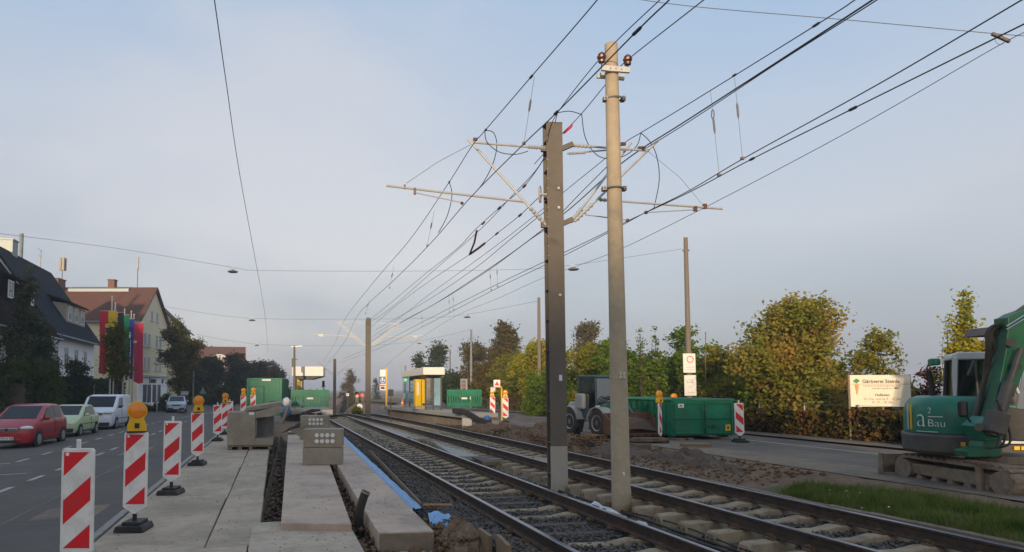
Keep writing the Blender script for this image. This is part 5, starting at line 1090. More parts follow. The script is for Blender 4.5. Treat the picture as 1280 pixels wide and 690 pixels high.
for sx in (-1, 1):
    cb.bar((sx * x0, y0 - .06, z1), (sx * (x0 - .04), y0 + .02, z2), .07); cb.bar((sx * x0, y1, z1), (sx * (x0 - .04), y1 - .04, z2), .07); cb.bar((sx * x0, y0 - .03, z1), (sx * x0, y1, z1), .07); cb.box((sx * x0, .2, .86), (.05, .95, .34))
cb.box((0, y0 - .05, z1 + .0), (2 * x0, .06, .08)); cb.bar((-.59, y0 - .03, 1.02), (-.57, y0 + .0, z2), .05); cb.build('cab_frame', 'loader_blue', lo, bevel=.01)
b = MB(); b.box((0, .24, z2 + .05), (1.26, 1.24, .11)); b.box((0, -.40, z2 + .03), (1.15, .10, .07)); b.build('cab_roof', 'loader_blue', lo, bevel=.04)
b = MB(); b.hexa([(-.55, y0 - .05, z1), (.55, y0 - .05, z1), (.55, y0 - .035, z1), (-.55, y0 - .035, z1), (-.52, y0 + .02, z2), (.52, y0 + .02, z2), (.52, y0 + .035, z2), (-.52, y0 + .035, z2)]); b.build('windscreen', 'cab_glass', lo)
for sx in (-1, 1): b = MB(); b.hexa([(sx * .59, y0, z1), (sx * .59 + .01, y0, z1), (sx * .59 + .01, y1, z1), (sx * .59, y1, z1), (sx * .555, y0 + .05, z2), (sx * .555 + .01, y0 + .05, z2), (sx * .555 + .01, y1 - .05, z2), (sx * .555, y1 - .05, z2)]); b.build('side_glass', 'cab_glass', lo)
b = MB(); b.box((0, .3, 1.2), (.4, .4, .3)); b.box((0, .48, 1.5), (.4, .1, .5)); b.build('seat', 'black_plastic', lo, bevel=.04)
b = MB(); b.hexa([(x * s_, y, z) for z in (1.0, 1.62) for x, y, s_ in ((-.75, .30, 1), (-.55, .30, 1), (-.55, .85, 1), (-.75, .85, 1))]); b.build('side_step_panel', 'loader_grey', lo, bevel=.08)
for sx in (-1, 1):
    b = MB(); b.bar((sx * .26, -.2, 1.12), (sx * .30, -.95, 1.18), .10, .22); b.bar((sx * .30, -.92, 1.2), (sx * .32, -1.45, .62), .10, .2); b.build('lift_arm', 'exc_green', lo, bevel=.02)
    b = MB(); b.tube([(sx * .14, -.3, 1.2), (sx * .16, -1.2, 1.02)], .05, 8); b.build('hydraulic_cylinder', 'black_plastic', lo)
    b = MB(); b.box((sx * .56, y0 - .1, 1.10), (.16, .12, .13)); b.build('work_lamp', 'cab_white', lo, bevel=.02)
for i in range(4): b = MB(); b.tube(smooth_path([(.1 * i - .2, -.2, 1.35), (.1 * i - .18, -.55, 1.52 - .04 * i), (.08 * i - .15, -.95, 1.25)], 5), .022, 6); b.build('hose', 'black_rubber', lo)
b = MB(); b.tube([(-.56, y0, 2.02), (-.72, y0 - .1, 2.0)], .015, 5); b.box((-.74, y0 - .1, 1.88), (.10, .06, .28)); b.build('mirror', 'black_plastic', lo, bevel=.02)
bk = MB(); Pb = [(-1.35, .14), (-2.05, .12), (-2.1, .20), (-1.95, .20), (-1.55, .26), (-1.42, .45), (-1.45, .92), (-1.36, .92), (-1.30, .5)]
bk.prism(Pb, -1.02, 1.02, frame=lambda u, v, w_: Vector((w_, u, v)))
for sx in (-1.02, 1.02): bk.prism([(-1.36, .16), (-2.05, .16), (-1.80, .60), (-1.42, .92)], sx - .02, sx + .02, frame=lambda u, v, w_: Vector((w_, u, v)))
for i in range(7): bk.box((-.93 + .31 * i, -2.13, .14), (.09, .16, .04))
bk.build('bucket', 'rust', lo, bevel=.008)
r_ = random.Random(4); b = MB(); b.grid(lambda u, v: Vector((-.98 + 1.96 * u, -1.95 + .52 * v, .22 + .38 * v + .34 * math.sin(math.pi * u) * math.sin(math.pi * (.15 + .75 * v)) + r_.uniform(-.02, .02))), [i / 16 for i in range(17)], [i / 9 for i in range(10)])
o = b.build('earth_load', 'mud_load', None, fix=False, smooth=True); o.matrix_world = lo.matrix_basis; tag(o, 'load of brown earth heaped in the bucket of the wheel loader', 'soil')
op = thing('pallet', 'orange-brown pallet lying under the bucket of the wheel loader', 'pallet', gp(757, 548, .0), .1)
for i in range(5): b = MB(); b.box((0, .05 + .2 * i, .105), (1.15, .12, .03)); b.build('deck_board', 'timber_orange', op)
for x in (-.5, 0, .5): b = MB(); b.box((x, .45, .045), (.12, 1.0, .085)); b.build('runner', 'timber_orange', op)
# ------------------------------------------------------------------ excavator
ex = thing('excavator', 'green tracked excavator with muddy tracks and white-framed cab, its boom leaving the frame', 'excavator', (remap(8.75, 13.2, .5).x, 13.2, -.10), 0)
def ep(px, py, d): return loc_in(ex, at(px, py, d))
ax = Vector((-.06, -2.4, 0)).normalized(); sx_ = Vector((-ax.y, ax.x, 0)) * 1          # ax: along the tracks towards the viewer; sx_: across, to the image right
def track_unit(off, lab=None):
    c = Vector((-.50, -.15, 0)) + sx_ * off; R = .27; L = 1.16; w_ = .42
    b = MB(); path = []
    for i in range(9): a = math.pi / 2 + math.pi * i / 8; path.append((-L + R * math.cos(a), R + R * math.sin(a)))
    for i in range(9): a = -math.pi / 2 + math.pi * i / 8; path.append((L + R * math.cos(a), R + R * math.sin(a)))
    inn = [(u * .94, R + (v - R) * .80) for u, v in path]; n = len(path)
    fr = lambda u, v, t: c + ax * u + sx_ * t + Vector((0, 0, v))
    for ring, t in ((path, -w_ / 2), (path, w_ / 2), (inn, w_ / 2), (inn, -w_ / 2)): b.v += [tuple(fr(u, v, t)) for u, v in ring]
    for j in range(4):
        for i in range(n): a0, a1 = j * n + i, j * n + (i + 1) % n; c0, c1 = ((j + 1) % 4) * n + i, ((j + 1) % 4) * n + (i + 1) % n; b.f.append((a0, a1, c1, c0)); b.m.append(0)
    t = b.build('rubber_track', 'exc_mud', ex)
    b = MB(); tot = 2 * (2 * L) + 2 * math.pi * R; m = 38
    for i in range(m):
        q = tot * i / m
        if q < 2 * L: u, v, a = -L + q, 2 * R, 0
        elif q < 2 * L + math.pi * R: a = (q - 2 * L) / R; u, v = L + R * math.sin(a), R + R * math.cos(a); a = -a
        elif q < 4 * L + math.pi * R: u, v, a = L - (q - 2 * L - math.pi * R), 0, 0
        else: a = (q - 4 * L - math.pi * R) / R; u, v = -L - R * math.sin(a), R - R * math.cos(a); a = -a
        du, dv = math.cos(a), math.sin(a); P = []
        for nn in (0, .032):
            for s1, s2 in ((-.035, -1), (.035, -1), (.035, 1), (-.035, 1)): P.append(fr(u + s1 * du + (-dv) * nn * (1 if v >= R else -1), v + s1 * dv + du * nn * (1 if v >= R else -1) if abs(dv) < .9 else v + s1 * dv, s2 * w_ / 2 * .98))
        b.hexa(P)
    b.build('track_pads', 'exc_mud', t)
    b = MB(); b.prism([(-L + .1, R - .09), (L - .1, R - .13), (L - .14, R + .13), (-L + .1, R + .12)], -w_ / 2 + .05, w_ / 2 - .06, frame=fr); b.build('track_frame', 'exc_mud', ex, bevel=.03)
    for u, r in ((-L, .19), (L, .20)):
        b = MB(); b.tube([fr(u, R, -w_ / 2 - .01), fr(u, R, w_ / 2 - .05)], r, 16); b.build('track_wheel', 'exc_mud', ex)
    for i in range(5): b = MB(); b.tube([fr(-.8 + .4 * i, .10, -w_ / 2 + .03), fr(-.8 + .4 * i, .10, w_ / 2 - .05)], .085, 10); b.build('road_roller', 'exc_mud', ex)
    b = MB(); b.box(fr(L - .42, R + .02, -w_ / 2 + .0), (.10, .10, .42), rz=.1); b.build('track_lug', 'exc_mud', ex, bevel=.02)
track_unit(0); track_unit(1.55)
b = MB(); c = Vector((-.50, -.15, .42)) + sx_ * .78; b.box(c, (1.3, 1.2, .22), rz=math.atan2(ax.y, ax.x)); b.lathe([(.52, .09), (.52, .25)], c, 24); b.build('undercarriage', 'exc_grey', ex, bevel=.02)
# dozer blade behind the tracks
b = MB(); cB = Vector((-.50, -.15, 0)) - ax * 1.62 + sx_ * .62; fr = lambda u, v, t: cB + ax * u + sx_ * t + Vector((0, 0, v))
b.prism([(.0, .12), (-.07, .14), (.02, .30), (-.02, .52), (.04, .52), (.08, .30)], -1.0, 1.0, frame=fr); b.prism([(-.06, .10), (.08, .10), (.10, .54), (-.02, .54)], -1.03, -.99, frame=fr); b.build('dozer_blade', 'exc_mud', ex, bevel=.006)
for t_ in (-.35, .35): b = MB(); b.bar(fr(.05, .3, t_), fr(.9, .4, t_), .10, .14); b.build('blade_arm', 'exc_grey', ex)
BEFORE = set(kids(ex))
# upper structure, turned a little towards the viewer; rounded tail towards the left
def ro(x, z, r=.0): return (x, z)
def plan(k=1.0, o=0.0):          # plan outline of the house, rounded tail at -x
    P = []
    for a in range(90, 271, 18): P.append((-.62 + (.62 + o) * math.cos(math.radians(a)), .28 + (.98 + o) * math.sin(math.radians(a))))
    return P + [(.10 + o * 0, -.70 - o), (.10 + o * 0, 1.26 + o)]
def loft(levels, name, m, bevel=0, smooth=False):
    b = MB(); n = None
    for z, o, sq in levels:
        pl_ = plan(1, o); pl_ = [(x * (1 - sq) + sq * (-.1), y * (1 - sq) + sq * .28) for x, y in pl_]; n = len(pl_); b.v += [(x, y, z) for x, y in pl_]
    for j in range(len(levels) - 1):
        for i in range(n): a, c = j * n + i, j * n + (i + 1) % n; b.f.append((a, c, c + n, a + n)); b.m.append(0)
    b.f.append(tuple(range(n))[::-1]); b.m.append(0); b.f.append(tuple(range((len(levels) - 1) * n, len(levels) * n))); b.m.append(0)
    o_ = b.build(name, m, ex, bevel=bevel); me = o_.data; me.polygons.foreach_set('use_smooth', [True] * len(me.polygons)); me.set_sharp_from_angle(angle=math.radians(35)); return o_
loft([(.64, -.05, 0), (.70, .03, 0), (1.00, .04, 0), (1.04, .01, 0)], 'counterweight_skirt', 'exc_grey', .015)
loft([(1.05, 0, 0), (1.42, -.01, 0), (1.60, -.05, 0), (1.71, -.13, 0), (1.76, -.26, 0)], 'engine_cover', 'exc_green')
b = MB(); b.prism([(.11, .95), (.62, .95), (.58, 1.50), (.11, 1.60)], -.66, .1); b.build('side_cover', 'exc_grey', ex, bevel=.03)
def tail(a, z, o=.012):
    a = math.radians(a); p = Vector((-.62 + .62 * math.cos(a), .28 + .98 * math.sin(a), z)); t = Vector((-.62 * math.sin(a), .98 * math.cos(a), 0)).normalized(); n = Vector((t.y, -t.x, 0)); n = n if n.y < 0 or n.x < 0 else -n
    return p + n * o, math.atan2(t.y, t.x)
b = MB(); b.box((-.12, -.745, .86), (.26, .014, .13)); b.build('grille', 'black_plastic', ex)
for x in (-.46, -.34): b = MB(); b.box((x, -.745, .87), (.07, .02, .08)); b.build('rear_reflector', 'yellow', ex)
for a_, w_, m_ in ((203, .02, 'galv_white'), (210, .035, 'yellow')): p_, y_ = tail(a_, 1.36, .006); b = MB(); b.box(p_, (w_, .02, .52), rz=y_); b.build('side_stripe', m_, ex)
def tail_text(nm, s_, size, a_, z, m_, bold):
    p_, y_ = tail(a_, z); text(nm, s_, size, p_, (math.pi / 2, 0, y_), m_, ex, 'CENTER', .003, bold)
tail_text('logo_letter', 'a', .54, 229, 1.33, 'sign_white', -.012); tail_text('logo_figure', '2', .16, 242, 1.48, 'sign_white', -.004); tail_text('logo_word', 'Bau', .20, 251, 1.24, 'sign_white', -.004)
for a0, z, m_, l_ in ((250, 1.37, 'sign_white', .24), (238, 1.08, 'galv_white', .40)): p_, y_ = tail(a0, z, .016); b = MB(); b.box(p_, (l_, .006, .012), rz=y_); b.build('logo_line', m_, ex)
# cab on the far side
cab = MB(); X0, X1, Y0, Y1, Z0, Z1 = -.40, .42, .28, 1.16, 1.05, 2.60
def post(x, y, xt, yt, z0, z1, w_=.07): cab.bar((x, y, z0), (xt, yt, z1), w_, w_)
post(X0, Y0, X0 + .06, Y0 + .04, Z0 + .6, Z1 - .08, .10); post(X0, Y1, X0 + .06, Y1 - .04, Z0 + .6, Z1 - .08, .10)
post(X1 + .10, Y0, X1 - .14, Y0 + .04, Z0 + .55, Z1 - .10, .05); post(X1 + .10, Y1, X1 - .14, Y1 - .04, Z0 + .55, Z1 - .1, .06); cab.bar((X0, Y0, Z0 + .62), (X1 + .1, Y0, Z0 + .5), .06); cab.bar((-.02, Y0, Z0 + .58), (-.04, Y0 + .03, Z1 - .1), .04)
for y_ in (Y0 + .04, Y1 - .04): cab.bar((X0 + .06, y_, Z1 - .09), (X1 - .14, y_, Z1 - .10), .05)
for x_, z_ in ((X0 + .06, Z1 - .09), (X1 - .14, Z1 - .10)): cab.bar((x_, Y0 + .04, z_), (x_, Y1 - .04, z_), .05)
cab.build('cab_frame', 'exc_grey', ex, bevel=.01)
b = MB(); b.prism([(X0 - .02, Z1 - .12), (X1 - .10, Z1 - .12), (X1 - .06, Z1 - .06), (X1 - .2, Z1 + .02), (X0 + .12, Z1 + .03), (X0 + .0, Z1 - .02)], Y0 - .02, Y1 + .02); b.bar((X0 - .0, Y0 - .02, Z0 + .6), (X0 + .05, Y0 - .0, Z1 - .06), .09, .06); b.bar((X1 + .16, Y0 - .02, Z0 + .75), (X1 - .06, Y0, Z1 - .06), .13, .05); b.build('cab_roof', 'cab_white', ex, bevel=.03)
for nm, Q in (('side_window', [(X0 + .05, Y0, Z0 + .64), (X1 + .07, Y0, Z0 + .54), (X1 - .14, Y0 + .03, Z1 - .12), (X0 + .08, Y0 + .03, Z1 - .12)]), ('far_window', [(X0 + .05, Y1, Z0 + .64), (X1 + .07, Y1, Z0 + .54), (X1 - .14, Y1 - .03, Z1 - .12), (X0 + .08, Y1 - .03, Z1 - .12)]), ('front_window', [(X1 + .1, Y0 + .03, Z0 + .56), (X1 + .1, Y1 - .03, Z0 + .56), (X1 - .13, Y1 - .06, Z1 - .12), (X1 - .13, Y0 + .06, Z1 - .12)]), ('rear_window', [(X0, Y0 + .05, Z0 + .68), (X0, Y1 - .05, Z0 + .68), (X0 + .05, Y1 - .08, Z1 - .12), (X0 + .05, Y0 + .08, Z1 - .12)])):
    b = MB(); n_ = (Vector(Q[1]) - Vector(Q[0])).cross(Vector(Q[3]) - Vector(Q[0])).normalized() * .012; b.hexa(list(Q) + [Vector(q) + n_ for q in Q]) ; b.build(nm, 'cab_glass', ex)
b = MB(); b.box((-.1, .78, 1.5), (.45, .5, .5)); b.box((-.3, .78, 1.9), (.12, .45, .55)); b.build('seat', 'black_plastic', ex, bevel=.05)
b = MB(); b.prism([(.11, 1.05), (.50, 1.05), (.52, 1.58), (.11, 1.64)], .12, 1.18); b.build('cab_base', 'exc_green', ex, bevel=.02)
b = MB(); b.tube(smooth_path([(-.70, .62, 1.65), (-.70, .62, 2.05), (-.74, .62, 2.28)], 4), .05, 8); b.build('exhaust', 'black_plastic', ex)
b = MB(); b.box((-.64, .6, 2.45), (.18, .3, .14)); b.build('beacon_lamp', 'exc_green', ex, bevel=.03)
HR = Matrix.Translation((.16, 0, 0)) @ Matrix.Rotation(math.radians(-30), 4, 'Z')
for o_ in kids(ex):
    if o_ not in BEFORE: o_.matrix_basis = HR @ o_.matrix_basis
b = MB(); b.box(ep(1203.5, 511, 12.35), (.15, .10, .30), rz=-.4); mi_ = b.build('mirror', 'black_plastic', ex, bevel=.04); b = MB(); b.tube(smooth_path([ep(1206, 519, 12.35), ep(1213, 528, 12.35), ep(1216, 546, 12.4)], 6), .016, 6); b.build('mirror_bracket', 'black_plastic', mi_)
# boom, built in its own upright plane, swung a little towards the viewer
dB = 12.25
def bp_(px, py, o=0): return ep(px, py, dB + o)
def plate(pts, y0, y1, name, m, bevel=.015):
    A = [ep(x, y, dB) for x, y in pts]; b = MB(); n = len(A); o = Vector((.18, 1, 0)).normalized()
    b.v += [tuple(p + o * y0) for p in A] + [tuple(p + o * y1) for p in A]; b.f += [tuple(range(n)), tuple(range(2 * n - 1, n - 1, -1))]; b.m += [0, 0]
    for i in range(n): b.f.append(((i + 1) % n, i, n + i, n + (i + 1) % n)); b.m.append(0)
    return b.build(name, m, ex, bevel=bevel)
plate([(1226, 540), (1235, 506), (1243, 470), (1249, 440), (1252, 410), (1252, 398), (1262, 392), (1300, 379), (1320, 376), (1320, 421), (1296, 424), (1280, 432), (1274, 458), (1263, 486), (1249, 514), (1240, 542)], -.17, .17, 'boom', 'boom_green')
plate([(1203, 563), (1222, 558), (1226, 546), (1244, 546), (1246, 560), (1244, 570), (1205, 571)], -.12, .26, 'swing_post', 'boom_green')
plate([(1212, 532), (1226, 520), (1243, 524), (1246, 548), (1222, 550)], -.24, .26, 'boom_foot', 'exc_green')
b = MB(); b.tube([bp_(1264, 428, -.3), bp_(1264, 428, .45)], .075, 12); b.tube([bp_(1224, 534, -.3), bp_(1224, 534, .4)], .07, 12); b.tube([bp_(1272, 458, -.28), bp_(1272, 458, .4)], .06, 12); b.build('pivot_pins', 'exc_grey', ex)
b = MB(); b.tube([bp_(1216, 536, .35), bp_(1240, 462, .35)], .085, 10); b.build('hydraulic_cylinder', 'exc_grey', ex); b = MB(); b.tube([bp_(1240, 462, .35), bp_(1252, 430, .3)], .04, 8); b.build('piston_rod', 'chrome_rod', ex)
b = MB(); b.tube([bp_(1240, 545, -.30), bp_(1262, 478, -.30)], .10, 10); b.box(bp_(1245, 528, -.36), (.30, .2, .38), ry=.3); b.build('hydraulic_cylinder', 'exc_grey', ex, bevel=.02); b = MB(); b.tube([bp_(1262, 478, -.30), bp_(1276, 436, -.30)], .05, 8); b.build('piston_rod', 'exc_grey', ex)
b = MB(); b.tube([bp_(1258, 404, -.05), bp_(1318, 362, -.05)], .085, 10); b.build('stick_cylinder', 'exc_grey', ex); b = MB(); b.tube([bp_(1258, 408, -.2), bp_(1318, 370, -.2)], .018, 6); b.build('hydraulic_pipe', 'chrome_rod', ex); b = MB(); b.tube([bp_(1258, 412, -.22), bp_(1318, 376, -.22)], .015, 6); b.build('hydraulic_pipe', 'chrome_rod', ex)
b = MB(); b.box(bp_(1257, 403, 0), (.18, .3, .16)); b.build('cylinder_bracket', 'boom_green', ex, bevel=.02)
for i in range(4):
    b = MB(); b.tube(smooth_path([bp_(1222 + 2 * i, 520, .1 + .05 * i), bp_(1230 + 2 * i, 470, .1 + .05 * i), bp_(1234 + 2 * i, 436, .05 * i), bp_(1233 + 3 * i, 418 + i, .05 * i), bp_(1240 + 2 * i, 408 + i, .03 * i), bp_(1256, 404 + 2 * i, .02 * i)], 7), .026, 7); b.build('hydraulic_hose', 'black_rubber', ex)
for i in range(3): b = MB(); b.tube(smooth_path([bp_(1232 + 5 * i, 560, -.34), bp_(1246 + 7 * i, 556, -.42), bp_(1252 + 5 * i, 520 + 10 * i, -.40), bp_(1246, 500, -.36)], 7), .018, 6); b.build('boom_hose', 'black_rubber', ex)
# truck standing behind the excavator, only its nose in view
tr = thing('parked_truck', 'dark truck half out of the frame behind the excavator boom, pale stripe and yellow markers', 'truck', at(1298, 560, 17.0), 0)
def tp(px, py, d=17.0): return loc_in(tr, at(px, py, d))
def tplate(pts, d0, dep, name, m, bevel=.02):
    A = [tp(x, y, d0) for x, y in pts]; b = MB(); n = len(A); b.v += [tuple(p) for p in A] + [tuple(p + Vector((0, dep, 0))) for p in A]; b.f += [tuple(range(n)), tuple(range(2 * n - 1, n - 1, -1))]; b.m += [0, 0]
    for i in range(n): b.f.append(((i + 1) % n, i, n + i, n + (i + 1) % n)); b.m.append(0)
    return b.build(name, m, tr, bevel=bevel)
tplate([(1248, 556), (1400, 556), (1400, 577), (1248, 577)], 17.0, 1.8, 'chassis_panel', 'exc_grey'); tplate([(1249, 546.5), (1400, 546.5), (1400, 555), (1249, 555)], 16.98, 1.8, 'pale_stripe', 'cab_white'); tplate([(1250, 512), (1400, 512), (1400, 545.8), (1250, 545.8)], 17.02, 1.8, 'door_panel', 'loader_blue' if 0 else 'car_trim')
tplate([(1282, 404), (1400, 404), (1400, 415), (1278, 415)], 17.0, 1.8, 'cab_roof', 'exc_grey'); tplate([(1266, 511), (1282, 416), (1286, 416), (1270, 511)], 16.98, .1, 'windscreen_post', 'exc_grey'); tplate([(1271, 511), (1287, 416), (1400, 416), (1400, 511)], 17.03, .02, 'side_window', 'window_grey', 0)
tplate([(1268, 558), (1275, 558), (1275, 562.5), (1268, 562.5)], 16.96, .02, 'marker', 'yellow', 0); tplate([(1277, 558), (1285, 558), (1285, 562.5), (1277, 562.5)], 16.96, .02, 'marker', 'yellow', 0)
b = MB(); c = tp(1330, 590, 17.2); b.lathe([(.3, -.15), (.5, -.17), (.52, -.1), (.52, .1), (.5, .15), (.3, .15)], c, 20, 'y'); b.build('wheel', 'tyre_muddy', tr); b = MB(); c = tp(1262, 590, 17.8); b.lathe([(.3, -.15), (.5, -.17), (.52, -.1), (.52, .1), (.5, .15), (.3, .15)], c, 20, 'y'); b.build('wheel', 'tyre_muddy', tr)
# ------------------------------------------------------------------ nursery sign board
dS = 23.3; sb = thing('sign_board', 'cream nursery sign board with carrot drawing on posts above the ivy fence', 'sign', (at(1100, 550, dS).x, dS, .06), -.10)
def sp(px, py, d=dS): return loc_in(sb, at(px, py, d))
c = sp(1100, 488.6); wS = 70.5 / FOC * dS; hS = 39.5 / FOC * dS
b = MB(); b.box(c, (wS, .05, hS)); b.build('panel', 'sign_cream', sb, bevel=.004)
for sg in (-1, 1): b = MB(); b.bar((c.x + sg * (wS / 2 + .02), .05, 0), (c.x + sg * (wS / 2 + .02), .05, c.z + hS / 2 + .02), .05); b.build('post', 'timber', sb)
for dx_ in (-.62, .1, .62): b = MB(); b.bar((c.x + dx_, .07, 0), (c.x + dx_, .07, c.z - .1), .06); b.build('rear_post', 'timber', sb)
fy = c.y - .031
b = MB(); b.prism([(c.x - wS * .43, c.z + hS * .20), (c.x - wS * .355, c.z + hS * .20), (c.x - wS * .385, c.z - hS * .10), (c.x - wS * .40, c.z - hS * .12)], fy - .006, fy + .004); b.build('carrot_drawing', 'carrot', sb)
b = MB()
for dx_, dz_ in ((-.425, .31), (-.395, .35), (-.365, .32), (-.395, .28)): b.lathe([(.045, -.007), (.045, .004)], (c.x + wS * dx_, fy, c.z + hS * dz_), 10, 'y')
b.build('carrot_leaves', 'carrot_leaf', sb)
b = MB(); b.box((c.x + .0, fy, c.z + hS * .215), (wS * .98, .006, .014)); b.build('rule_line', 'ink_grey', sb)
RX = (math.pi / 2, 0, 0)
text('sign_title', 'Gärtnerei Steinle', .165, (c.x - wS * .30, fy, c.z + hS * .30), RX, 'ink', sb, 'LEFT', .003, .002, 1.05)
b = MB(); r_ = random.Random(1); x_ = -.29
for z_, x0_, x1_ in ((.155, -.29, .33), (.08, -.14, .21)):
    x_ = x0_
    while x_ < x1_: w2_ = r_.uniform(.012, .045); b.box((c.x + wS * (x_ + w2_ / 2), fy, c.z + hS * z_), (wS * w2_, .004, .028)); x_ += w2_ + .012
b.build('small_print', 'ink_grey', sb)
text('sign_mark', 'BIO', .08, (c.x + wS * .23, fy, c.z + hS * .085), RX, 'ink', sb, 'LEFT', .002, .002, 1.1)
text('sign_heading', 'Hofladen:', .125, (c.x + wS * .03, fy, c.z - hS * .13), RX, 'ink', sb, 'CENTER', .002, .001); text('sign_hours', 'Di, Do, und Sa 9 - 13 Uhr', .115, (c.x + wS * .03, fy, c.z - hS * .255), RX, 'ink_grey', sb, 'CENTER', .002, 0); text('sign_hours', 'Fr 15 - 18 Uhr', .115, (c.x + wS * .03, fy, c.z - hS * .36), RX, 'ink_grey', sb, 'CENTER', .002, 0)
# ------------------------------------------------------------------ green site container
GC = at(308, 522, 48.0); gcn = thing('site_container', 'green corrugated site container with a door outline in its end wall, behind the beacons', 'container', (GC.x, GC.y, roadz(-2)), TH - .10)
W_, L_, H_ = 2.44, 5.9, (522 - 474.5) / FOC * 48
b = MB(); b.box((W_ / 2, L_ / 2, H_ / 2), (W_ - .06, L_ - .06, H_ - .06)); b.build('shell', 'green_paint', gcn)
b = MB()
for x in (.06, W_ - .06):
    for y in (.06, L_ - .06): b.box((x, y, H_ / 2), (.13, .13, H_))
for z in (.08, H_ - .06):
    for x in (.05, W_ - .05): b.box((x, L_ / 2, z), (.10, L_ - .28, .12))
    for y in (.05, L_ - .05): b.box((W_ / 2, y, z), (W_ - .28, .10, .12))
b.build('corner_frame', 'green_paint', gcn, bevel=.01)
b = MB()
for i in range(22):
    y = .3 + i * .25
    if y < L_ - .2: b.box((W_ - .025, y, H_ / 2), (.04, .11, H_ - .3)); b.box((.025, y, H_ / 2), (.04, .11, H_ - .3))
for i in range(4): b.box((1.45 + .24 * i, .022, H_ / 2), (.11, .03, H_ - .3))
b.build('corrugation', 'green_paint', gcn)
b = MB(); b.box((.68, .012, 1.08), (.95, .03, 1.95)); d = b.build('door', 'green_paint', gcn, bevel=.008); b = MB(); b.box((.30, -.02, 1.05), (.05, .04, .22)); b.build('handle', 'sign_white', d)
b = MB()
for x in (.18, 1.18): b.box((x, -.008, 1.08), (.04, .02, 2.0))
b.box((.68, -.008, 2.08), (1.04, .02, .04)); b.build('door_frame', 'green_dark', d)
b = MB(); b.box((1.35, -.015, H_ - .14), (.62, .02, .12)); b.build('name_plate', 'sign_white', gcn)
b = MB(); b.box((1.98, -.05, .92), (.72, .08, .30)); b.build('coupling_box', 'black_plastic', gcn, bevel=.02)
# ------------------------------------------------------------------ plastic barrier panels
def barrier(p, rz, w_, h, lab):
    t = thing('barrier_panel', lab, 'barrier', p, rz, 'green plastic barriers'); x0 = -w_ / 2
    b = MB(); b.box((0, 0, h * .80), (w_, .05, h * .40)); b.build('top_board', 'green_paint', t, bevel=.01)
    b = MB(); b.box((0, 0, h * .14), (w_, .05, h * .22)); b.build('bottom_board', 'green_paint', t, bevel=.01)
    n = 14; me = None
    for i in range(n + 1):
        if me is None: b = MB(); b.box((0, 0, 0), (w_ / n * .66, .045, h * .36)); me = b.mesh('slat', 'green_paint')
        link('slat', me, t, (x0 + w_ * .02 + (w_ * .96) * i / n, 0, h * .425))
    for i in range(5):
        b = MB(); b.lathe([(.03, 0), (.03, .05), (.015, .08)], (x0 + w_ * (.12 + .19 * i), 0, h), 8); b.build('peg', 'green_dark', t)
    b = MB(); b.box((0, -.028, h * .5), (w_ * .16, .012, h * .10)); b.build('label_plate', 'sign_white', t); return t
# ------------------------------------------------------------------ platform on the house side
zP = at(388, 512, 47.5).z
A0, A1 = at(352, 512, 47.5), at(414, 512, 47.0)
def plat(P, z, th, name, label, wall_m='precast', lip=.18, rec=.35):
    t = thing(name, label, 'platform', P[0], 0); q = [Vector(p) - P[0] for p in P]
    b = MB(); b.hexa([Vector((p.x, p.y, -th)) for p in q] + [Vector((p.x, p.y, 0)) for p in q]); b.build('deck', 'cover_concrete', t, bevel=.02)
    return t, q
uL = Vector((-ST, CT, 0)); vL = Vector((CT, ST, 0))
pa = thing('platform', 'unfinished raised platform end with rough concrete edge behind the duct blocks', 'platform', (A0.x, A0.y, zP), TH)
wA = (A1 - A0).length
b = MB(); b.box((wA / 2, 20, -.13), (wA, 40, .26)); b.build('deck', 'cover_concrete', pa, bevel=.02)
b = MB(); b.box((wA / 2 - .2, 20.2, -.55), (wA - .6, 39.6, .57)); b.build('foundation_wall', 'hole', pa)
b = MB(); b.box((wA - .35, .12, -.2), (.75, .4, .32)); b.build('edge_block', 'pipe_white', pa, bevel=.03)
for i, x in enumerate((.25, .75, 1.15)): b = MB(); b.box((x, -.1, -.28 + .05 * i), (.42, .4, .26), rz=.2 * i); b.build('broken_edge', 'precast', pa, bevel=.04)
b = MB(); b.bar((wA - 1.2, -.1, -.85), (wA - 1.15, 0, -.25), .16, .2); b.build('prop', 'precast', pa)
barrier(at(387.5, 508.8, 47.3), TH - .12, 47.5 / FOC * 47.3, 21.5 / FOC * 47.3, 'green slotted barrier on the platform end behind the duct blocks')
for i in range(3):
    P = smooth_path([at(372 + 3 * i, 524, 46.2), at(378 + 3 * i, 517 + i, 46), at(388, 513 + i, 46.3), at(396 + 2 * i, 512.5, 46.6)], 5); b = MB(); b.tube(P, .07, 7); tag(b.build('cable_duct', 'black_rubber', smooth=True), ['black ribbed duct hanging over the platform end behind the duct blocks, nearest the bags', 'middle black ribbed duct hanging over the platform end behind the duct blocks', 'black ribbed duct hanging over the platform end behind the duct blocks, nearest the rail'][i], 'duct', 'black ducts at the platform end')
def sack(px, py, d, wpx, hpx, m, lab, name='sack', seed=1):
    p = at(px, py, d); k = d / FOC; r = random.Random(seed); b = MB(); b.ball((0, 0, hpx * k / 2), (wpx * k / 2, wpx * k / 2, hpx * k / 2), 14, 9); b.v = [(x * r.uniform(.85, 1.12), y * r.uniform(.85, 1.12), z * r.uniform(.92, 1.06)) for x, y, z in b.v]
    return tag(b.build(name, m, loc=p, smooth=True), lab, 'sack')
sack(357, 521, 45, 15, 13, 'tarp_blue', 'blue plastic sack leaning by the site container and platform end'); sack(358, 509, 45.6, 11, 12, 'tarp_white', 'pale plastic sack standing on top beside the green barrier', seed=3)
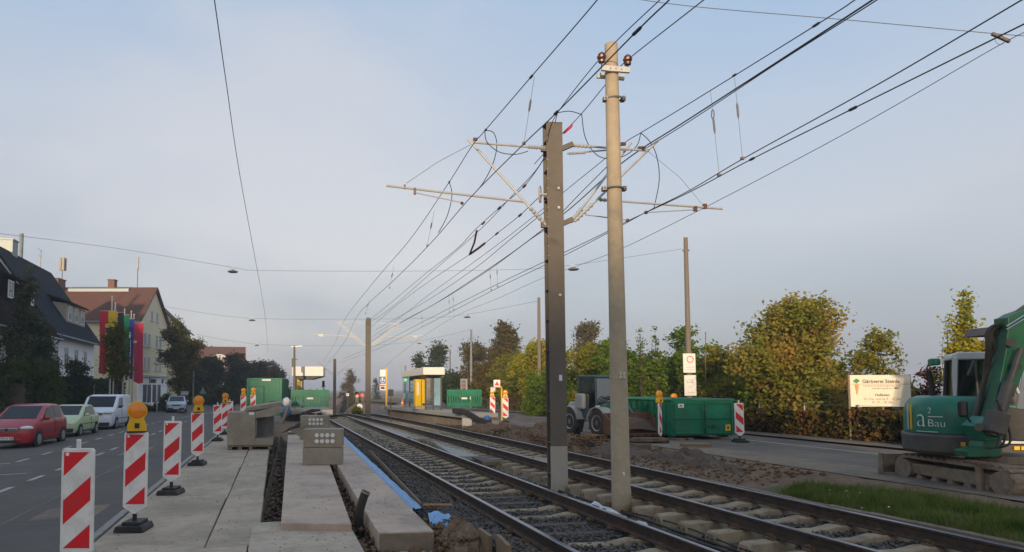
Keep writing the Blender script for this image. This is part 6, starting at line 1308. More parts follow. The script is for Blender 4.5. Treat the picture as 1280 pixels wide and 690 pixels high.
b = MB(); b.bar(at(351, 533, 42), at(361, 507, 43.5), .16, .2); tag(b.build('timber_post', 'timber', bevel=.02), 'leaning wooden post beside the blue sack', 'post')
r_ = random.Random(9); TA = gp(372, 545, 0); b = MB(); b.grid(lambda u, v: Vector((-.75 + 1.5 * u, -.3 + 1.3 * v, .04 + .62 * max(0, math.sin(math.pi * min(1, u * 1.05))) ** .8 * (.35 + .65 * u) * (1 - .5 * v) + r_.uniform(-.03, .03))), [i / 14 for i in range(15)], [i / 8 for i in range(9)])
tag(b.build('tarpaulin', 'tarp_white', loc=TA + Vector((-.05, 1.2, 0)), smooth=True, fix=False), 'heap of white sheeting behind the duct blocks', 'tarpaulin')
# white-roofed shelter on that platform
SH = at(365, 470, 52); s1 = thing('tram_shelter', 'white-roofed shelter rising behind the green barrier near the site container', 'shelter', (SH.x, 52, zP), TH * .4)
k = 52 / FOC; zr = at(365, 470, 52).z - zP
b = MB(); b.box((39 * k / 2, 2.0, zr + .36), (39 * k, 4.2, 12 * k)); b.build('roof', 'shelter_white', s1, bevel=.03)
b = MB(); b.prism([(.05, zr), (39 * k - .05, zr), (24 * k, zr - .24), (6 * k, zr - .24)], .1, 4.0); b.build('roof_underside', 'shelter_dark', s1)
for x in (.12, 13 * k): b = MB(); b.box((x, .5, zr / 2), (.14, .14, zr)); b.build('post', 'shelter_dark', s1)
b = MB(); b.box((8 * k, .9, zr * .62), (9 * k, .06, zr * .7)); b.build('poster_panel', 'vending_yellow', s1); b = MB(); b.box((8 * k, .86, zr * .6), (7 * k, .03, zr * .5)); b.build('glass_pane', 'pane_glass', s1)
o = wpole(368, 520, 432, 50, .09, 'dark lamp column with two small spotlights in front of the white-roofed shelter', 'dark_steel', 'lamp_column'); b = MB(); b.bar(loc_in(o, at(364, 433.5, 50)), loc_in(o, at(378, 432.5, 50)), .12, .08); b.build('lamp_arm', 'galv_white', o); b = MB(); b.bar(loc_in(o, at(365, 449, 50)), loc_in(o, at(372, 449, 50)), .06); b.bar(loc_in(o, at(365.5, 459, 50)), loc_in(o, at(365.5, 448, 50)), .09); b.build('spotlight', 'dark_steel', o)
# ------------------------------------------------------------------ platform on the far-road side
Bn = at(577, 517, 34.5); Bf = at(477, 508, 50.5); zB = Bn.z
pb = thing('platform', 'raised concrete platform with overhanging edge carrying the shelter and yellow machine', 'platform', (Bn.x, Bn.y, zB), math.atan2(Bf.y - Bn.y, Bf.x - Bn.x))
Lb = (Vector((Bf.x, Bf.y)) - Vector((Bn.x, Bn.y))).length
b = MB(); b.box((Lb / 2, -1.0, -.11), (Lb, 2.0, .22)); b.build('deck', 'cover_concrete', pb, bevel=.02)
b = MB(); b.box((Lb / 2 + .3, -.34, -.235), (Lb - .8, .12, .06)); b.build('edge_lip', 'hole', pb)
b = MB(); b.box((Lb / 2 + .1, -1.15, -.60), (Lb - .4, 1.4, .76)); b.build('foundation_wall', 'precast', pb)
b = MB(); b.box((.05, -.3, -.62), (.10, .5, .78)); b.build('end_post', 'pipe_white', pb, bevel=.01)
b = MB(); b.box((Lb * .55, -.57, -.55), (.9, .1, .6)); b.build('wall_joint', 'slab_side', pb)
b = MB(); b.box((.28, -.25, -.02), (.6, .5, .24)); b.build('edge_block', 'pipe_white', pb, bevel=.04)
b = MB(); b.box((-.3, -.9, -.85), (.5, .5, .22), rz=.3); b.build('broken_edge', 'precast', pb, bevel=.05); b = MB(); b.box((-.1, -1.5, -.62), (.5, .8, .5)); b.build('broken_edge', 'precast', pb, bevel=.05)
barrier(at(580.5, 509, 34.6), .08, 44 / FOC * 34.6, 22 / FOC * 34.6, 'green slotted barrier standing on the platform with the yellow machine')
for i in range(3):
    P = smooth_path([at(566, 512 + 1.5 * i, 34.2), at(580, 513 + 2 * i, 33.9), at(592, 519 + 2 * i, 33.5), at(602, 525 + 1.5 * i, 33.2), at(614, 527 + i, 33.0)], 5); b = MB(); b.tube(P, .075, 7); tag(b.build('cable_duct', 'black_rubber', smooth=True), ['uppermost black duct drooping from the platform end towards the far road', 'middle black duct drooping from the platform end towards the far road', 'lowest black duct drooping from the platform end towards the far road'][i], 'duct', 'black ducts at the lit platform')
sack(609, 527.5, 34, 9, 8, 'tarp_blue', 'small blue sack on the ground beside the beacons on the far road', seed=5); sack(573, 514.5, 34.4, 14, 4, 'tarp_white', 'white sheeting lying on the platform edge below the barrier', 'sheeting', seed=6)
# white shelter with vending machine
d1 = 40.0; k = d1 / FOC; s2 = thing('tram_shelter', 'white-roofed glass shelter on the platform, sunlit, with the yellow machine inside', 'shelter', (at(502, 508, d1).x, d1, zB), 0)
def hp(px, py, d=d1): return loc_in(s2, at(px, py, d))
zt, zl_ = hp(530, 459).z, hp(530, 468.5).z
Xl, Xr = hp(529, 460).x, hp(556, 460).x; Fl = loc_in(s2, at(501.5, 466, 50))
b = MB(); Pq = [Vector((Xl, 0, 0)), Vector((Xr, 0, 0)), Vector((Fl.x + (Xr - Xl), 9.6, 0)), Vector((Fl.x, 9.6, 0))]
b.hexa([p + Vector((0, 0, zl_)) for p in Pq] + [p + Vector((0, 0, zt)) for p in Pq]); b.build('roof', 'shelter_white', s2, bevel=.03)
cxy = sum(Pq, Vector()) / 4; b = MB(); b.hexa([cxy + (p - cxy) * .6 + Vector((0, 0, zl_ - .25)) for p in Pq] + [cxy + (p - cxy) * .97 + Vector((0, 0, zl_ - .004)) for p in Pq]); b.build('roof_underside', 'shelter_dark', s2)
def col_(px, d=d1 + .6, w_=.10): b = MB(); x = hp(px, 500, d); b.box((x.x, x.y, (zl_ - .2) / 2), (w_, .12, zl_ - .2)); b.build('post', 'shelter_dark', s2)
for px_, d_ in ((532, 40.6), (541.5, 40.6), (551.5, 40.6), (526, 43.5), (512, 47), (506, 49)): col_(px_, d_)
for a, c, m in ((533, 540.5, 'pane_glass'), (542.5, 550.5, 'info_blue')): b = MB(); A, C = hp(a, 500, d1 + .6), hp(c, 500, d1 + .6); b.box(((A.x + C.x) / 2, A.y + .0, zl_ * .52), (C.x - A.x, .03, zl_ * .78)); b.build('glass_pane' if m == 'pane_glass' else 'info_panel', m, s2)
for a, c in ((503, 511), (513, 525)): b = MB(); A, C = hp(a, 500, 49), hp(c, 500, 44); b.hexa([A + Vector((0, 0, -A.z + .3)), C + Vector((0, 0, -C.z + .3)), C + Vector((.03, 0, -C.z + .3)), A + Vector((.03, 0, -A.z + .3)), A + Vector((0, 0, -A.z + 2.1)), C + Vector((0, 0, -C.z + 2.1)), C + Vector((.03, 0, -C.z + 2.1)), A + Vector((.03, 0, -A.z + 2.1))]); b.build('side_glass', 'pane_glass', s2)
for px_, d_ in ((508, 47), (515, 46)):
    b = MB(); x = hp(px_, 500, d_); b.box((x.x, x.y, .48), (.5, .4, .06)); b.box((x.x, x.y + .2, .75), (.5, .05, .4)); b.build('seat', 'sign_blue' if 0 else 'info_blue', s2, bevel=.03)
vm_ = thing('ticket_machine', 'tall yellow ticket machine catching the sun inside the white shelter', 'machine', at(524.5, 507, 42.0), .25); k = 42 / FOC
vm_.location.z = zB; b = MB(); b.box((.0, 0, 1.0), (13 * k, .5, 1.66)); b.build('cabinet', 'vending_yellow', vm_, bevel=.03)
b = MB(); b.box((0, 0, .085), (13 * k, .48, .16)); b.build('plinth', 'cover_concrete', vm_); b = MB(); b.box((-3.5 * k, -.256, 1.25), (2.4 * k, .02, .8)); b.build('screen', 'sign_white', vm_); b = MB(); b.box((.8 * k, -.256, 1.0), (.6 * k, .02, 1.6)); b.build('door_gap', 'ink', vm_); b = MB(); b.box((3.5 * k, -.27, .3), (3 * k, .05, .12)); b.build('ticket_tray', 'black_plastic', vm_)
# stop sign post with U emblem
up = thing('stop_sign', 'yellow stop post with blue U sign on the platform, before the white shelter', 'sign', at(483, 507, 47), 0); k = 47 / FOC
b = MB(); b.box((0, 0, 46 * k / 2), (.10, .10, 46 * k)); b.build('post', 'yellow', up)
for z, h_, m in ((40.5, 8.5, 'sign_white'), (31.5, 8, 'sign_blue'), (23, 8, 'sign_white')): b = MB(); b.box((-5 * k, -.02, z * k), (7.8 * k, .04, h_ * k)); b.build('panel', m, up)
b = MB(); b.lathe([(3.3 * k, -.012), (3.3 * k, .0)], (-5 * k, -.045, 31.5 * k), 18, 'y'); b.build('roundel', 'sign_white', up); text('u_letter', 'U', 7 * k, (-5 * k, -.062, 31.5 * k), RX, 'sign_blue', up, 'CENTER', .003, .02)
b = MB(); b.box((-5 * k, -.045, 25 * k), (6.4 * k, .012, 1.6 * k)); b.build('red_band', 'sign_red', up); b = MB(); b.box((-4.6 * k, -.045, 22 * k), (4.5 * k, .012, 2.6 * k)); b.build('tram_symbol', 'ink', up)
b = MB(); b.box(loc_in(s2, at(507.5, 475, 46)), (.34, .1, .26)); eg = b.build('exit_sign', 'exit_green', s2); text('exit_arrow', '→', .2, (0, 0, 0), RX, 'sign_white', eg, 'CENTER', .002) if 0 else None
b = MB(); b.box(loc_in(s2, at(507.6, 475, 45.9)), (.14, .02, .10)); b.build('exit_figure', 'sign_white', s2)
o = wpole(506.5, 508, 457, 49, .06, 'slim lamp post with short arm rising beside the white shelter roof', 'steel_grey', 'lamp_post'); b = MB(); b.bar(loc_in(o, at(507, 456.5, 49)), loc_in(o, at(496, 455, 49)), .10, .07); b.build('lamp_arm', 'steel_grey', o)
o = wpole(488.5, 535, 486, 36, .025, 'thin rusty signal post between the two tracks', 'rust', 'signal_post'); b = MB(); b.box(loc_in(o, at(488.5, 491, 36)), (.28, .05, .36)); b.build('board', 'shelter_dark', o)
pc = thing('traffic_cone', 'orange cone standing on the platform edge beside the stop post', 'cone', at(503, 507.5, 46)); b = MB(); b.lathe([(.17, 0), (.17, .03), (.12, .04), (.03, .52), (.015, .55)], (0, 0, 0), 14); b.build('cone', 'lamp_orange', pc); b = MB(); b.lathe([(.098, .16), (.075, .28)], (0, 0, 0), 14); b.build('white_band', 'sign_white', pc)
dd = thing('display_board', 'tall dark display column standing behind the platform barrier', 'display', at(580, 507, 37.5)); dd.location.z = zB; k = 37.5 / FOC; h_ = (507 - 466) * k
b = MB(); b.box((0, 0, h_ / 2), (9 * k, .22, h_)); b.build('casing', 'steel_grey', dd, bevel=.02); b = MB(); b.box((-.6 * k, -.115, h_ * .62), (5.2 * k, .012, h_ * .66)); b.build('screen', 'display_dark', dd); b = MB()
for i in range(4): b.box((-.6 * k, -.124, h_ * (.85 - .12 * i)), (3.6 * k, .004, .05))
b.build('printed_lines', 'sign_red', dd)
bx = thing('switch_cabinet', 'small white cabinet on a post beside the dark display column', 'cabinet', at(589.5, 507, 38)); bx.location.z = zB; k = 38 / FOC; b = MB(); b.box((0, 0, 22 * k), (8 * k, .2, 7 * k)); b.build('box', 'sign_white', bx, bevel=.01); b = MB(); b.box((-1.5 * k, -.0, 16.5 * k), (4 * k, .2, 4 * k)); b.build('lower_box', 'sign_white', bx); b = MB(); b.box((0, .05, 9 * k), (.06, .06, 18 * k)); b.build('post', 'steel_grey', bx)
ys = thing('signal_post', 'yellow post with white signal boxes beside the far road beacons', 'signal', gp(629.5, 527, 0) + Vector((0, .6, 0))); k = ys.location.y / FOC
b = MB(); b.tube([(0, 0, 0), (0, 0, 40 * k), (0, 0, 42 * k), (-9 * k, 0, 42.5 * k)], .05, 8); b.build('post', 'yellow', ys); b = MB(); b.box((-6 * k, 0, 47 * k), (8 * k, .12, 8.5 * k)); b.build('upper_sign', 'sign_white', ys); b = MB(); b.prism([(-9 * k, 44.5 * k), (-3 * k, 44.5 * k), (-6 * k, 49.5 * k)], -.075, -.055); b.build('warning_triangle', 'sign_red', ys); b = MB(); b.box((-11 * k, 0, 39.5 * k), (6 * k, .1, 5 * k)); b.build('lower_box', 'galv_white', ys)
# railway signals far down the line
for (px_, yt, yb, d_, m, lab) in ((446.3, 495, 520, 62, 'signal_amber', 'small tram signal with amber light far down the line'), (453, 494.5, 520, 62, 'signal_red', 'small tram signal with red light beside the second steel pole')):
    t = thing('tram_signal', lab, 'signal', at(px_, yb, d_), 0, 'tram signals'); k = d_ / FOC; h_ = (yb - yt) * k
    b = MB(); b.tube([(0, 0, 0), (0, 0, h_ + .2)], .04, 6); b.build('post', 'dark_steel', t); b = MB(); b.box((0, -.05, h_ - .12), (.36, .16, .95)); b.build('head', 'black_plastic', t, bevel=.02); b = MB(); b.lathe([(.15, -.02), (.15, .03)], (0, -.14, h_ + (.0 if m == 'signal_amber' else .02)), 12, 'y'); b.build('light', m, t)
    if m == 'signal_red': b = MB(); b.lathe([(.26, -.02), (.26, .02)], (-.25, -.06, h_ - 1.0), 14, 'y'); b.build('disc', 'sign_white', t)
t = thing('board_sign', 'little white board on a thin post before the conical misty tree', 'sign', at(434.5, 520, 58)); k = 58 / FOC; b = MB(); b.tube([(0, 0, 0), (0, 0, 28 * k)], .025, 6); b.build('post', 'steel_grey', t); b = MB(); b.box((0, -.03, 26.5 * k), (3.4 * k, .03, 3.2 * k)); b.build('board', 'galv_white', t)
text('h_letter', 'H', .17, (0, -.05, 26.5 * k), RX, 'ink', t, 'CENTER', .002, .004)
t = thing('tram_signal', 'dark round signal head above the barrier by the duct blocks, on a slim post', 'signal', at(404, 520, 58), 0, 'tram signals'); k = 58 / FOC
b = MB(); b.tube([(0, 0, 0), (0, 0, 42 * k)], .035, 6); b.build('post', 'steel_grey', t); b = MB(); b.box((0, 0, 40 * k), (.2, .14, .5)); b.build('head', 'black_plastic', t); b = MB(); b.box((0, 0, 36.5 * k), (.32, .1, .14)); b.build('plate', 'galv_white', t)
# ------------------------------------------------------------------ houses
def window(parent, fr, u, z, w_, h_, sill=True, shut=0, flowers=False, fm='frame_white'):
    """fr(u, out, z) -> point in the house's own space, u along the wall, out away from it"""
    b = MB(); t_ = .09
    def bx(u0, u1, z0, z1, o0, o1, mb): mb.hexa([fr(a, o, z0) for a, o in ((u0, o0), (u1, o0), (u1, o1), (u0, o1))] + [fr(a, o, z1) for a, o in ((u0, o0), (u1, o0), (u1, o1), (u0, o1))])
    for a in (u - w_ / 2, u + w_ / 2 - t_): bx(a, a + t_, z, z + h_, -.01, .05, b)
    for a in (z, z + h_ - t_): bx(u - w_ / 2 + t_, u + w_ / 2 - t_, a, a + t_, -.01, .05, b)
    bx(u - .035, u + .035, z + t_, z + h_ - t_, -.01, .045, b)
    f = b.build('window', fm, parent)
    b = MB(); bx(u - w_ / 2 + t_, u + w_ / 2 - t_, z + t_, z + h_ - t_, -.01, .012, b); b.build('pane', 'window_grey', f)
    if shut:
        b = MB(); bx(u - w_ / 2 + t_, u + w_ / 2 - t_, z + h_ - t_ - (h_ - 2 * t_) * shut, z + h_ - t_, .0, .046, b); b.build('roller_shutter', 'shutter', f)
    if sill:
        b = MB(); bx(u - w_ / 2 - .08, u + w_ / 2 + .08, z - .07, z - .003, -.01, .14, b); b.build('sill', 'shutter', f)
    if flowers:
        b = MB(); bx(u - w_ / 2, u + w_ / 2, z, z + .16, .055, .2, b); b.build('flower_box', 'flower_red', f)
    return f
def house(name, label, p, rz, W, D, eave, ridge, wall, roof, over=.5, og=.3):
    h = thing(name, label, 'house', p, rz); b = MB()
    b.prism([(-D / 2, 0), (D / 2, 0), (D / 2, eave), (0, ridge - .15), (-D / 2, eave)], -W / 2, W / 2, frame=lambda u, v, w_: Vector((w_, u, v))); b.build('wall', wall, h)
    sl = (ridge - eave) / (D / 2); rf = MB(); th = .22
    for sg in (-1, 1):
        y = sg * (D / 2 + over); ze = eave - sl * over
        P = [(-W / 2 - og, sg * .002, ridge), (W / 2 + og, sg * .002, ridge), (W / 2 + og, y, ze), (-W / 2 - og, y, ze)]
        if sg > 0: P = P[::-1]
        rf.hexa([Vector(q) for q in P] + [Vector(q) + Vector((0, 0, th)) for q in P])
    r = rf.build('roof', roof, h)
    gt = MB()
    for sg in (-1,): gt.tube([(-W / 2 - og, sg * (D / 2 + over + .06), eave - sl * over + .1), (W / 2 + og, sg * (D / 2 + over + .06), eave - sl * over + .1)], .09, 6)
    gt.build('gutter', 'zinc', h)
    front = lambda u, o, z: Vector((u, -D / 2 - o, z)); gable = lambda u, o, z: Vector((W / 2 + o, u, z))
    return h, r, front, gable, sl
def chimney(h, r, x, y, z0, z1, w_, m='brick_chimney', d_=None):
    b = MB(); b.box((x, y, (z0 + z1) / 2), (w_, d_ or w_, z1 - z0)); b.box((x, y, z1 + .05), (w_ + .14, (d_ or w_) + .14, .12)); b.build('chimney', m, r)
def dormer(h, r, x, yf, z0, w_, hh, roofm, wallm, shed=False, D=9, ridge=14, sl=1, nwin=1):
    b = MB(); back = yf + hh / max(.3, sl) + .4
    b.hexa([(x - w_ / 2, yf, z0), (x + w_ / 2, yf, z0), (x + w_ / 2, back, z0), (x - w_ / 2, back, z0), (x - w_ / 2, yf, z0 + hh), (x + w_ / 2, yf, z0 + hh), (x + w_ / 2, back + .6, z0 + hh + .25), (x - w_ / 2, back + .6, z0 + hh + .25)]); d = b.build('dormer', wallm, h)
    b = MB(); zt = z0 + hh; b.hexa([(x - w_ / 2 - .25, yf - .3, zt + .0), (x + w_ / 2 + .25, yf - .3, zt + .0), (x + w_ / 2 + .2, back + 2.2, zt + 1.35), (x - w_ / 2 - .2, back + 2.2, zt + 1.35)] + [(x - w_ / 2 - .25, yf - .3, zt + .18), (x + w_ / 2 + .25, yf - .3, zt + .18), (x + w_ / 2 + .2, back + 2.2, zt + 1.55), (x - w_ / 2 - .2, back + 2.2, zt + 1.55)]); b.build('dormer_roof', roofm, d)
    for i in range(nwin):
        window(h, lambda u, o, z: Vector((u, yf - o, z)), x + (i - (nwin - 1) / 2) * (w_ / nwin), z0 + hh * .12, min(1.1, w_ / nwin * .72), hh * .78, False, .5 if nwin > 1 else 0)
def mast(h, x, y, z0, z1, kind):
    b = MB(); b.tube([(x, y, z0), (x, y, z1)], .05 if kind else .035, 6); a = b.build('antenna_mast', 'steel_grey', h)
    if kind == 'cell':
        b = MB()
        for dx_, dy_ in ((-.28, 0), (.24, .2), (.2, -.2)): b.box((x + dx_, y + dy_, z1 - .75), (.26, .16, 1.6))
        b.build('antenna_panels', 'chimney_cream', a)
    elif kind == 'slim':
        b = MB(); b.tube([(x, y, z1 - 1.5), (x, y, z1 + .1)], .15, 8); b.build('antenna_panels', 'shutter', a)
    else:
        b = MB()
        for i, z in enumerate((z1 - .05, z1 - .7)): b.bar((x - 1.0 + .3 * i, y, z), (x + .35, y, z + .0), .03)
        b.build('aerial_rods', 'steel_grey', a)
zg = -.45; Ru = math.pi / 2 + TH
# leftmost: dark-roofed cream house, then the white house; both have their eaves along the street
def at_l(l, s, z=zg): return S(l, s, z)
EV, RG_ = 7.6 + .45 - .3, 14.3 + .45
h1, r1, fr1, ga1, sl1 = house('terraced_house', 'cream house with dark brown roof and small dormers behind the spruce', at_l(-22.4, 60.5), Ru, 16.4, 9.2, EV - .3, RG_ - 1.3, 'render_cream', 'roof_dark', .9, .05)
for u, z in ((-6, 4.4), (-3, 4.4), (3.2, 4.4), (6.3, 4.4), (6.3, 1.2)): window(h1, fr1, u, z, 1.1, 1.5, flowers=False, shut=.3)
for x in (-3.3, 1.0, 5.4): dormer(h1, r1, x, -3.85, EV + 1.0, 1.5, 1.7, 'roof_dark', 'roof_dark', sl=sl1)
chimney(h1, r1, 3.6, -.2, RG_ - 2.2, RG_ + .6, .9, 'chimney_cream'); chimney(h1, r1, -.5, .6, RG_ - 2, RG_ - .2, 1.0, 'zinc')
mast(h1, 6.6, 0, RG_ - 1.4, RG_ + 1.2, 'tv')
b = MB(); b.tube([(8.05, -5.5, EV - .9), (8.05, -5.2, EV - 1.6), (8.05, -4.75, EV - 1.9), (8.05, -4.72, 0)], .08, 6); b.build('downpipe', 'zinc', h1)
h2, r2, fr2, ga2, sl2 = house('terraced_house', 'white house with slate roof, wide shed dormer and red flower boxes', at_l(-22.5, 77.0), Ru, 15.6, 9.0, EV, RG_ - .5, 'render_white', 'roof_slate', .7, .05)
for u in (-5.2, -2.2, 1.0, 4.2): window(h2, fr2, u, 4.3, 1.25, 1.75, flowers=True, shut=.35); window(h2, fr2, u, .9, 1.5, 1.7, shut=.2)
dormer(h2, r2, 2.2, -4.1, EV + .75, 6.4, 1.75, 'roof_slate', 'chimney_cream', sl=sl2, nwin=3)
chimney(h2, r2, -3.2, .4, RG_ - 1, RG_ + .75, 1.3, 'zinc'); b = MB(); b.tube([(-.2, .3, RG_ - .3), (-.2, .3, RG_ + 2.1)], .2, 8); b.build('flue_pipe', 'zinc', h2); mast(h2, 5.0, .2, RG_ - .3, RG_ + 1.6, 'tv')
# yellow corner house, gable towards the street
YX = remap(-43.5, 83.4, 5).x; h3, r3, fr3, ga3, sl3 = house('corner_house', 'yellow gabled house with red-brown roof and white painted shop floor', Vector((YX - 6, 83.4, zg - .1)), 0, 12, 9.4, 10.45, 14.6, 'render_yellow', 'roof_red', .55, .35)
for y, z in ((-.9, 10.4), (.9, 10.4)): window(h3, ga3, y, z + .2, .75, 1.25)
for z in (7.35, 4.55):
    for y in (-3.0, -1.7, .9, 2.2): window(h3, ga3, y, z, .85, 1.65, shut=.95 if z < 5 else 0)
b = MB(); b.box((5.98, 0, 1.85), (.2, 9.5, 3.7)); b.build('shop_wall', 'render_white', h3); b = MB(); b.box((6.12, 0, 3.85), (.36, 9.6, .22)); b.build('shop_cornice', 'shutter', h3)
g3 = lambda u, o, z: Vector((6.085 + o, u, z))
for y in (-2.9, -1.5, .2, 1.8): window(h3, g3, y, .75, 1.05, 2.1, False, fm='ink')
o = text('shop_lettering', 'Linder', .95, (6.12, -.4, 3.35), (math.pi / 2, 0, math.pi / 2), 'ink', h3, 'CENTER', .02, .012)
b = MB(); b.lathe([(.30, 0), (.30, .06)], (6.1, 3.0, 3.3), 12, 'x'); b.build('shop_emblem', 'ink', h3)
chimney(h3, r3, -5.6, -.9, 13, 15.6, 1.1, 'brick_chimney', 1.8); chimney(h3, r3, .6, .3, 14, 15.7, .8, 'brick_chimney'); mast(h3, -5.9, .8, 13.8, 18.6, 'cell'); mast(h3, 3.6, .5, 14.2, 18.6, 'slim')
b = MB(); b.hexa([(1.2, -2.55, 12.3), (3.2, -2.55, 12.3), (3.2, -1.75, 13.0), (1.2, -1.75, 13.0), (1.2, -2.68, 12.42), (3.2, -2.68, 12.42), (3.2, -1.9, 13.14), (1.2, -1.9, 13.14)]); b.build('roof_window', 'window_grey', r3)
b = MB(); b.hexa([(-4.4, -.7, 14.1), (3.0, -.7, 14.1), (3.0, .5, 14.1), (-4.4, .5, 14.1), (-4.4, -.7, 14.55), (3.0, -.7, 14.55), (3.0, .5, 14.95), (-4.4, .5, 14.95)]); b.build('ridge_box', 'zinc', r3)
h4, r4, fr4, ga4, sl4 = house('apartment_house', 'pale house with brown roof behind the bushy street tree, partly hidden', S(-17.2, 112, zg), Ru, 13, 10, 10.9, 15.6, 'render_yellow', 'roof_brown', .5, .3)
for u in (-4.5, -2.2, .2, 2.6, 4.8):
    for z in (7.9, 4.9): window(h4, fr4, u, z, 1.0, 1.6, False)
h5, r5, fr5, ga5, sl5 = house('villa', 'distant red-roofed villa with a round white dormer above the trees', at(262, 505, 175), .25, 17, 12, 9.0, 14.5, 'render_cream', 'roof_red', .5, .3)
b = MB(); b.lathe([(2.4, -1.2), (2.4, 1.2)], (2.2, -4.6, 9.8), 20, 'y'); b.build('round_dormer', 'frame_white', h5); b = MB(); b.tube([(2.2 + 2.45 * math.cos(a), -6.0, 9.8 + 2.45 * math.sin(a)) for a in [math.pi * i / 10 for i in range(11)]], .3, 6); b.build('dormer_rim', 'frame_white', r5)
for u in (-5, -2, 2, 5): window(h5, fr5, u, 5, 1.2, 1.8, False)
# ------------------------------------------------------------------ flags
fl_spec = [(136.3, 372, 53.5, -14.5, 7.0, [('flag_red', 0, .5), ('flag_yellow', .5, 1)], 389, 466, 'red and yellow banner with a black bird crest, nearest of the row of flags'),
           (140.5, 380, 56, 2, 11.5, [('flag_yellow', 0, .22), ('flag_black', .22, 1)], 391, 458, 'black and yellow banner behind the red and yellow one'),
           (152.5, 388, 59.5, -1, 6.5, [('flag_green', 0, 1)], 394, 470, 'green banner in the middle of the row of flags'),
           (161, 390, 62, -3.5, 4.5, [('flag_blue', 0, 1)], 399, 472, 'dark blue banner between the green and the rose one'),
           (164.5, 394, 65, .5, 13, [('flag_rose', 0, 1)], 404, 478, 'rose red banner, farthest of the row of flags')]
for i, (px_, yt, d, x0, x1, bands, y0, y1, lab) in enumerate(fl_spec):
    p = at(px_, 520, d); k = d / FOC; zt = at(px_, yt, d).z; base = Vector((p.x, p.y, -.40)); h_ = zt + .4
    po = thing('flagpole', 'pale flagpole of the ' + ['red and yellow', 'black and yellow', 'green', 'dark blue', 'rose red'][i] + ' banner', 'flagpole', base, 0, 'flagpoles in a row'); b = MB(); b.tube([(0, 0, 0), (0, 0, h_)], [.075, .055], 8); b.ball((0, 0, h_ + .05), .09, 8, 5); b.build('pole', 'alu_pole', po)
    b = MB(); zt_f = at(px_, y0, d).z + .4; b.tube([(x0 * k, -.05, zt_f + .03), (x1 * k, -.05, zt_f + .03)], .025, 5); b.build('banner_arm', 'alu_pole', po)
    fg = thing('flag', lab, 'flag', base, 0, 'banners on the flagpoles'); zb_f = at(px_, y1, d).z + .4; ph = i * 1.3
    for m, a, c in bands:
        b = MB(); us = [a + (c - a) * j / 5 for j in range(6)]; vs_ = [j / 16 for j in range(17)]
        def F(u, v, o): return Vector(((x0 + (x1 - x0) * u) * k + .05 * math.sin(3 * v + ph) * v, -.10 + .10 * math.sin(5 * u + 2.5 * v + ph) * (.3 + v) + o, zt_f + (zb_f - zt_f) * v - .12 * v * math.sin(4 * u + ph)))
        n0 = len(us) * len(vs_); b.grid(lambda u, v: F(u, v, 0), us, vs_); b.grid(lambda u, v: F(u, v, .012), us, vs_); b.build('cloth_' + m.split('_')[1], m, fg, smooth=True)
    if i == 0:
        b = MB(); cx_, cz_ = (x0 + (x1 - x0) * .62) * k, zt_f + (zb_f - zt_f) * .34; b.box((cx_, -.22, cz_), (.62, .02, 1.25)); q = b.build('crest_shield', 'flag_yellow', fg); b = MB()
        for dx_, dz_, sx2, sz in ((0, 0, .12, .34), (.10, .33, .10, .10), (-.16, .10, .14, .22), (.16, .10, .14, .22), (-.13, -.34, .07, .16), (.13, -.34, .07, .16), (0, -.42, .08, .1)): b.ball((cx_ + dx_, -.235, cz_ + dz_), (sx2, .02, sz), 8, 5)
        b.build('crest_bird', 'flag_black', q)
    if i == 1:
        b = MB(); b.ball((.35, -.22, zt_f + (zb_f - zt_f) * .38), (.26, .03, .5), 8, 6); b.build('crest', 'flag_rose', fg)
    if i == 3:
        b = MB(); b.ball((.0, -.22, zt_f + (zb_f - zt_f) * .28), (.09, .02, .3), 8, 6); b.build('crest', 'galv_white', fg)
    if i == 4:
        b = MB(); b.ball((.22, -.22, zt_f + (zb_f - zt_f) * .32), (.22, .02, .12), 8, 6); b.build('crest', 'galv_white', fg)
for (px_, yt, yb, d, lab) in ((116.5, 480, 512, 58, 'short white bollard post by the hedge, behind the pale lime car'), (196, 484, 518, 66, 'thin white post on the verge before the shop windows')):
    t = thing('marker_post', lab, 'post', at(px_, yb, d)); b = MB(); b.tube([(0, 0, 0), (0, 0, (yb - yt) * d / FOC)], .07, 8); b.lathe([(.09, 0), (.05, .06)], (0, 0, (yb - yt) * d / FOC), 8); b.build('post', 'alu_pole', t)
t = thing('guide_sign', 'small white direction board on two posts behind the silver blue car', 'sign', at(229, 512, 88)); b = MB(); b.box((0, 0, 2.1), (1.25, .06, .5)); b.build('board', 'galv_white', t)
for x in (-.45, .45): b = MB(); b.tube([(x, .05, 0), (x, .05, 2.3)], .04, 6); b.build('post', 'steel_grey', t)
t = thing('street_post', 'grey round post on the verge behind the silver blue car', 'post', at(241, 514, 80)); b = MB(); b.tube([(0, 0, 0), (0, 0, 4.6)], .1, 8); b.ball((0, 0, 4.65), .12, 8, 5); b.build('shaft', 'steel_grey', t)
t = thing('traffic_sign', 'triangular sign seen from behind on a thin pole before the dark tree mass', 'sign', at(253, 520, 80)); b = MB(); b.tube([(0, 0, 0), (0, 0, 3.0)], .035, 6); b.build('pole', 'steel_grey', t); b = MB(); b.prism([(-.42, 2.6), (.42, 2.6), (0, 3.35)], -.02, .02); b.build('plate', 'zinc', t)
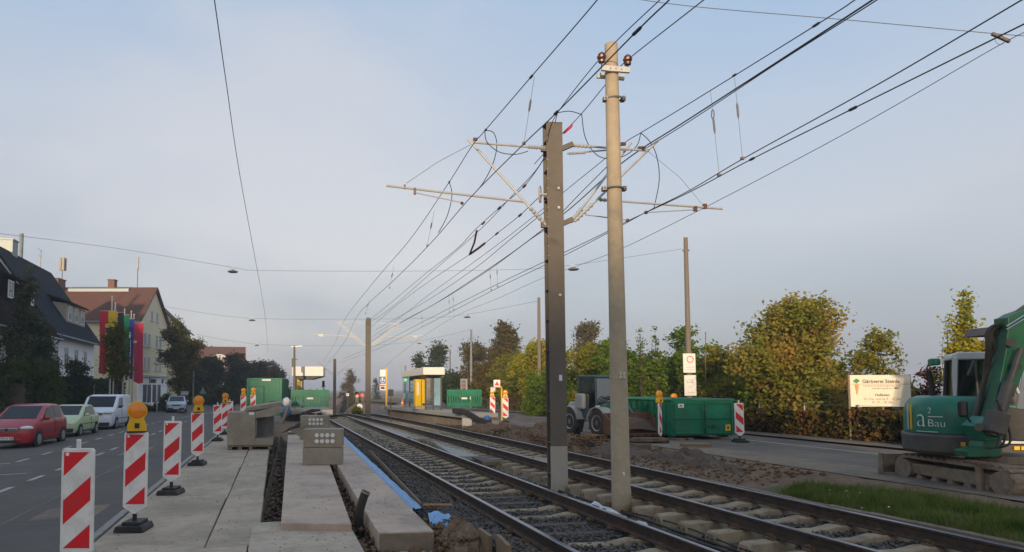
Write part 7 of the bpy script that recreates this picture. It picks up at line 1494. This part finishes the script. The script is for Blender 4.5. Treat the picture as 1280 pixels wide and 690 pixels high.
# ------------------------------------------------------------------ trees
def crown(name, lobes, n, size, m, parent, seed, clump=.45, per=22, shell=.55):
    r = np.random.default_rng(seed); vol = np.array([a * b_ * c for (_, _, _, a, b_, c) in lobes]) ** (2 / 3); cnt = np.maximum(1, (vol / vol.sum() * n / per)).astype(int); C = []
    for (x, y, z, a, b_, c), k in zip(lobes, cnt):
        d = r.normal(size=(k, 3)); d /= np.linalg.norm(d, axis=1)[:, None]; rad = (shell + (1 - shell) * r.random((k, 1))) * (1 + .08 * r.normal(size=(k, 1)))
        C.append(np.array([x, y, z]) + d * rad * np.array([a, b_, c]))
    C = np.concatenate(C); sc = clump * (.5 + r.random((len(C), 1, 1))); L = C[:, None, :] + r.normal(size=(len(C), per, 3)) * sc * np.array([.6, .6, .45]); L = L.reshape(-1, 3)
    return leaves(name, L[L[:, 2] > .02], size, m, parent, seed=seed)
def limbs(mb, base, lobes, r0, rnd):
    for (x, y, z, a, b_, c) in lobes:
        t = Vector((x, y, z)); s = Vector((base.x, base.y, max(.3, base.z * rnd.uniform(.35, .9)))); m_ = s.lerp(t, .5) + Vector((rnd.uniform(-.2, .2), rnd.uniform(-.2, .2), .25)); mb.tube(smooth_path([s, m_, t], 3), [r0 * .5 - r0 * .07 * i for i in range(7)], 5)
def tree(name, label, px, ytop, ybase, d, hw, m, zg=None, kind='round', n=3500, leaf=.16, seed=1, grp=None, cat='tree', clump=None, low=.12, bark='bark', shell=.5):
    k = d / FOC; p = at(px, ybase, d); z0 = p.z if zg is None else zg; ztop = at(px, ytop, d).z; H = ztop - z0; w_ = hw * k; r = random.Random(seed)
    t = thing(name, label, cat, (p.x, p.y, z0), 0, grp); lobes = []
    if kind == 'round':
        for i in range(13):
            zc = H * (low + (1 - low) * r.uniform(.12, .86)); f = 1 - abs((zc / H - (.45 + low * .4)) / .62) ** 2; f = max(.25, f); a = r.uniform(0, 6.28); R = w_ * f * r.uniform(.25, .72); s_ = w_ * r.uniform(.28, .46) * (.6 + .4 * f)
            lobes.append((R * math.cos(a), R * math.sin(a) * .9, zc, s_, s_, s_ * r.uniform(.7, .95)))
        lobes.append((r.uniform(-.2, .2) * w_, 0, H * .86, w_ * .36, w_ * .36, H * .13)); lobes.append((0, 0, H * (.5 + low / 2), w_ * .5, w_ * .5, H * .3))
    elif kind == 'cone':
        m_ = 22
        for i in range(m_):
            f = i / m_; zc = H * (low + (1 - low) * f); R = w_ * (1 - f) ** .85; nn = max(3, int(10 * (1 - f)))
            for j in range(nn): a = r.uniform(0, 6.28); lobes.append((R * .55 * math.cos(a), R * .55 * math.sin(a), zc, max(.15, R * .42), max(.15, R * .42), H * .045))
    elif kind == 'column':
        for i in range(9): f = i / 8; lobes.append((r.uniform(-.25, .25) * w_, r.uniform(-.2, .2) * w_, H * (low + (1 - low) * f * .95), w_ * (.75 - .5 * f) * r.uniform(.7, 1.1), w_ * (.6 - .35 * f), H * .07))
    elif kind == 'mass':
        for i in range(26):
            x = r.uniform(-1, 1); zc = H * r.uniform(.1, .80); s_ = H * r.uniform(.16, .27); lobes.append((x * w_, r.uniform(-1, 1) * min(w_, 3) * .5, min(zc, H - s_ * .7) * (1 - .12 * abs(x)), s_ * 1.2, s_, s_))
    elif kind == 'fan':      # long arching sprays
        for i in range(20):
            a = r.uniform(-1.4, 1.4); L_ = r.uniform(.55, 1); zc = H * (low + (1 - low) * L_ * math.cos(a * .75)); x = w_ * 1.1 * math.sin(a) * L_; lobes.append((x, r.uniform(-.5, .5) * w_, zc * .95, w_ * .26, w_ * .22, H * .05))
            lobes.append((x * .7, r.uniform(-.4, .4) * w_, zc * .62, w_ * .28, w_ * .25, H * .09))
    crown('crown', lobes, int(n * 2.3), leaf * .70, m, t, seed, clump or max(leaf * 1.5, w_ * .11), shell=shell)
    b = MB(); rt = max(.05, H * .018) * (.35 if kind == 'column' else 1); b.tube(smooth_path([(0, 0, -.1), (r.uniform(-.05, .05) * w_, 0, H * .35), (r.uniform(-.06, .06) * w_, 0, H * (.9 if kind in ('cone', 'column') else .7))], 4), [rt * (1.3 - .11 * i) for i in range(9)], 7); limbs(b, Vector((0, 0, H * .55)), lobes[:9] if kind != 'cone' else lobes[::6], rt, r); b.build('trunk', bark, t, smooth=True)
    return t
# house side
tree('spruce', 'tall dark spruce in front of the cream house with the dark roof', 31, 334, 515, 46, 54, 'leaf_spruce', -.4, 'cone', 20000, .22, 3, low=.02, clump=.26)
for i, (px_, yt, d, hw, lab) in enumerate(((-12, 446, 42, 24, 'dark conifer bush at the frame edge, behind the red hatchback'), (24, 448, 43, 22, 'bushy dark conifer directly under the spruce, behind the red hatchback'), (58, 452, 44, 20, 'dark conifer bush between the spruce and the leafy dark shrub'))):
    tree('conifer_bush', lab, px_, yt, 520, d, hw, 'leaf_conifer', -.4, 'round', 4200, .17, 20 + i, 'conifer bushes behind the parked cars', 'bush', low=0, shell=.7)
tree('shrub', 'leafy dark shrub before the white house, above the pale lime car', 90, 449, 515, 52, 25, 'leaf_dark', -.4, 'round', 3200, .2, 31, cat='shrub', low=0)
hg = thing('hedge', 'dark clipped hedge running behind the white van and flagpoles', 'hedge', S(-15.2, 66, -.4), TH)
r = np.random.default_rng(7); n = 15000; fc = r.integers(0, 3, n); y = -14 + 28 * r.random(n); x = np.where(fc == 0, .75 + .12 * r.normal(size=n), np.where(fc == 1, -.75 + .1 * r.normal(size=n), 1.5 * r.random(n) - .75)); z = np.where(fc == 2, 2.75 + .15 * r.normal(size=n), 2.85 * r.random(n)); leaves('foliage', np.stack([x, y, z], 1), .22, 'leaf_dark', hg, seed=8)
b = MB()
for i in range(9): b.tube([(0, -13 + 3.2 * i, 0), (.1, -13 + 3.2 * i, 2.3)], .06, 6)
b.box((0, 0, 1.3), (1.1, 27.6, 2.5)); b.build('branches', 'bark', hg)
tree('street_tree', 'slender street tree with browning leaves in front of the flags', 145, 400, 520, 51, 22, 'leaf_street', -.4, 'round', 2100, .2, 41, 'street trees', low=.36, clump=.42, shell=.3)
tree('street_tree', 'full bushy street tree between the yellow house and the silver blue car', 224, 396, 512, 80, 28, 'leaf_street', -.45, 'round', 6500, .26, 43, 'street trees', low=.12, shell=.55)
tree('shrub', 'round dark shrub before the shop windows, beside the silver blue car', 207, 494, 515, 70, 9, 'leaf_dark', -.45, 'round', 1200, .2, 44, cat='shrub', low=0)
tree('shrub', 'low ragged greenery along the kerb before the shop', 203, 506, 519, 67, 22, 'leaf_dark', -.45, 'mass', 1500, .18, 45, cat='shrub', low=0)
for i, (px_, yt, d, hw, lab) in enumerate(((262, 446, 108, 24, 'dark tree in the roadside mass, below the red-roofed villa'), (293, 440, 112, 24, 'tallest dark tree of the roadside mass, before the villa'), (318, 450, 118, 22, 'dark tree of the roadside mass, above the green site container'), (343, 452, 128, 20, 'dim tree of the roadside mass, right behind the lamp column'), (244, 458, 100, 20, 'dark tree at the start of the roadside mass, by the silver blue car'))):
    tree('roadside_tree', lab, px_, yt, 522, d, hw, 'leaf_mass', -.6, 'round', 5200, .36, 50 + i, 'trees of the roadside mass', low=.0, shell=.6)
tree('thicket', 'low dark thicket at the foot of the roadside trees, behind the far beacons', 292, 478, 522, 96, 66, 'leaf_mass', -.6, 'mass', 5200, .34, 57, cat='thicket', low=0)
# valley
tree('valley_tree', 'misty conical tree standing alone down the line beyond the crest', 437, 461, 530, 165, 15, 'leaf_brown', None, 'round', 4200, .34, 61, low=.06, shell=.5)
tree('valley_tree', 'misty dark conifer beside the U sign post, beyond the crest', 470, 472, 528, 180, 12, 'leaf_dark', None, 'cone', 3000, .36, 62)
tree('shrub', 'small yellowish bush at the crest beside the tram signals', 447, 510, 522, 58, 9, 'leaf_olive', None, 'round', 900, .14, 63, cat='shrub', low=0)
# along the far road
SPEC = [('maple', 'large orange and gold maple beside the cream sign board', 998, 371, 545, 28, 100, 'leaf_orange', 'round', 15000, .17, .06, 71),
        ('young_maple', 'small yellow-green tree with a gappy crown behind the cream sign board', 1106, 410, 540, 27, 44, 'leaf_olive', 'round', 1700, .15, .15, 72),
        ('slim_poplar', 'slim golden poplar shoot rising behind the excavator cab', 1212, 368, 540, 25, 20, 'leaf_yellow', 'column', 1700, .14, .35, 73),
        ('bush', 'bright yellow bush directly behind the excavator cab', 1222, 422, 540, 24.5, 40, 'leaf_yellow', 'round', 2600, .15, .3, 74),
        ('slim_shoot', 'thin bare-tipped shoot beside the golden poplar, nearer the sign board', 1190, 394, 540, 24.8, 6, 'leaf_yellow', 'column', 220, .12, .4, 75),
        ('bush', 'thin dark reddish bush between the sign board and the excavator cab', 1168, 448, 545, 26, 16, 'leaf_red', 'round', 700, .14, .0, 76),
        ('sumac', 'dark green feathery tree behind the notice board pole', 852, 402, 540, 38, 54, 'leaf_green', 'fan', 7000, .19, .05, 77),
        ('bush', 'olive bush with fading leaves between the notice board and the orange maple', 903, 430, 540, 36, 40, 'leaf_olive', 'round', 4200, .17, 0, 78),
        ('sumac', 'green feathery tree between the loader cab and the notice board', 792, 416, 540, 38, 46, 'leaf_green', 'fan', 5200, .2, .05, 79),
        ('slim_shoot', 'thin leafy shoot standing above the feathery tree, nearer the concrete pole', 803, 405, 540, 37, 5, 'leaf_green', 'column', 240, .14, .4, 80),
        ('slim_shoot', 'thin leafy shoot standing above the feathery tree, nearer the timber pole', 822, 407, 540, 37, 5, 'leaf_green', 'column', 240, .14, .4, 81),
        ('bush', 'yellow-green bush above the loader cab roof', 741, 428, 540, 42, 38, 'leaf_olive', 'round', 4200, .2, 0, 82),
        ('far_tree', 'hazy dark tree showing between the two nearest poles', 737, 398, 530, 95, 27, 'leaf_brown', 'round', 4200, .36, .1, 83),
        ('autumn_tree', 'golden autumn tree around the tall timber pole', 668, 422, 535, 52, 40, 'leaf_yellow', 'round', 5000, .22, .0, 84),
        ('autumn_tree', 'olive tree between the golden autumn tree and the brown conifer', 640, 438, 530, 60, 28, 'leaf_olive', 'round', 3600, .24, .0, 85),
        ('brown_tree', 'tall brown-green pointed tree beside the thin lamp column', 626, 399, 525, 78, 28, 'leaf_brown', 'round', 5200, .3, .1, 86),
        ('brown_tree', 'broad dark tree behind the dark display column', 590, 425, 520, 88, 32, 'leaf_brown', 'round', 5000, .34, .0, 87),
        ('pine', 'loose dark pine rising above the white shelter roof', 545, 426, 520, 110, 20, 'leaf_dark', 'round', 2400, .4, .25, 88),
        ('pine', 'lower dark pine between the shelter roof and the broad dark tree', 527, 438, 520, 112, 12, 'leaf_dark', 'round', 1500, .4, .2, 89),
        ('brown_tree', 'dark bushy tree close behind the lit platform barrier', 607, 452, 525, 64, 24, 'leaf_brown', 'round', 3400, .26, .0, 90),
        ('bush', 'dark green bush behind the white shelter posts', 562, 462, 515, 76, 22, 'leaf_dark', 'round', 2600, .3, .0, 91),
        ('bush', 'thick green bush low behind the green skip, by the maple', 955, 470, 545, 29, 34, 'leaf_green', 'round', 3800, .16, .0, 92),
        ('bush', 'rusty orange bush behind the concrete pole and the loader cab', 775, 414, 540, 40, 26, 'leaf_orange', 'round', 2600, .17, 0, 94),
        ('bush', 'yellowish undergrowth filling in behind the nearest steel pole', 712, 436, 532, 48, 30, 'leaf_olive', 'round', 3600, .2, .0, 95),
        ('bush', 'green bush filling in behind the notice board and skip', 868, 424, 540, 40, 46, 'leaf_green', 'round', 4200, .18, .0, 96),
        ('bush', 'low olive bush beyond the fence between the maple and the sign board', 1062, 462, 545, 29, 34, 'leaf_olive', 'round', 3000, .15, .0, 97),
        ('thicket', 'green and yellow thicket filling the gap between the loader and the notice board', 818, 438, 540, 42, 60, 'leaf_olive', 'mass', 5200, .17, .0, 101),
        ('thicket', 'thicket of yellowing bushes behind the fence, from the notice board to the maple', 930, 452, 543, 33, 50, 'leaf_olive', 'mass', 4600, .15, .0, 102),
        ('thicket', 'thicket low behind the fence at the foot of the cream sign board', 1085, 478, 548, 29, 60, 'leaf_ivy', 'mass', 4200, .13, .0, 103),
        ('thicket', 'olive thicket at the road edge behind the nearest steel pole', 705, 470, 530, 50, 40, 'leaf_olive', 'mass', 3600, .19, .0, 104),
        ('bush', 'green undergrowth below the golden autumn tree', 690, 458, 528, 46, 34, 'leaf_green', 'mass', 3000, .2, .0, 93)]
for (nm, lab, px_, yt, yb, d, hw, m, kd, n, lf, low, sd) in SPEC:
    tree(nm, lab, px_, yt, yb, d, hw, m, .02 if px_ > 590 else None, kd, n, lf, sd, None, nm if nm in ('bush', 'thicket') else 'tree', low=low, shell=.4)
# overgrown wire fence along the far footway
fe = thing('overgrown_fence', 'wire fence overgrown with dark ivy and vines along the far footway', 'fence', S(19.05, 26, .05), TH)
for i in range(19): b = MB(); b.tube([(0, -14 + 2.4 * i, 0), (0, -14 + 2.4 * i, 1.22)], .03, 6); b.build('fence_post', 'steel_grey', fe)
b = MB()
for z in (.3, .6, .9, 1.18): b.tube([(0, -14, z), (0, 29.2, z)], .006, 4)
b.build('wire', 'steel_grey', fe)
r = np.random.default_rng(17); n = 34000; y = -14 + 44 * r.random(n); hh = .98 + .30 * np.clip((y - 3) / 8, 0, 1) + .10 * np.sin(y * 1.1) * np.sin(y * .37 + 1); z = hh * r.random(n) ** .8; x = .15 * r.normal(size=n) + .06
leaves('ivy', np.stack([x, y, z], 1), .13, 'leaf_ivy', fe, seed=18)
b = MB(); b.box((.45, 7.6, .45), (.3, 43, .85)); b.build('ivy_stems', 'bark', fe)
# ------------------------------------------------------------------ unseen houses added behind the viewer, sized to keep the morning sun off the foreground
def back_house(lab, x, y, W, D, eave, ridge, rz=0, wall='render_cream', roof='roof_red'):
    h, r_, f_, g_, s_ = house('shade_house', lab, Vector((x, y, -.4)), rz, W, D, eave, ridge, wall, roof)
    bk = lambda u, o, z: Vector((u, D / 2 + o, z))
    for i in range(int(W // 3)):
        for z in [1 + 2.9 * j for j in range(int(eave // 2.9))]: window(h, bk, -W / 2 + 1.6 + 3 * i, z, 1.1, 1.5, False)
    return h
back_house('long five-storey cream house, unseen, added behind the viewer to cast shade', -15.7, -72, 16.4, 11, 15, 18.8)
back_house('six-storey white house, unseen, added behind the viewer to cast shade next to the cream one', -30.3, -72, 12.4, 11, 18, 21.5, wall='render_white')
back_house('tall unseen block added behind the viewer to shade the side of the parked cars', -70, -72, 66, 12, 27, 31, wall='render_yellow')
# ------------------------------------------------------------------ haze
hz = MB(); hz.box((0, 420, 0), (1800, 1240, 2)); hz.v = [(x, y, -18 if z < 0 else 30) for x, y, z in hz.v]
m = bpy.data.materials.new('haze'); m.use_nodes = True; t_ = m.node_tree; t_.nodes.clear(); o_ = t_.nodes.new('ShaderNodeOutputMaterial'); v_ = t_.nodes.new('ShaderNodeVolumePrincipled'); v_.inputs['Color'].default_value = (.86, .90, .97, 1); v_.inputs['Density'].default_value = .0009; v_.inputs['Anisotropy'].default_value = .1
t_.links.new(v_.outputs[0], o_.inputs['Volume']); M['haze'] = m
HZ = hz.build('haze', 'haze'); tag(HZ, kind='stuff')
